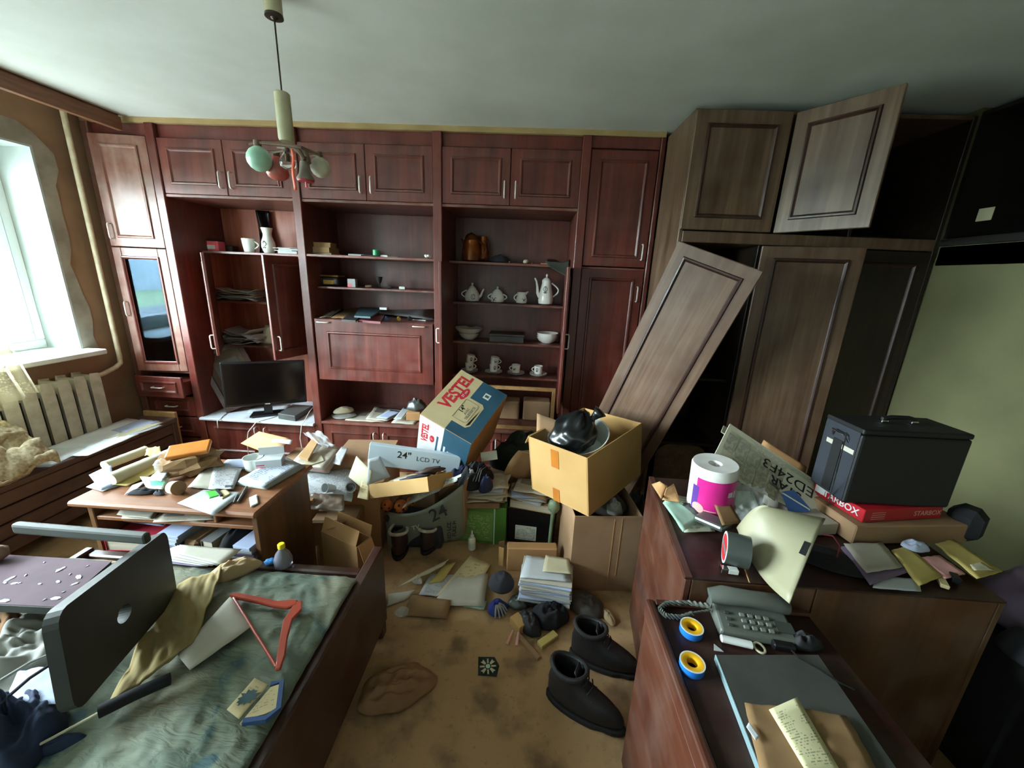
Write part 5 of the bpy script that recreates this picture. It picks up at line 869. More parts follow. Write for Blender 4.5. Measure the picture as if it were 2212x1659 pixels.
# cardboard tray with a cloth and tools
TM = rotm((-.594, 1.896, .474), (-.339, -.326, -.264)); ty = E('cardboard_tray', 'shallow tan cardboard tray full of odds in front of the flat carton', 'box', TM)
O('body', G().box(-.188, .188, -.123, .123, -.037, -.032).box(-.188, .188, -.123, -.117, -.032, .037).box(-.188, .188, .117, .123, -.032, .037).box(-.188, -.182, -.117, .117, -.032, .037).box(.182, .188, -.117, .117, -.032, .037), 'carton_pale', ty, bev=.001)
sheet('cloth', [TM @ Vector(q) for q in ((-.17, -.02, .02), (.14, -.02, .03), (.16, .10, .05), (-.16, .10, .04))], 'cloth_beige', 'cream cloth rolled in the cardboard tray', 'cloth', wr=.03, fr=3, n=12, t=.006)
for k, (q, m_, lb_) in enumerate((((-.02, -.04, .03), 'plastic_film', 'clear plastic packet in the cardboard tray'), ((.07, -.05, .035), 'cloth_charcoal', 'dark metal tool in the cardboard tray'), ((.12, .02, .06), 'leather_brown', 'brown leather strap in the cardboard tray'))): O(('packet', 'tool', 'strap')[k], G().ball((0, 0, 0), (.07, .03, .018), 14, amp=.6, fr=4, seed=k), m_, None, TM @ Matrix.Translation(q) @ Matrix.Rotation(R(20*k), 4, 'Z'), smooth=2, label=lb_, cat=('packet', 'tool', 'strap')[k])
# grey carton with 24 on it, sagging open, stuffed toys inside
A_, B_, C_, D_ = py_(832, 1118, 1.93), py_(1003, 1072, 1.80), pz(985, 1172, .02), pz(850, 1185, .02)
gc = E('carton', 'grey green television carton sagging open, marked 24', 'box', at(-.55, 1.86, 0)); o0 = Vector((-.55, 1.86, 0))
fa, fb, fc, fd_ = py_(832, 1105, 1.99), py_(1000, 1048, 1.90), pz(1003, 1166, .0), pz(838, 1190, .0)
def fr_(u, v):
    p_ = fd_*(1-u)*(1-v)+fc*u*(1-v)+fb*u*v+fa*(1-u)*v
    return p_-o0+Vector((0, -.05*math.sin(math.pi*u)*v, -.05*math.sin(math.pi*u)*v*v))
O('front_side', G().grid(fr_, 14, 10), 'grey_green_print', gc, sol=.006, smooth=2)
bk_ = Vector((.04, .26, 0)); g = G()
for p0, p1 in ((fd_, fa), (fc, fb)): g.hexa([p0-o0, p0-o0+bk_, p0-o0+bk_+Vector((.006, 0, 0)), p0-o0+Vector((.006, 0, 0))], [p1-o0, p1-o0+bk_, p1-o0+bk_+Vector((.006, 0, 0)), p1-o0+Vector((.006, 0, 0))])
g.hexa([fd_-o0+bk_, fd_-o0+bk_+Vector((0, .006, 0)), fc-o0+bk_+Vector((0, .006, 0)), fc-o0+bk_], [fa-o0+bk_, fa-o0+bk_+Vector((0, .006, 0)), fb-o0+bk_+Vector((0, .006, 0)), fb-o0+bk_]); O('other_sides', g, 'carton_dull', gc)
dx = (fc-fd_).normalized(); up_ = (fa-fd_).normalized(); nn = dx.cross(up_).normalized(); up2 = nn.cross(dx)
def FM(u, v, rz=0, off=.012):
    p_ = Vector(fr_(u, v))+nn*off
    return Matrix(((dx.x, up2.x, nn.x, p_.x), (dx.y, up2.y, nn.y, p_.y), (dx.z, up2.z, nn.z, p_.z), (0, 0, 0, 1))) @ Matrix.Rotation(R(rz), 4, 'Z')
text('24', .10, 'ink_black', gc, FM(.70, .80, 20, .034), bold=.001); text('TV', .035, 'label_print', gc, FM(.40, .60, 10, .034)); 
text('LED LCD TV\nFULL HD', .03, 'ink_black', gc, FM(.84, .36, 88, .022), bold=.001)
sheet('crumpled_sheet', [py_(868, 1098, 1.9), py_(985, 1040, 1.82), py_(1000, 1022, 1.86), py_(900, 1060, 1.95)], 'label_print', 'crumpled printed cover lying over the top edge of the grey carton', wr=.014, fr=4)
for k, (px, py, s_, m_) in enumerate(((836, 1092, .034, 'toy_orange'), (866, 1094, .040, 'toy_orange'), (888, 1083, .026, 'toy_orange'))):
    q = py_(px, py, 1.985); O('toy', G().ball((0, 0, 0), s_, 14, amp=.12), m_, None, Matrix.Translation(q), smooth=2, label=('orange striped toy ball at the left edge of the grey carton', 'largest orange spotted toy ball in the grey carton', 'smallest orange toy ball in the grey carton')[k], cat='toy')
    g = G(); 
    for j in range(4): a = j*1.6; d = Vector((math.cos(a)*.6, -.75, math.sin(a)*.6)).normalized(); g.ball(d*s_*.98, s_*.2, 8)
    O('spot', g, 'ink_black', bpy.data.objects['toy' if k == 0 else 'toy.%03d' % k], smooth=2)
O('padding', G().box(-.17, .17, -.05, .06, 0, .22), 'cloth_charcoal', None, at(-.62, 2.02, .002), bev=.02, seg=2, label='dark stuffing filling the grey carton under the toys', cat='stuffing')
# newspapers and books piled behind the desk
bx(-1.33, 2.14, 0, .22, .22, .485, 4, 'carton_dull', 'narrow brown carton behind the desk holding up the cardboard flap', name='carton')
sup = bx(-1.02, 2.28, 0, .34, .40, .46, 6, 'carton_dull', 'dull brown carton standing behind the desk under the papers', name='carton'); bx(-.62, 2.15, 0, .20, .12, .37, 0, 'carton_dull', 'low brown carton on the floor beneath the cardboard tray', name='carton')
def pl_(cs, m_, lb, name='paper_sheet', cat='paper', **k): return sheet(name, cs, m_, lb, cat, **k)
pl_([(520, 958, .50), (590, 985, .50), (628, 948, .58), (560, 932, .58)], 'carton', 'brown cardboard flap leaning against the mahogany doors', 'cardboard', 'cardboard', t=.004)
pl_([(585, 955, .56), (628, 960, .56), (632, 950, .58), (590, 948, .58)], 'paper_white', 'white card lid beside the brown cardboard flap', 'card_sheet', 'card')
for k in range(6):
    pl_([(628-2*k, 1002+2*k, .475+.008*(5-k)), (700+2*k, 1012+2*k, .475+.008*(5-k)), (738, 968+2*k, .475+.008*(5-k)), (672, 952+3*k, .475+.008*(5-k))], ('newsprint', 'sheet_table', 'newsprint', 'paper_pink', 'newsprint', 'paper_grey')[k], ('topmost newspaper in the pile behind the desk', 'printed table sheet second in the pile behind the desk', 'newspaper third in the pile behind the desk', 'pink cover in the pile behind the desk', 'newspaper fifth in the pile behind the desk', 'grey sheet lowest in the pile behind the desk')[k], wr=.005)
book([(645, 985, .545), (665, 992, .545), (690, 948, .57), (676, 944, .57)], .014, 'cover_tan', 'tan book standing slanted on the newspaper pile')
book([(660, 1008, .52), (700, 995, .52), (690, 975, .53), (655, 985, .53)], .01, 'paper_cream', 'cream leaflet lying on the pink cover behind the desk', name='booklet')
pl_([(655, 935, .60), (690, 930, .60), (725, 962, .55), (700, 968, .55)], 'plastic_film', 'crumpled clear plastic sheet behind the newspaper pile', 'plastic_sheet', 'plastic', wr=.02, n=10)
pl_([(712, 1000, .50), (735, 1005, .50), (752, 968, .53), (738, 965, .53)], 'sheet_print', 'narrow printed leaflet at the right of the newspaper pile', 'leaflet')
bx(-.96, 2.03, 0, .30, .20, .40, 4, 'carton', 'brown carton on the floor right behind the desk', name='carton')
pl_([(636, 1062, .41), (760, 1085, .41), (768, 1012, .44), (668, 1018, .45)], 'sheet_print', 'large white printed bag lying right of the desk', 'paper_bag', 'bag', bulge=.02, wr=.01)
pl_([(655, 1098, .40), (745, 1105, .40), (742, 1068, .43), (660, 1065, .43)], 'sack_plastic', 'thin brownish plastic bag over the printed bag', 'plastic_bag', 'bag', wr=.02, n=12)
pl_([(628, 1085, .36), (668, 1090, .36), (665, 1040, .42), (632, 1043, .42)], 'paper_blue', 'bluish sheet between the desk side and the printed bag')
bx(pz(668, 1090, .40).x, pz(668, 1090, .40).y, .402, .045, .03, .03, 10, 'cover_tan', 'small reddish brown block beside the brown paper sacks', 'block', 'block')
# cream folder and index cards
pl_([(753, 1030, .46), (795, 1065, .44), (803, 1018, .52), (770, 985, .55)], 'paper_cream', 'cream folded card standing among the papers right of the desk', 'folded_card', 'card', t=.002); pl_([(772, 1075, .43), (795, 1080, .43), (800, 1020, .5), (788, 1015, .5)], 'card_cream', 'narrow cream card under the folded card', 'card', 'card')
pl_([(793, 1048, .47), (843, 1030, .47), (820, 985, .56), (795, 992, .56)], 'paper_white', 'white index card with two black rules behind the folded card', 'index_card', 'card', t=.002)
g = G()
for dx_ in (0, 7): p0, p1 = py_(803+dx_*1.2, 998-dx_*.3, 1.9), py_(820+dx_*1.2, 1034-dx_*.6, 1.8); 
for k, (px, py) in enumerate(((722, 1055), (757, 1052))):
    q = pz(px, py, .44); O('paper_cup', G().lathe([(.018, 0), (.026, .06), (.0275, .062), (.024, .06), (.016, .004)], 18), 'paper_white', None, at(q, rz=30, rx=62, ry=-20) if False else (Matrix.Translation(q) @ Matrix.Rotation(R(60), 4, 'X') @ Matrix.Rotation(R(-25+50*k), 4, 'Y')), smooth=True, label=('white paper cup on its side, left of two, facing the bed', 'white paper cup on its side, beside the folded card')[k], cat='cup')
# brown paper sacks and the opened carton by the bed
pl_([(628, 1215, .05), (690, 1240, .03), (690, 1090, .33), (628, 1095, .35)], 'paper_kraft', 'tall brown paper sack standing against the desk side', 'paper_sack', 'bag', wr=.02, t=.004, n=10)
O('support_stack', G().box(-.12, .12, -.09, .09, 0, .30), 'paper_kraft', None, at(-1.0, 1.86, .001, 8), bev=.01, label='brown paper bundle behind the tall paper sack', cat='bundle')
fc_ = E('carton', 'opened light brown carton with loose flaps behind the bed foot', 'box', at(-.825, 1.58, 0, -24))
O('body', G().box(-.12, .12, -.045, -.04, 0, .375).box(-.12, .12, .04, .045, 0, .375).box(-.12, -.115, -.04, .04, 0, .375).box(.115, .12, -.04, .04, 0, .375).box(-.12, .12, -.04, .04, 0, .005), 'carton', fc_, bev=.001)
O('flap', G().box(-.115, .115, 0, .004, 0, .055), 'carton', fc_, Matrix.Translation((0, .042, .375)) @ Matrix.Rotation(R(-14), 4, 'X'), bev=.001); O('flap', G().box(-.118, .112, 0, .004, 0, .07), 'carton', fc_, Matrix.Translation((0, -.043, .375)) @ Matrix.Rotation(R(-22), 4, 'X'), bev=.001); O('flap', G().box(-.04, .04, 0, .004, 0, .10), 'carton', fc_, Matrix.Translation((.122, 0, .375)) @ Matrix.Rotation(R(90), 4, 'Z') @ Matrix.Rotation(R(160), 4, 'X'), bev=.001)
O('flap', G().box(-.038, .038, 0, .004, 0, .09), 'carton_dull', fc_, Matrix.Translation((-.118, 0, .375)) @ Matrix.Rotation(R(-90), 4, 'Z') @ Matrix.Rotation(R(-62), 4, 'X'), bev=.001)
# fleece lined boots
def boot(name, M, label, m_='leather_brown', h=.17, L=.27, lining='fleece', sole='rubber', open_=.052):
    p = E(name, label, 'boot', M); g = G(); n_ = 20; rings = []
    prof = [(0, .0, .135, .046), (.018, .0, .138, .048), (.055, -.002, .134, .050), (.085, -.022, .106, .046), (.108, -.050, .070, .045), (.13, -.058, .060, .046), (h, -.055, .062, .05)]
    for z, cx, rx, ry in prof:
        for j in range(n_):
            a = 2*math.pi*j/n_; wy = ry*(1-.12*max(0, math.cos(a)))*math.sin(a); rings.append((cx*L/.27+rx*L/.27*math.cos(a)+(.012 if z < .06 else 0), wy, z+.022))
    k = len(prof); g.add(rings, [(i*n_+j, i*n_+(j+1) % n_, (i+1)*n_+(j+1) % n_, (i+1)*n_+j) for i in range(k-1) for j in range(n_)]+[tuple(reversed(range(n_)))])
    O('upper', g, m_, p, sol=.004, sub=1, smooth=2)
    g = G(); o = [((.012+.142*math.cos(2*math.pi*j/24))*L/.27, (.050-.004*math.cos(2*math.pi*j/24)-(.006 if .6 < abs((j/24*2) % 2-1) < .75 else 0))*math.sin(2*math.pi*j/24)) for j in range(24)]
    O('sole', g.prism(o, 0, .024), sole, p, bev=.004)
    c = [((-.055+.062*math.cos(2*math.pi*j/18))*L/.27, .05*math.sin(2*math.pi*j/18), h+.024+.006*math.cos(4*math.pi*j/18)) for j in range(18)]
    O('collar', G().tube(c, .009, 8, closed=True), lining, p, smooth=True); O('tongue', G().grid(lambda u, v: (.0+.05*v-.035, (u-.5)*.05, h+.035-.10*v), 5, 6), m_, p, sol=.005, smooth=2)
    g = G()
    for i in range(4): x = .005+.018*i; z = h-.012-.026*i; g.tube([(x, -.034, z+.012), (x+.012, 0, z+.022), (x, .034, z+.012)], .0028, 6)
    O('lace', g, 'cloth_charcoal', p, smooth=True); return p
boot('winter_boot', at(-.70, 1.97, 0, 100), 'brown winter boot with grey fleece lining nearer the open carton', h=.14, L=.25); boot('winter_boot', at(-.525, 2.03, 0, 80), 'brown winter boot with unlaced fleece collar near the grey carton', h=.13, L=.25)
boot('work_boot', at(.275, 1.13, 0, -25), 'black work boot standing nearer the bed and the camera', 'leather_black', .16, .30, 'leather_black'); boot('work_boot', at(.385, 1.33, 0, -18), 'black work boot pointing at the red desk, behind the other', 'leather_black', .15, .29, 'leather_black')
# green and black boxes with books on top
ga, gb = pz(1003, 1175, 0), pz(1100, 1182, 0); p = E('green_box', 'green printed box behind the glue bottle on the floor', 'box', at(-.20, 2.16, 0, -4)); O('body', G().box(-.16, .13, -.10, .12, 0, .26), 'green_print', p, bev=.002); sg = G().grid(lambda u, v: (-.15+.20*u, -.1008, .02+.20*v), 1, 1); O('label', sg, 'green_label', p); O('pale_edge', G().box(.055, .062, -.1012, -.10, 0, .25), 'paper_green', p)
p = E('black_case', 'black case lying beside the green box under the books', 'case', at(.06, 2.20, 0, -5)); O('body', G().box(-.12, .17, -.12, .12, 0, .24), 'black_plastic', p, bev=.006); O('lid', G().box(-.125, .175, -.125, .125, .16, .25), 'black_plastic', p, bev=.006); O('label', G().grid(lambda u, v: (-.07+.13*u, -.1215, .03+.10*v), 1, 1), 'label_print', p)
bx(-.235, 2.11, .262, .22, .17, .035, 6, 'paper_kraft', 'brown bundle of old papers on the green box', 'bundle', 'paper_bundle', .006)
for k in range(7): O('newspaper', G().grid(lambda u, v: ((u-.5)*(.27-.01*k)+.0*v, (v-.5)*.20, .008*noise.noise(Vector((u*3, v*3, k)))+.01*math.sin(u*3+k)), 8, 6), ('newsprint', 'paper_kraft', 'newsprint', 'paper_cream', 'newsprint', 'paper_white', 'newsprint')[k], None, at(-.22+.006*k, 2.12+.004*(k % 3), .312+.014*k, 6-9*(k % 3), 3*(k % 2), -4), sol=.004, smooth=2, label=('lowest folded newspaper', 'second, kraft brown sheet', 'third folded newspaper', 'fourth, cream sheet', 'fifth folded newspaper', 'sixth, white sheet', 'topmost folded newspaper')[k]+' in the heap on the green box', cat='paper')
bk(.09, 2.14, .252, .27, .17, .05, -12, 'cover_tan', 'thick battered tan book on the black case'); 
for k in range(5): O('paper_sheet', G().grid(lambda u, v: ((u-.5)*.24, (v-.5)*.15, .01*noise.noise(Vector((u*3, v*3, k+20)))), 6, 5), ('paper_white', 'newsprint', 'paper_blue', 'paper_kraft', 'newsprint')[k], None, at(.04+.012*k, 2.14, .312+.014*k, -25+14*(k % 3), 4), sol=.003, smooth=2, label=('lowest white sheet', 'newspaper scrap', 'bluish sheet', 'brown sheet', 'topmost newspaper scrap')[k]+' on the battered tan book', cat='paper')
# torn book standing in the heap, backpack-like dark clothes
for k in range(9): O('torn_page', G().grid(lambda u, v: ((u-.5)*.19, .015*math.sin(v*3+k*.3)+.05*v*v*(k-4)*.06, v*.19), 4, 6), ('paper_kraft', 'paper_grey', 'carton_dull')[k % 3], None, at(-.03+.013*k, 2.22+.008*k, .375, 22, 10, 24-3*k), sol=.002, smooth=2, label=nth(k, 9, 'curled brown page of the torn book').replace('from the bottom', 'from the left').replace('lowest', 'leftmost').replace('topmost', 'rightmost').replace('second leftmost', 'second from the left'), cat='page', group='pages of the torn book')
heap('black_trousers', (-.27, 2.07, .40), .13, .085, .12, 'cloth_black', 'black striped garment draped over the newspaper heap', 'clothing', rz=42, seed=71, amp=.45, n=34)
g = bpy.data.objects['black_trousers']
for k in range(3): O('white_stripe', G().tube([(-.07+.012*k, -.075-.012*k, .075), (0, -.03-.015*k, .118), (.06, .01-.018*k, .11)], .0022, 6), 'cloth_grey', g, smooth=True)
heap('white_sock', (-.285, 2.02, .40), .05, .03, .105, 'cloth_white', 'off-white cloth hanging from the black striped garment', 'cloth', rz=20, seed=72, amp=.5, n=18); heap('beanie', (-.20, 2.0, .40), .055, .04, .09, 'cloth_navy', 'dark navy cap with a red tip below the black garment', 'cap', rz=60, seed=73, amp=.3, n=18)
O('red_tip', G().ball((.045, 0, .035), (.018, .014, .02), 10), 'cover_crimson', bpy.data.objects['beanie'], smooth=2); heap('navy_cloth', (-.36, 2.10, .40), .10, .05, .08, 'cloth_navy', 'dark navy cloth left of the black striped garment', 'cloth', rz=30, seed=74, amp=.5)
O('white_label', G().box(-.05, .05, -.002, .002, 0, .06), 'label_print', None, at(-.20, 2.19, .50, 10, 0, -8), label='white printed tag behind the black striped garment', cat='label')
heap('dark_green_coat', (.02, 2.56, .281), .26, .19, .22, 'cloth_green_dark', 'very dark green coat heaped between the two cartons', 'coat', seed=75, amp=.35, n=36); bx(-.02, 2.56, 0, .40, .32, .28, 3, 'carton_dull', 'low carton hidden under the dark green coat', name='carton')
# glue bottle, flap carton, shovel-like green stalk
q = pz(1019, 1185, 0); p = E('glue_bottle', 'small white glue bottle with pointed tip before the green box', 'bottle', at(q.x, q.y, 0)); O('body', G().lathe([(.020, 0), (.023, .003), (.023, .065), (.018, .075), (.010, .080), (0, .08)], 18), 'lcd_green_bottle', p, smooth=True); O('cap', G().lathe([(.013, .078), (.012, .095), (.006, .10), (.004, .125), (0, .127)], 14), 'white_plastic', p, smooth=True); O('label', G().lathe([(.0234, .015), (.0234, .05)], 18), 'label_print', p, smooth=True)
a_, b_ = pz(1072, 1212, .05), pz(1208, 1200, .05); p = E('shallow_carton', 'flat tan carton with open end flaps behind the paper stack', 'box', at(.09, 1.90, 0, 4)); O('body', G().box(-.15, .13, -.05, .01, 0, .15), 'carton', p, bev=.006); O('flap', G().box(-.03, 0, -.045, -.04, .0, .12), 'carton_pale', p, Matrix.Translation((-.15, 0, .02)) @ Matrix.Rotation(R(-25), 4, 'Z'), bev=.001); O('flap', G().box(-.035, 0, .04, .045, .02, .13), 'carton_dull', p, Matrix.Translation((-.15, 0, 0)) @ Matrix.Rotation(R(20), 4, 'Z'), bev=.001)
p = E('plunger', 'green handled brush standing between the black case and brown carton', 'brush', at(.19, 2.03, 0)); O('handle', G().tube([(0, 0, 0), (.004, 0, .20), (.008, 0, .27)], [.011, .010, .013], 10), 'hose_green', p, smooth=True); O('head', G().ball((.01, 0, .31), (.035, .03, .045), 14, amp=.25), 'hose_green', p, smooth=2)
# stack of white magazines and the clothes beneath it
for k in range(15): O('magazine', G().box(-.125+random.uniform(-.006, .006), .125, -.09, .09+random.uniform(-.004, .004), 0, .0075), ('paper_white', 'pages_white', 'paper_white', 'paper_blue', 'paper_grey')[k % 5], None, at(.155+random.uniform(-.008, .008), 1.665+random.uniform(-.006, .006), .045+.0085*k, -6+random.uniform(-5, 5)), bev=.001, label=nth(k, 15, 'white magazine in the thick stack before the brown carton'), cat='magazine', group='magazines in the white stack')
sheet('paper_sheet', [Vector((.02, 1.60, .176)), Vector((.27, 1.59, .178)), Vector((.25, 1.74, .18)), Vector((.05, 1.76, .178))], 'paper_white', 'white sheet lying on top of the thick magazine stack', wr=.008); sheet('envelope', [Vector((.13, 1.64, .186)), Vector((.28, 1.63, .19)), Vector((.27, 1.74, .19)), Vector((.15, 1.76, .186))], 'paper_cream', 'cream envelope topmost on the thick magazine stack', 'envelope', wr=.006)
bx(.155, 1.665, 0, .20, .16, .044, -6, 'cloth_black', 'black folded bag pressed under the magazine stack', 'bag', 'folded_bag', .012)
def fz(px, py, z=0): return pz(px, py, z)
heap('black_gloves', fz(1188, 1340), .10, .085, .085, 'cloth_black', 'black gloves heaped in front of the magazine stack', 'gloves', rz=20, seed=81, amp=.4); heap('black_bag', fz(1143, 1355), .05, .085, .07, 'leather_black', 'black leather pouch left of the black gloves', 'bag', rz=30, seed=82)
heap('striped_scarf', fz(1075, 1318), .055, .05, .045, 'scarf_blue', 'blue and white striped scarf bunched on the floor', 'scarf', rz=40, seed=83, amp=.4); sc_ = bpy.data.objects['striped_scarf']
for k in range(5): a = -.9+.4*k; O('white_stripe', G().tube([(.012*math.cos(a), .012*math.sin(a)-.01, .050), (.035*math.cos(a), .035*math.sin(a)-.01, .040), (.054*math.cos(a), .05*math.sin(a)-.01, .012)], .0045, 6), 'cloth_white', sc_, at(0, 0, 0, -80), smooth=True)
heap('teal_cloth', fz(1120, 1305), .06, .05, .04, 'bag_grey', 'dark teal cloth between the scarf and the black gloves', 'cloth', seed=84); heap('grey_jumper', fz(1265, 1310), .11, .085, .055, 'cloth_grey', 'grey jumper crumpled at the foot of the tall brown carton', 'clothing', rz=-30, seed=85, amp=.4)
heap('grey_sock', fz(1315, 1335), .03, .055, .022, 'cloth_beige', 'pale brown sock at the right end of the grey jumper', 'sock', rz=20, seed=86); heap('grey_hat', fz(1083, 1265, .05), .075, .075, .07, 'cloth_charcoal', 'dark grey felt hat beside the cream papers on the floor', 'hat', seed=87, amp=.12, fold=.1)
p = bx(*fz(1120, 1355)[:2], 0, .075, .05, .045, -50, 'carton_pale', 'small beige carton in front of the black gloves'); bx(*fz(1183, 1385)[:2], 0, .10, .035, .02, 40, 'paper_yellow', 'yellowish flat carton sticking out under the black gloves'); bx(*fz(1140, 1398)[:2], 0, .15, .02, .015, -48, 'carton_dull', 'narrow wooden lath in front of the small beige carton', 'lath', 'lath')
for k, (a, b_) in enumerate((((1095, 1392), (1108, 1362)), ((1116, 1395), (1120, 1365)))): tag(O('paint_brush', G().tube([fz(*a, .008), fz(*b_, .03)], [.007, .004], 8), 'paper_pink', smooth=True), ('pinkish brush handle nearer the scarf on the floor', 'pinkish brush handle nearer the beige carton on the floor')[k], 'brush')
# papers and rags on the floor
for k, (cs, m_, lb) in enumerate((([(930, 1308, .02), (1045, 1310, .02), (1055, 1240, .022), (985, 1245, .022)], 'paper_grey', 'grey booklet topmost of the floor papers, beside the felt hat'), ([(940, 1290, .012), (1035, 1262, .014), (1060, 1220, .03), (1015, 1202, .03)], 'card_cream', 'cream envelope with faint print under the grey booklet'), ([(905, 1285, .006), (985, 1295, .006), (1000, 1245, .008), (930, 1240, .008)], 'sheet_print', 'white printed leaflet under the cream envelope'), ([(860, 1270, .02), (955, 1225, .05), (970, 1208, .05), (900, 1245, .025)], 'paper_cream', 'cream rolled paper on the floor before the winter boots'), ([(868, 1330, .008), (965, 1338, .012), (975, 1298, .03), (890, 1285, .03)], 'paper_kraft', 'kraft paper bag with print at the left of the floor papers'), ([(835, 1312, .003), (880, 1295, .003), (900, 1275, .006), (838, 1285, .006)], 'paper_grey', 'grey paper flat on the floor beside the bed rail'), ([(925, 1262, .012), (955, 1258, .012), (985, 1215, .02), (960, 1222, .02)], 'paper_yellow', 'yellowish sheet beside the cream rolled paper'), ([(1000, 1312, .004), (1045, 1318, .004), (1052, 1300, .004), (1005, 1300, .004)], 'paper_green', 'pale green sheet peeking out under the grey booklet'))): sheet('paper_sheet' if 'bag' not in lb else 'paper_bag', cs, m_, lb, 'paper' if 'bag' not in lb else 'bag', wr=.006, bulge=.006 if k > 2 else .002, t=.002, lift=.003)
heap('plastic_bag', fz(870, 1325), .05, .03, .025, 'plastic_film', 'clear crinkled plastic wrapper at the end of the kraft bag', 'bag', seed=91, amp=.6); heap('white_wrapper', fz(902, 1258), .03, .025, .035, 'tissue_white', 'small white wrapper between rolled paper and kraft bag', 'wrapper', seed=92, amp=.6)
heap('beige_cloth', fz(858, 1490), .165, .10, .055, 'cloth_brown', 'brown cloth lying crumpled on the floor beside the bed', 'cloth', rz=28, seed=93, amp=.5, fold=.5, n=34)
tl = E('paper_tile', 'dark green star patterned card with pale rays on the bare floor', 'card', Matrix.Translation(fz(1054, 1440, .002)) @ Matrix.Rotation(R(8), 4, 'Z')); O('card', G().prism([(-.042, -.035), (.035, -.045), (.048, .0), (.03, .04), (-.04, .045)], 0, .002), 'cover_dark' if False else 'cloth_green_dark', tl)
g = G()
for k in range(8):
    a = k*math.pi/4; c_, s_ = math.cos(a), math.sin(a); f_ = lambda r, d: (r*c_-d*s_, r*s_+d*c_)
    g.prism([f_(.014, -.004), f_(.036, -.008 if k % 2 else -.003), f_(.032, 0), f_(.036, .008 if k % 2 else .003), f_(.014, .004)], .002, .0028)
O('ray_print', g, 'paper_cream', tl); O('centre_print', G().lathe([(.010, .002), (.010, .003), (0, .003)], 12), 'paper_green', tl)
O('chip', G().ball((0, 0, .004), (.006, .004, .004), 8, amp=.5), 'pale_wood', None, Matrix.Translation(fz(924, 1450)), smooth=2, label='tiny pale wood chip on the floor right of the brown cloth', cat='chip'); tag(O('stick', G().tube([fz(1185, 1450, .004), fz(1188, 1478, .004)], .004, 6), 'pale_wood', smooth=True), 'short pale stick on the floor behind the nearer black boot', 'stick')
# narrow carton and dark bag squeezed between brown carton and red desk
p = E('printed_carton', 'narrow printed carton standing between brown carton and red desk', 'box', at(.68, 1.98, 0, 8)); O('body', G().box(-.035, .06, -.05, .10, 0, .23), 'carton', p, bev=.002); O('label', G().grid(lambda u, v: (-.01+.065*u, -.0508, .06+.15*v), 1, 1), 'label_print', p); O('flap', G().box(-.05, .06, -.08, .0, 0, .004), 'paper_yellow', p, Matrix.Translation((0, -.03, .235)) @ Matrix.Rotation(R(-8), 4, 'X'))
heap('dark_bag', (.71, 2.12, 0), .10, .09, .36, 'cloth_charcoal', 'charcoal bag squeezed behind the narrow printed carton', 'bag', seed=95, amp=.3); heap('black_shoe_bag', (.60, 2.30, 0), .11, .10, .20, 'cloth_black', 'black bundle on the floor below the fallen door', 'bag', seed=96)
p = E('chair_back', 'rounded plywood chair back inside the open wardrobe', 'chair', at(1.08, 2.52, .062)); g = G(); o_ = [(.17*math.cos(R(a)) if abs(math.cos(R(a))) > 0 else 0, .10*math.sin(R(a))+.40) for a in range(0, 181, 15)]+[(-.16, .02), (.16, .02)]; O('board', g.prism(o_, 0, .016), 'walnut', p, Matrix.Rotation(R(90), 4, 'X') @ Matrix.Rotation(0, 4, 'Z'), bev=.003)
# ---------------------------------------------------------------- red bureau with the heap on it, low table in front of it
BZ = .75
q = [Vector(v) for v in ((.505, 1.0, 0), (1.42, .99, 0), (1.46, 1.62, 0), (.575, 1.62, 0))]; o0 = Vector((.95, 1.3, 0))
bu = E('bureau', 'dark reddish bureau in front of the wardrobe, its top heaped with boxes', 'bureau', Matrix.Translation(o0))
def hx(n_, pts, z0, z1, m_, bev=.004): return O(n_, G().hexa([Vector((p.x, p.y, z0))-o0 for p in pts], [Vector((p.x, p.y, z1))-o0 for p in pts]), m_, bu, bev=bev)
hx('top', q, BZ-.006, BZ, 'bureau_top', .001); ins = lambda a, b_, t: a+(b_-a).normalized()*t
hx('side_panel', [q[0], ins(q[0], q[1], .022), ins(q[3], q[2], .022), q[3]], .0, BZ-.006, 'bureau_red'); hx('side_panel', [ins(q[1], q[0], .022), q[1], q[2], ins(q[2], q[3], .022)], 0, BZ-.006, 'bureau_front')
m1 = q[0]+(q[1]-q[0])*.42; up1 = Vector((0, .018, 0))
hx('front_panel', [ins(q[0], q[1], .023), m1-Vector((.002, 0, 0)), m1-Vector((.002, 0, 0))+up1, ins(q[0], q[1], .023)+up1], .02, BZ-.007, 'bureau_front', .002); hx('front_panel', [m1+Vector((.002, 0, 0)), ins(q[1], q[0], .023), ins(q[1], q[0], .023)+up1, m1+Vector((.002, 0, 0))+up1], .02, BZ-.007, 'bureau_front', .002)
hx('edge_strip', [q[0], ins(q[0], q[1], .022), ins(q[3], q[2], .022), q[3]], BZ+.0005, BZ+.004, 'bureau_red', .001)
TZ = .67
lt = E('side_table', 'low dark red table with raised edge, a telephone on it', 'table', at(.64, .62, 0))
def tb(n_, x0, x1, y0, y1, z0, z1, m_='bureau_red', bev=.004, **k): return O(n_, G().box(x0-.64, x1-.64, y0-.62, y1-.62, z0, z1), m_, lt, bev=bev, **k)
tb('top', .418, .87, .22, .985, TZ-.02, TZ, 'bureau_top'); tb('rim', .392, .418, .22, .985, TZ-.045, TZ+.012, 'bureau_red', .008, seg=2); tb('rim', .418, .87, .965, .985, TZ+.0005, TZ+.012, 'bureau_red', .004)
tb('side_panel', .396, .414, .22, .98, 0, TZ-.045); tb('side_panel', .845, .865, .22, .98, 0, TZ-.02, 'bureau_front'); tb('shelf', .414, .845, .25, .96, .30, .318, 'bureau_front')
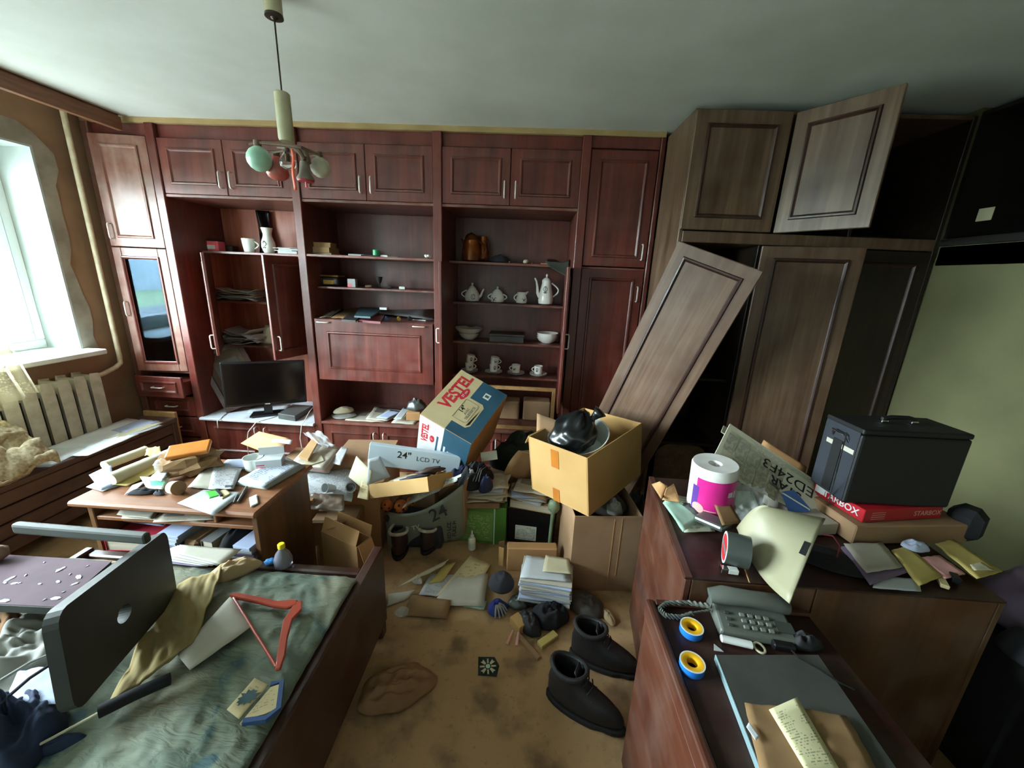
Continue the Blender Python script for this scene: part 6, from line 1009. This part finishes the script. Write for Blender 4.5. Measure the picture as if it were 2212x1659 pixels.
O('rim_slot', G().box(-.0015, .0015, -.006, .006, -.035, 0), 'hole_shade', lt, at(pz(1473, 1632, TZ-.04).x-.64-.0, pz(1473, 1632, TZ).y-.62, TZ-.02)) if False else None
# telephone
def tp_(px, py, z=TZ+.001): return pz(px, py, z)
a, b_, c_, d_ = tp_(1537, 1372), tp_(1712, 1402), tp_(1700, 1330), tp_(1533, 1300); ctr = (a+b_+c_+d_)/4
PM = Matrix.Translation((ctr.x, ctr.y, TZ+.001)) @ Matrix.Rotation(math.atan2((b_-a).y, (b_-a).x), 4, 'Z'); w_ = (b_-a).length/2; h_ = ((d_-a).length+(c_-b_).length)/4
ph = E('telephone', 'grey push button telephone at the back of the low table', 'telephone', PM)
g = G(); g.hexa([Vector(v) for v in ((-w_, -h_, 0), (w_, -h_, 0), (w_, h_, 0), (-w_, h_, 0))], [Vector(v) for v in ((-w_+.006, -h_+.006, .022), (w_-.006, -h_+.006, .022), (w_-.006, h_-.004, .042), (-w_+.006, h_-.004, .042))]); O('base', g, 'phone_grey', ph, bev=.006, seg=2)
g = G(); g.tube([(-w_-.004, h_*.52, .05), (-w_+.03, h_*.52, .058), (0, h_*.52, .060), (w_-.03, h_*.52, .058), (w_+.0, h_*.52, .05)], [.022, .028, .024, .028, .022], 14, flat=.85); O('handset', g, 'phone_grey', ph, smooth=True)
for r_ in range(3):
    for k in range(4): x, y = -w_*.28+k*.021, -h_*.66+r_*.018; z = .022+.020*(y+h_)/(2*h_); O('key', G().box(-.007, .007, -.005, .005, 0, .006), 'key_grey', ph, at(x, y, z, 0, 6), bev=.0015)
for r_ in range(3): y = -h_*.66+r_*.018; O('side_key', G().box(-.006, .006, -.004, .004, 0, .005), 'phone_dark', ph, at(-w_*.68, y, .022+.020*(y+h_)/(2*h_), 0, 6), bev=.001)
O('index_card', G().box(-.003, .006, -h_*.8, -.004, .0, .0015), 'paper_grey', ph, at(w_*.45, 0, .0245, 0, 8)); O('display', G().box(-.022, .022, -.016, .016, 0, .003), 'phone_dark', ph, at(w_*.74, -h_*.35, .0275, 0, 8))
inv = PM.inverted(); path = [tp_(*v, TZ+zz) for v, zz in (((1536, 1310), .045), ((1490, 1302), .02), ((1440, 1302), .012), ((1424, 1316), .010), ((1438, 1330), .010), ((1470, 1334), .010), ((1505, 1322), .015), ((1535, 1318), .02))]
dense = []
for i in range(len(path)-1):
    for k in range(26): dense.append(path[i].lerp(path[i+1], k/26))
for _ in range(14): dense = [dense[0]]+[(dense[i-1]+dense[i]*2+dense[i+1])/4 for i in range(1, len(dense)-1)]+[dense[-1]]
coil = []
for i, p_ in enumerate(dense):
    t_ = (dense[min(i+1, len(dense)-1)]-dense[max(i-1, 0)]).normalized(); s_ = Vector((-t_.y, t_.x, 0)).normalized(); n2 = t_.cross(s_)
    for k in range(3): a = (i*3+k)*2.2; r_ = .0062 if i < 150 else .002; coil.append(inv @ (p_+s_*math.cos(a)*r_+n2*math.sin(a)*r_))
O('coiled_cord', G().tube(coil, .0017, 4), 'phone_grey', ph, smooth=True)
for k, (px, py) in enumerate(((1492, 1366), (1493, 1444))):
    c = tp_(px, py, TZ+.001); p = E('tape_reel', ('blue and yellow tape reel nearer the telephone cord', 'blue and yellow tape reel nearer the camera on the low table')[k], 'tape', at(c.x, c.y, TZ+.001))
    O('case', G().lathe([(.029, 0), (.030, .002), (.030, .019), (.027, .021), (.027, .001), (.029, 0)], 28), 'tape_blue', p, smooth=True); O('spool', G().lathe([(.0275, .0195), (.0275, .0215), (.016, .0215), (.013, .019), (.013, .002), (.0275, .002), (.0275, .0195)], 28), 'tape_yellow', p, smooth=True); O('rim', G().lathe([(.0268, .0208), (.0302, .0208), (.0302, .0218), (.0268, .0218), (.0268, .0208)], 28), 'white_plastic', p, smooth=True); O('core_shade', G().lathe([(.0132, .003), (0, .003)], 20), 'hole_shade', p)  # black disc painted as the shade down each reel's core
a, b_ = tp_(1555, 1384), tp_(1625, 1400); tag(O('white_bar', G().tube([a+Vector((0, 0, .009)), b_+Vector((0, 0, .009))], .011, 12, flat=.75), 'white_plastic', smooth=True, bev=.003), 'white rounded plastic bar lying in front of the telephone', 'bar')
c = tp_(1550, 1402); O('paper_scrap', G().add([(-.012, -.006, 0), (.012, -.008, 0), (-.006, .010, .004), (-.012, -.006, .002), (.012, -.008, .002), (-.006, .010, .006)], [(0, 2, 1), (3, 4, 5), (0, 1, 4, 3), (1, 2, 5, 4), (2, 0, 3, 5)]), 'paper_white', None, at(c), label='little white triangular paper scrap on the low table', cat='paper')
heap('black_adapter', tp_(1735, 1395), .045, .03, .035, 'black_matt', 'black adapter with wound cable right of the telephone', 'adapter', seed=101, amp=.5, n=18); bx(*tp_(1690, 1402)[:2], TZ+.001, .055, .022, .02, -8, 'black_plastic', 'small black plug lying before the black adapter', 'plug', 'plug', .004)
c = tp_(1640, 1402); O('white_ring', G().tube([(.012*math.cos(k*.4), .016*math.sin(k*.4), .004) for k in range(16)], .003, 6, closed=True), 'paper_cream', None, at(c), smooth=True, label='small cream ring at the upper folder edge', cat='ring')
pth = [tp_(1710, 1405, TZ+.02), tp_(1725, 1420, TZ+.028), tp_(1770, 1445, TZ+.026), tp_(1815, 1475, TZ+.024), tp_(1845, 1490, TZ+.018)]; tag(O('cable', G().tube(pth, .0022, 6), 'black_plastic', smooth=True), 'thin black cable running over the slate folder', 'cable')
fo = E('folder', 'dusty slate grey folder lying on the low table', 'folder', at(.66, .66, TZ+.001)); fp = [tp_(1548, 1414, TZ+.018), tp_(1768, 1414, TZ+.018), tp_(1965, 1700, TZ+.018), tp_(1660, 1700, TZ+.018)]; f0 = Vector((.66, .66, TZ+.001))
def fh(n_, pts, z0, z1, m_): O(n_, G().hexa([Vector((p.x-f0.x, p.y-f0.y, z0)) for p in pts], [Vector((p.x-f0.x, p.y-f0.y, z1)) for p in pts]), m_, fo, bev=.001)
fp = [fp[3], fp[2], fp[1], fp[0]]; fh('cover', fp, 0, .002, 'folder_slate'); mid = sum(fp, Vector())/4; fh('page_block', [p.lerp(mid, .03) for p in fp], .002, .014, 'pages_white'); fh('cover', fp, .014, .017, 'folder_slate'); e_ = (fp[3]-fp[0]).normalized().cross(Vector((0, 0, 1)))*.004; fh('spine', [fp[0], fp[0]+e_*-1, fp[3]+e_*-1, fp[3]], .0, .0175, 'folder_edge')
sheet('kraft_envelope', [tp_(1645, 1680, TZ+.028), tp_(1905, 1680, TZ+.026), tp_(1828, 1545, TZ+.026), tp_(1608, 1520, TZ+.028)], 'paper_kraft', 'creased brown kraft envelope on the slate folder', 'envelope', wr=.006, bulge=.004, t=.003, n=12)
sheet('receipt', [tp_(1742, 1668, TZ+.037), tp_(1815, 1665, TZ+.037), tp_(1722, 1506, TZ+.036), tp_(1661, 1533, TZ+.036)], 'receipt', 'long cream printed receipt on the kraft envelope', 'receipt', bulge=.003); sheet('paper_scrap', [tp_(1612, 1570, TZ+.034), tp_(1632, 1600, TZ+.034), tp_(1640, 1592, TZ+.036), tp_(1618, 1560, TZ+.036)], 'paper_white', 'white torn edge sticking out at the left of the kraft envelope', wr=.004)
bx(.58, .40, .319, .22, .25, .04, 5, 'cover_dark', 'dark book lying on the shelf of the low table') if False else None
# ---- on the bureau
z = BZ+.0045
def bp(px, py, dz=0): return pz(px, py, z+dz)
sheet('paper_sheet', [bp(1478, 1150, .004), bp(1545, 1148, .004), bp(1540, 1085, .008), bp(1440, 1065, .012)], 'banknote', 'green tinted printed sheet at the left edge of the bureau', wr=.005); sheet('paper_sheet', [bp(1432, 1085, .02), bp(1475, 1150, .014), bp(1520, 1120, .014), bp(1450, 1070, .02)], 'paper_green', 'pale green sheet curling at the left edge of the bureau', wr=.006)
for k, cs in enumerate(([(1408, 1046), (1428, 1078), (1442, 1050), (1425, 1040)], [(1430, 1080), (1470, 1085), (1455, 1045), (1440, 1055)])): sheet('cardboard_scrap', [bp(*v, .02+.015*i) for i, v in enumerate(cs)], 'carton', ('tan cardboard flap at the far left bureau corner', 'tan cardboard flap right beside the paper towel roll')[k], 'cardboard', t=.003)
KC = bp(1528, 1112); r_ = .080; kr = E('paper_towel_roll', 'big paper towel roll in a magenta wrapper on the bureau', 'paper roll', at(KC.x+.015, KC.y+.03, z+.002, 0, 2, -3)); H_ = .205
O('roll', G().lathe([(r_*.9, 0), (r_, .006), (r_, H_-.008), (r_*.96, H_), (r_*.30, H_-.003), (r_*.26, H_-.02), (r_*.26, H_-.06), (0, H_-.06)], 36), 'tissue_white', kr, smooth=True)
def patch(n_, a0, a1, z0, z1, rr, m_, par): return O(n_, G().grid(lambda u, v: (rr*math.cos(R(a0+(a1-a0)*u)), rr*math.sin(R(a0+(a1-a0)*u)), z0+(z1-z0)*v), 14, 2), m_, par, smooth=2)
patch('magenta_wrap', 206, 326, .015, .165, r_+.0012, 'magenta_print', kr); patch('violet_band', 195, 214, .015, .13, r_+.0016, 'violet_print', kr); patch('white_badge', 286, 300, .105, .125, r_+.002, 'white_print', kr); patch('white_badge', 303, 312, .10, .128, r_+.002, 'white_print', kr); 
O('round_emblem', G().grid(lambda u, v: ((r_+.002)*math.cos(R(216+16*(v*math.cos(u*6.2832)))), (r_+.002)*math.sin(R(216+16*(v*math.cos(u*6.2832)))), .045+.020*v*math.sin(u*6.2832)), 20, 3), 'paper_pink', kr, smooth=2)
for k in range(4): patch('white_line', 262+2*k, 300, .030+.012*k, .033+.012*k, r_+.002, 'paper_pink', kr)
patch('white_curve', 225, 262, .042, .046, r_+.002, 'paper_pink', kr)
# panel of the large set's carton, printed, leaning behind
k_ = .82; LDM = rotm(EYE+k_*(Vector((1.159, 1.711, .707))-EYE), (.493, .477, -.432)); sx, sy = .516*k_/2, .399*k_/2; ld = E('printed_cardboard', 'large white printed carton panel with upside-down lettering, leaning behind the roll', 'carton', LDM)
O('panel', G().grid(lambda u, v: (-sx+2*sx*u, -sy*(.6-.55*u)+sy*(1.6-.55*u)*v, 0), 2, 2), 'spec_print', ld, sol=.006); O('plain_area', G().box(sx*.22, sx*.98, -sy*.03, sy*.80, .0032, .0038), 'panel_pale', ld)
for k in range(5): O('print_column', G().grid(lambda u, v: (-sx*.94+sx*.235*k+sx*.20*u, sy*(.10+.62*v-.03*k), .0042), 1, 1), 'column_print', ld)
for k in range(4): O('print_column', G().grid(lambda u, v: (-sx*.70+sx*.235*k+sx*.20*u, sy*(-.42+.44*v+.02*k), .0042), 1, 1), 'column_print', ld); O('top_flap', G().box(-sx, sx, sy, sy+.05, -.035, -.03), 'panel_pale', ld, Matrix.Rotation(R(-10), 4, 'X'))
text('LED24F3', .066, 'ink_black', ld, Matrix.Translation((sx*.36, sy*.54, .0044)) @ Matrix.Rotation(math.pi, 4, 'Z'), space=1.0); text('STAR', .052, 'ink_black', ld, Matrix.Translation((sx*.30, sy*.20, .0044)) @ Matrix.Rotation(math.pi, 4, 'Z'), bold=.0012)
O('back_board', G().box(-.14, .16, -.004, .004, 0, .35), 'pale_wood', None, Matrix.Translation((1.20, 1.66, z)) @ Matrix.Rotation(R(-22), 4, 'Z') @ Matrix.Rotation(R(14), 4, 'Y') @ Matrix.Rotation(R(-4), 4, 'X'), label='pale wooden strip edge behind the printed carton panel', cat='board') if False else sheet('cardboard_sheet', [bp(1640, 965, .0) if False else py_(1650, 950, 1.60), py_(1742, 1008, 1.54), py_(1738, 1030, 1.54), py_(1640, 970, 1.60)], 'carton', 'narrow tan cardboard strip behind the printed carton panel', 'cardboard', t=.006)
book([bp(1705, 1100, .06), bp(1752, 1100, .07), bp(1715, 1058, .14), bp(1690, 1062, .13)], .012, 'cover_blue', 'blue covered booklet on the printed carton panel', name='booklet')
# clear film and teal sheet, wallet, photo, tape roll, lighter
sheet('plastic_film', [bp(1590, 1130, .03), bp(1680, 1135, .03), bp(1650, 1055, .12), bp(1585, 1040, .12)], 'plastic_film', 'crinkled clear plastic film beside the paper towel roll', 'plastic', wr=.03, n=14); sheet('paper_sheet', [bp(1592, 1120, .012), bp(1655, 1130, .012), bp(1625, 1062, .07), bp(1588, 1060, .07)], 'paper_green', 'pale teal sheet seen through the clear film', wr=.004)
heap('leather_glove', bp(1505, 1110), .07, .035, .035, 'leather_black', 'black leather glove in front of the paper towel roll', 'glove', rz=-40, seed=111, amp=.35); c = bp(1540, 1128, .03); O('wallet', G().box(-.035, .035, -.055, .055, 0, .022), 'bag_grey', None, at(c.x, c.y, z+.022, 35, -8), bev=.009, seg=2, label='charcoal rounded wallet in front of the paper towel roll', cat='wallet')
sheet('photograph', [bp(1560, 1135, .055), bp(1603, 1130, .05), bp(1578, 1088, .075), bp(1543, 1090, .075)], 'cover_tan' if False else 'paper_kraft', 'brownish photograph lying on the charcoal wallet', 'photograph'); O('dark_motif', G().ball((0, 0, 0), (.012, .02, .001), 10), 'cover_red', bpy.data.objects['photograph'], at(.0, .01, .012, 30, 8))
p = E('duct_tape', 'grey tape roll standing on edge with a red label', 'tape', Matrix.Translation(bp(1578, 1222)+Vector((.012, .012, .0505))) @ Matrix.Rotation(R(-20), 4, 'Z') @ Matrix.Rotation(R(-90), 4, 'Y') @ Matrix.Scale(1.18, 4)); O('roll', G().lathe([(.030, -.03), (.042, -.03), (.042, .025), (.030, .025), (.030, -.03)], 30), 'bag_grey', p, smooth=True)
O('label_disc', G().lathe([(.041, .0252), (.041, .0262), (0, .0262)], 30), 'white_print', p, smooth=True)
for s_ in (1, -1): O('red_half', G().prism([(s_*.034*math.cos(R(30+q_*20))*.0+s_*(.008+.026*math.sin(R(30*q_))), .034*math.cos(R(30*q_))) for q_ in range(7)], .0263, .0268), 'red_print', p)
O('grey_band', G().box(-.006, .006, -.034, .034, .0263, .0269), 'cover_grey', p)
c = bp(1573, 1236); p = E('lighter', 'little chrome and white lighter in front of the tape roll', 'lighter', at(c.x, c.y, z, -6)); O('body', G().box(-.004, .026, -.010, .010, 0, .016), 'white_plastic', p, bev=.002); O('chrome_head', G().box(-.024, -.004, -.010, .010, 0, .016), 'chrome', p, bev=.001)
tag(O('matchstick', G().tube([bp(1608, 1226, .003), bp(1619, 1258, .003)], .002, 5), 'pale_wood'), 'single matchstick near the front edge of the bureau', 'matchstick')
# curved cream board with a slot, hanging over the edge
g = G(); cA, cB, cC, cD = pz(1655, 1093, .93), pz(1783, 1121, .90), pz(1705, 1304, .785), pz(1592, 1140, .80); b0 = bp(1690, 1190)
def cb_(u, v):
    p_ = cD*(1-u)*(1-v)+cC*u*(1-v)+cB*u*v+cA*(1-u)*v
    return p_+Vector((0, 0, -.035*math.sin(math.pi*u)*(1-v)+.03*math.sin(math.pi*v)))-b0
pb_ = E('curved_board', 'bent cream foam board with a black slot over the bureau edge', 'board', Matrix.Translation(b0)); O('board', g.grid(cb_, 16, 12), 'plaque_cream', pb_, sol=.004, smooth=2, offs=0)
def slot(u, v, du, dv): return [cb_(u-du, v-dv), cb_(u+du, v-dv), cb_(u+du, v+dv), cb_(u-du, v+dv)]
n_ = (cb_(.6, .5)-cb_(.5, .5)).cross(cb_(.5, .6)-cb_(.5, .5)).normalized()*.004
for (u, v, du, dv) in ((.92, .48, .045, .075), ):
    s4 = slot(u, v, du, dv); O('slot', G().hexa([p_-n_*1.0 for p_ in s4], [p_+n_ for p_ in s4]), 'hole_shade', pb_)  # black block stands in for the shade inside the cut
# case on the red box, things below them
br = bx(1.35, 1.37, z, .44, .27, .072, 7, 'carton_dull', 'dull brown flat carton under the red box', bev=.004); bx(1.06, 1.36, z, .11, .22, .045, 12, 'paper_grey', 'grey white carton edge left of the red box', name='carton')
SB = rotm((1.321, 1.358, .853), (0, 0, .188)); rb = E('red_box', 'flat red box with white lettering under the black case', 'box', SB); O('body', G().box(-.162, .162, -.098, .098, -.024, .024), 'red_box', rb, bev=.002)
text('STARBOX', .034, 'white_print', rb, Matrix.Translation((-.1628, -.005, 0)) @ Matrix.Rotation(R(-90), 4, 'Z') @ Matrix.Rotation(R(90), 4, 'X') @ Matrix.Rotation(math.pi*0, 4, 'Z'), bold=.0006); text('STARBOX', .026, 'paper_pink', rb, Matrix.Translation((.10, -.0988, 0)) @ Matrix.Rotation(R(90), 4, 'X'))
for k in range(4): O('print_line', G().box(-.13, -.075, -.0988, -.098, -.014+.008*k, -.0125+.008*k), 'paper_pink', rb)
O('white_corner', G().box(-.1628, -.162, .05, .09, -.01, .024), 'white_print', rb)
k_ = .944; CM = rotm((1.385*k_, 1.43*k_, 1.018), (0, 0, .03)); cs = E('black_case', 'boxy black case with handle on top of the red box', 'case', CM); cx, cy, cz = .183, .082, .138
O('body', G().box(-cx, cx, -cy, cy, -cz, cz-.02), 'case_black', cs, bev=.008, seg=2); O('lid', G().box(-cx, cx, -cy, cy, cz-.0195, cz), 'case_black', cs, bev=.006, seg=2)
O('side_plate', G().box(-cx-.003, -cx, -cy*.9, cy*.9, -cz*.95, cz*.9), 'case_trim', cs, bev=.002); O('strap', G().box(-cx-.006, -cx-.003, -.02, .02, -cz*.9, cz*.5), 'case_black', cs)
O('clasp', G().tube([(-cx-.004, -.04, cz*.55), (-cx-.018, -.035, cz*.72), (-cx-.018, .02, cz*.74), (-cx-.004, .03, cz*.55)], .003, 6), 'chrome', cs, smooth=True); O('pale_tape', G().box(-cx-.0045, -cx-.003, -cy*.85, .05, cz*.30, cz*.42), 'paper_grey', cs)
O('carry_handle', G().tube([(-.055, 0, cz+.002), (-.055, 0, cz+.016), (-.03, 0, cz+.022), (.03, 0, cz+.022), (.055, 0, cz+.016), (.055, 0, cz+.002)], .008, 8), 'case_black', cs, smooth=True)
for s_ in (-1, 1): O('rivet', G().box(-.012, .012, -.010, .010, 0, .012), 'chrome', cs, at(s_*.052, 0, cz+.001), bev=.004, seg=2)
tag(O('antenna', G().tube([py_(1829, 935, 1.15), bp(1781, 1118, .0)+Vector((0, 0, .01))], .002, 6), 'dull_metal', smooth=True), 'thin telescopic antenna standing slanted in front of the black case', 'antenna')
bx(1.60, 1.30, z, .10, .09, .12, 30, 'cloth_black', 'black cloth bundle at the right of the red box', 'cloth', 'cloth_bundle', .025)
# papers at the right half of the bureau
for cs_, dz, m_, lb, t_ in (([(1815, 1182), (1880, 1262), (1965, 1235), (1900, 1172)], .012, 'paper_lilac', 'lilac folder lowest of the papers on the right of the bureau', .004), ([(1822, 1175), (1872, 1238), (1950, 1225), (1905, 1172)], .020, 'paper_grey', 'pinkish grey sheet on the lilac folder', .0012), ([(1885, 1270), (1990, 1278), (1985, 1250), (1890, 1245)], .006, 'paper_white', 'white sheet at the front right bureau edge', .0012), ([(1925, 1190), (1985, 1265), (2035, 1245), (1960, 1180)], .016, 'paper_yellow', 'yellowish grey folder in the middle of the right bureau papers', .006), ([(2020, 1175), (2110, 1250), (2165, 1235), (2060, 1165)], .02, 'paper_yellow', 'yellow envelope with folded flap at the far right of the bureau', .003), ([(1990, 1205), (2040, 1250), (2085, 1240), (2030, 1200)], .014, 'paper_pink', 'faded pink card beside the yellow envelope', .004), ([(2105, 1232), (2150, 1232), (2120, 1215), (2095, 1220)], .034, 'paper_cream', 'pale folded flap on the yellow envelope', .0012)):
    sheet('paper_sheet' if 'folder' not in lb else 'folder', [bp(*v, dz) for v in cs_], m_, lb, 'paper' if 'folder' not in lb else 'folder', wr=.004, t=t_)
heap('blue_wrapper', bp(1975, 1185, .02), .045, .03, .025, 'paper_blue', 'bluish crumpled wrapper behind the right bureau papers', 'wrapper', seed=121, amp=.5); bx(*bp(2060, 1255)[:2], z, .035, .02, .02, 60, 'black_plastic', 'small black block at the front right bureau edge', 'block', 'block'); bx(*bp(2035, 1262)[:2], z, .045, .02, .012, 60, 'card_cream', 'small cream card with a dot at the front right bureau edge', 'card', 'card')
heap('black_heap', bp(1775, 1205), .13, .075, .02, 'cloth_black', 'flat black heap on the middle of the bureau top', 'cloth', rz=-30, seed=122)  # low black heap over the dark area of the bureau top
pth = [bp(1778, 1155, .03), bp(1800, 1158, .05), bp(1815, 1180, .04), bp(1808, 1205, .02)]; tag(O('cable', G().tube(pth, .0022, 6), 'cover_red', smooth=True), 'dark red cable loop beside the cream foam board', 'cable')
# right of the bureau
bx(1.80, 1.12, 0, .46, .40, .50, 4, 'black_matt', 'black box on the floor between bureau and olive wall'); heap('lilac_bag', (1.80, 1.20, .502), .18, .14, .17, 'paper_lilac', 'greyish lilac plastic bag on the black box by the olive wall', 'bag', seed=131, amp=.35); heap('dark_bag', (1.66, 1.02, .502), .13, .09, .11, 'cloth_charcoal', 'charcoal bag in front of the lilac bag', 'bag', seed=132, amp=.4)
sheet('cardboard_sheet', [(2140, 1365, .42), (2230, 1440, .40), (2235, 1385, .42), (2150, 1358, .43)], 'carton', 'tan cardboard strip leaning at the right edge of the room', 'cardboard', t=.004); heap('dark_clothes', (1.55, .75, 0), .28, .25, .22, 'cloth_black', 'black clothes heaped on the floor right of the bureau', 'clothes', seed=133, amp=.5, n=34); heap('grey_rag', (1.32, .72, .15), .10, .05, .05, 'cloth_charcoal', 'charcoal rag on the black clothes at the right', 'cloth', seed=134)
heap('black_plastic', (1.99, 2.60, 1.886), .15, .12, .05, 'plastic_bag_black', 'black plastic sheet in the open upper wardrobe compartment', 'plastic', seed=135, amp=.5)
# ---------------------------------------------------------------- ceiling lamp hung with painted bulbs
YL = 1.65; c = py_(592, 38, YL); t0 = py_(609, 200, YL); t1 = py_(613, 306, YL); X = (c.x+t0.x)/2
lp = E('ceiling_lamp', 'beige pendant lamp with painted bulbs on a twig ring', 'lamp', at(X, YL, ZC))
O('canopy', G().lathe([(.029, 0), (.029, c.z-ZC+.006)], 24), 'lamp_beige', lp, smooth=True); O('canopy_ring', G().lathe([(.0295, c.z-ZC+.008), (.0305, c.z-ZC), (.012, c.z-ZC-.001), (.006, c.z-ZC-.008), (0, c.z-ZC-.008)], 24), 'lamp_collar', lp, smooth=True)
O('suspension_rod', G().tube([(0, 0, c.z-ZC), (0, 0, t0.z-ZC)], .003, 8), 'lamp_collar', lp, smooth=True); zt, zb = t0.z-ZC, t1.z-ZC
O('stem_tube', G().lathe([(0, zt), (.023, zt), (.027, zt-.004), (.0275, zb+.01), (.024, zb), (0, zb)], 24), 'lamp_beige', lp, smooth=True)
def L(px, py, y): return py_(px, py, y)-Vector((X, YL, ZC))
tw = G(); P_ = [L(537, 311, 1.60), L(556, 308, 1.60), L(610, 312, 1.57), L(650, 318, 1.58), L(690, 335, 1.64), L(697, 335, 1.67)]; tw.tube(P_, [.004, .005, .007, .006, .005, .003], 7)
tw.tube([L(600, 318, 1.68), L(630, 320, 1.66), L(660, 330, 1.62), L(668, 352, 1.60)], [.006, .009, .010, .008], 8); tw.tube([L(585, 330, 1.70), L(620, 322, 1.68), L(660, 336, 1.70), L(690, 338, 1.70)], .004, 6); tw.tube([L(630, 316, 1.6), L(648, 328, 1.58), L(658, 345, 1.58)], [.007, .008, .006], 7)
O('twig_ring', tw, 'twig', lp, smooth=True); O('white_strip', G().tube([L(583, 331, 1.62), L(612, 326, 1.62)], .003, 5), 'paper_grey', lp); O('white_strip', G().tube([L(665, 338, 1.62), L(690, 336, 1.64)], .003, 5), 'paper_grey', lp)
def bulb(px, py, y, s, m_, prof, tip=None):
    p_ = L(px, py, y); b = O('bulb', G().lathe([(r_*s, z_*s) for r_, z_ in prof], 22), m_, lp, Matrix.Translation(p_), smooth=True)
    O('socket', G().lathe([(.30*s, .95*s), (.32*s, 1.45*s), (.2*s, 1.5*s), (0, 1.5*s)], 12), 'twig', b, smooth=True)
    if tip: O('tip', G().tube([(0, 0, -.9*s), (0, 0, -1.45*s)], .0035, 8), tip, b, smooth=True)
rnd = [(0, -1), (.38, -.93), (.72, -.70), (.94, -.35), (1, 0), (.94, .35), (.72, .70), (.42, .92), (.30, 1.0)]; pear = [(0, -1), (.45, -.93), (.85, -.68), (1, -.3), (.92, .1), (.68, .5), (.45, .85), (.34, 1.1)]; bell = [(0, -.95), (.5, -.92), (.85, -.78), (.86, -.6), (.62, -.2), (.5, .3), (.46, .8), (.4, 1.0)]
bulb(560, 344, 1.60, .043, 'bulb_green', rnd); bulb(599, 366, 1.66, .041, 'bulb_red', pear, 'cover_red'); bulb(622, 348, 1.60, .030, 'glass_clear', pear); bulb(659, 372, 1.60, .036, 'bulb_rust', bell, 'tin_red'); bulb(692, 362, 1.67, .037, 'bulb_grey', rnd)
O('filament_core', G().tube([L(620, 335, 1.60), L(622, 350, 1.60)], .006, 8), 'filament', lp, smooth=True); O('red_base', G().lathe([(0, -.034), (.028, -.033), (.031, -.026), (.028, -.02)], 20), 'cover_crimson', lp, Matrix.Translation(L(659, 372, 1.60)), smooth=True)
g = G(); O('orange_ribbon', g.grid(lambda u, v: L(628+6*u+6*v, 322+88*v, 1.56)+Vector((0, .004*math.sin(v*8), 0)), 2, 12), 'ribbon_orange', lp, sol=.001, smooth=2)
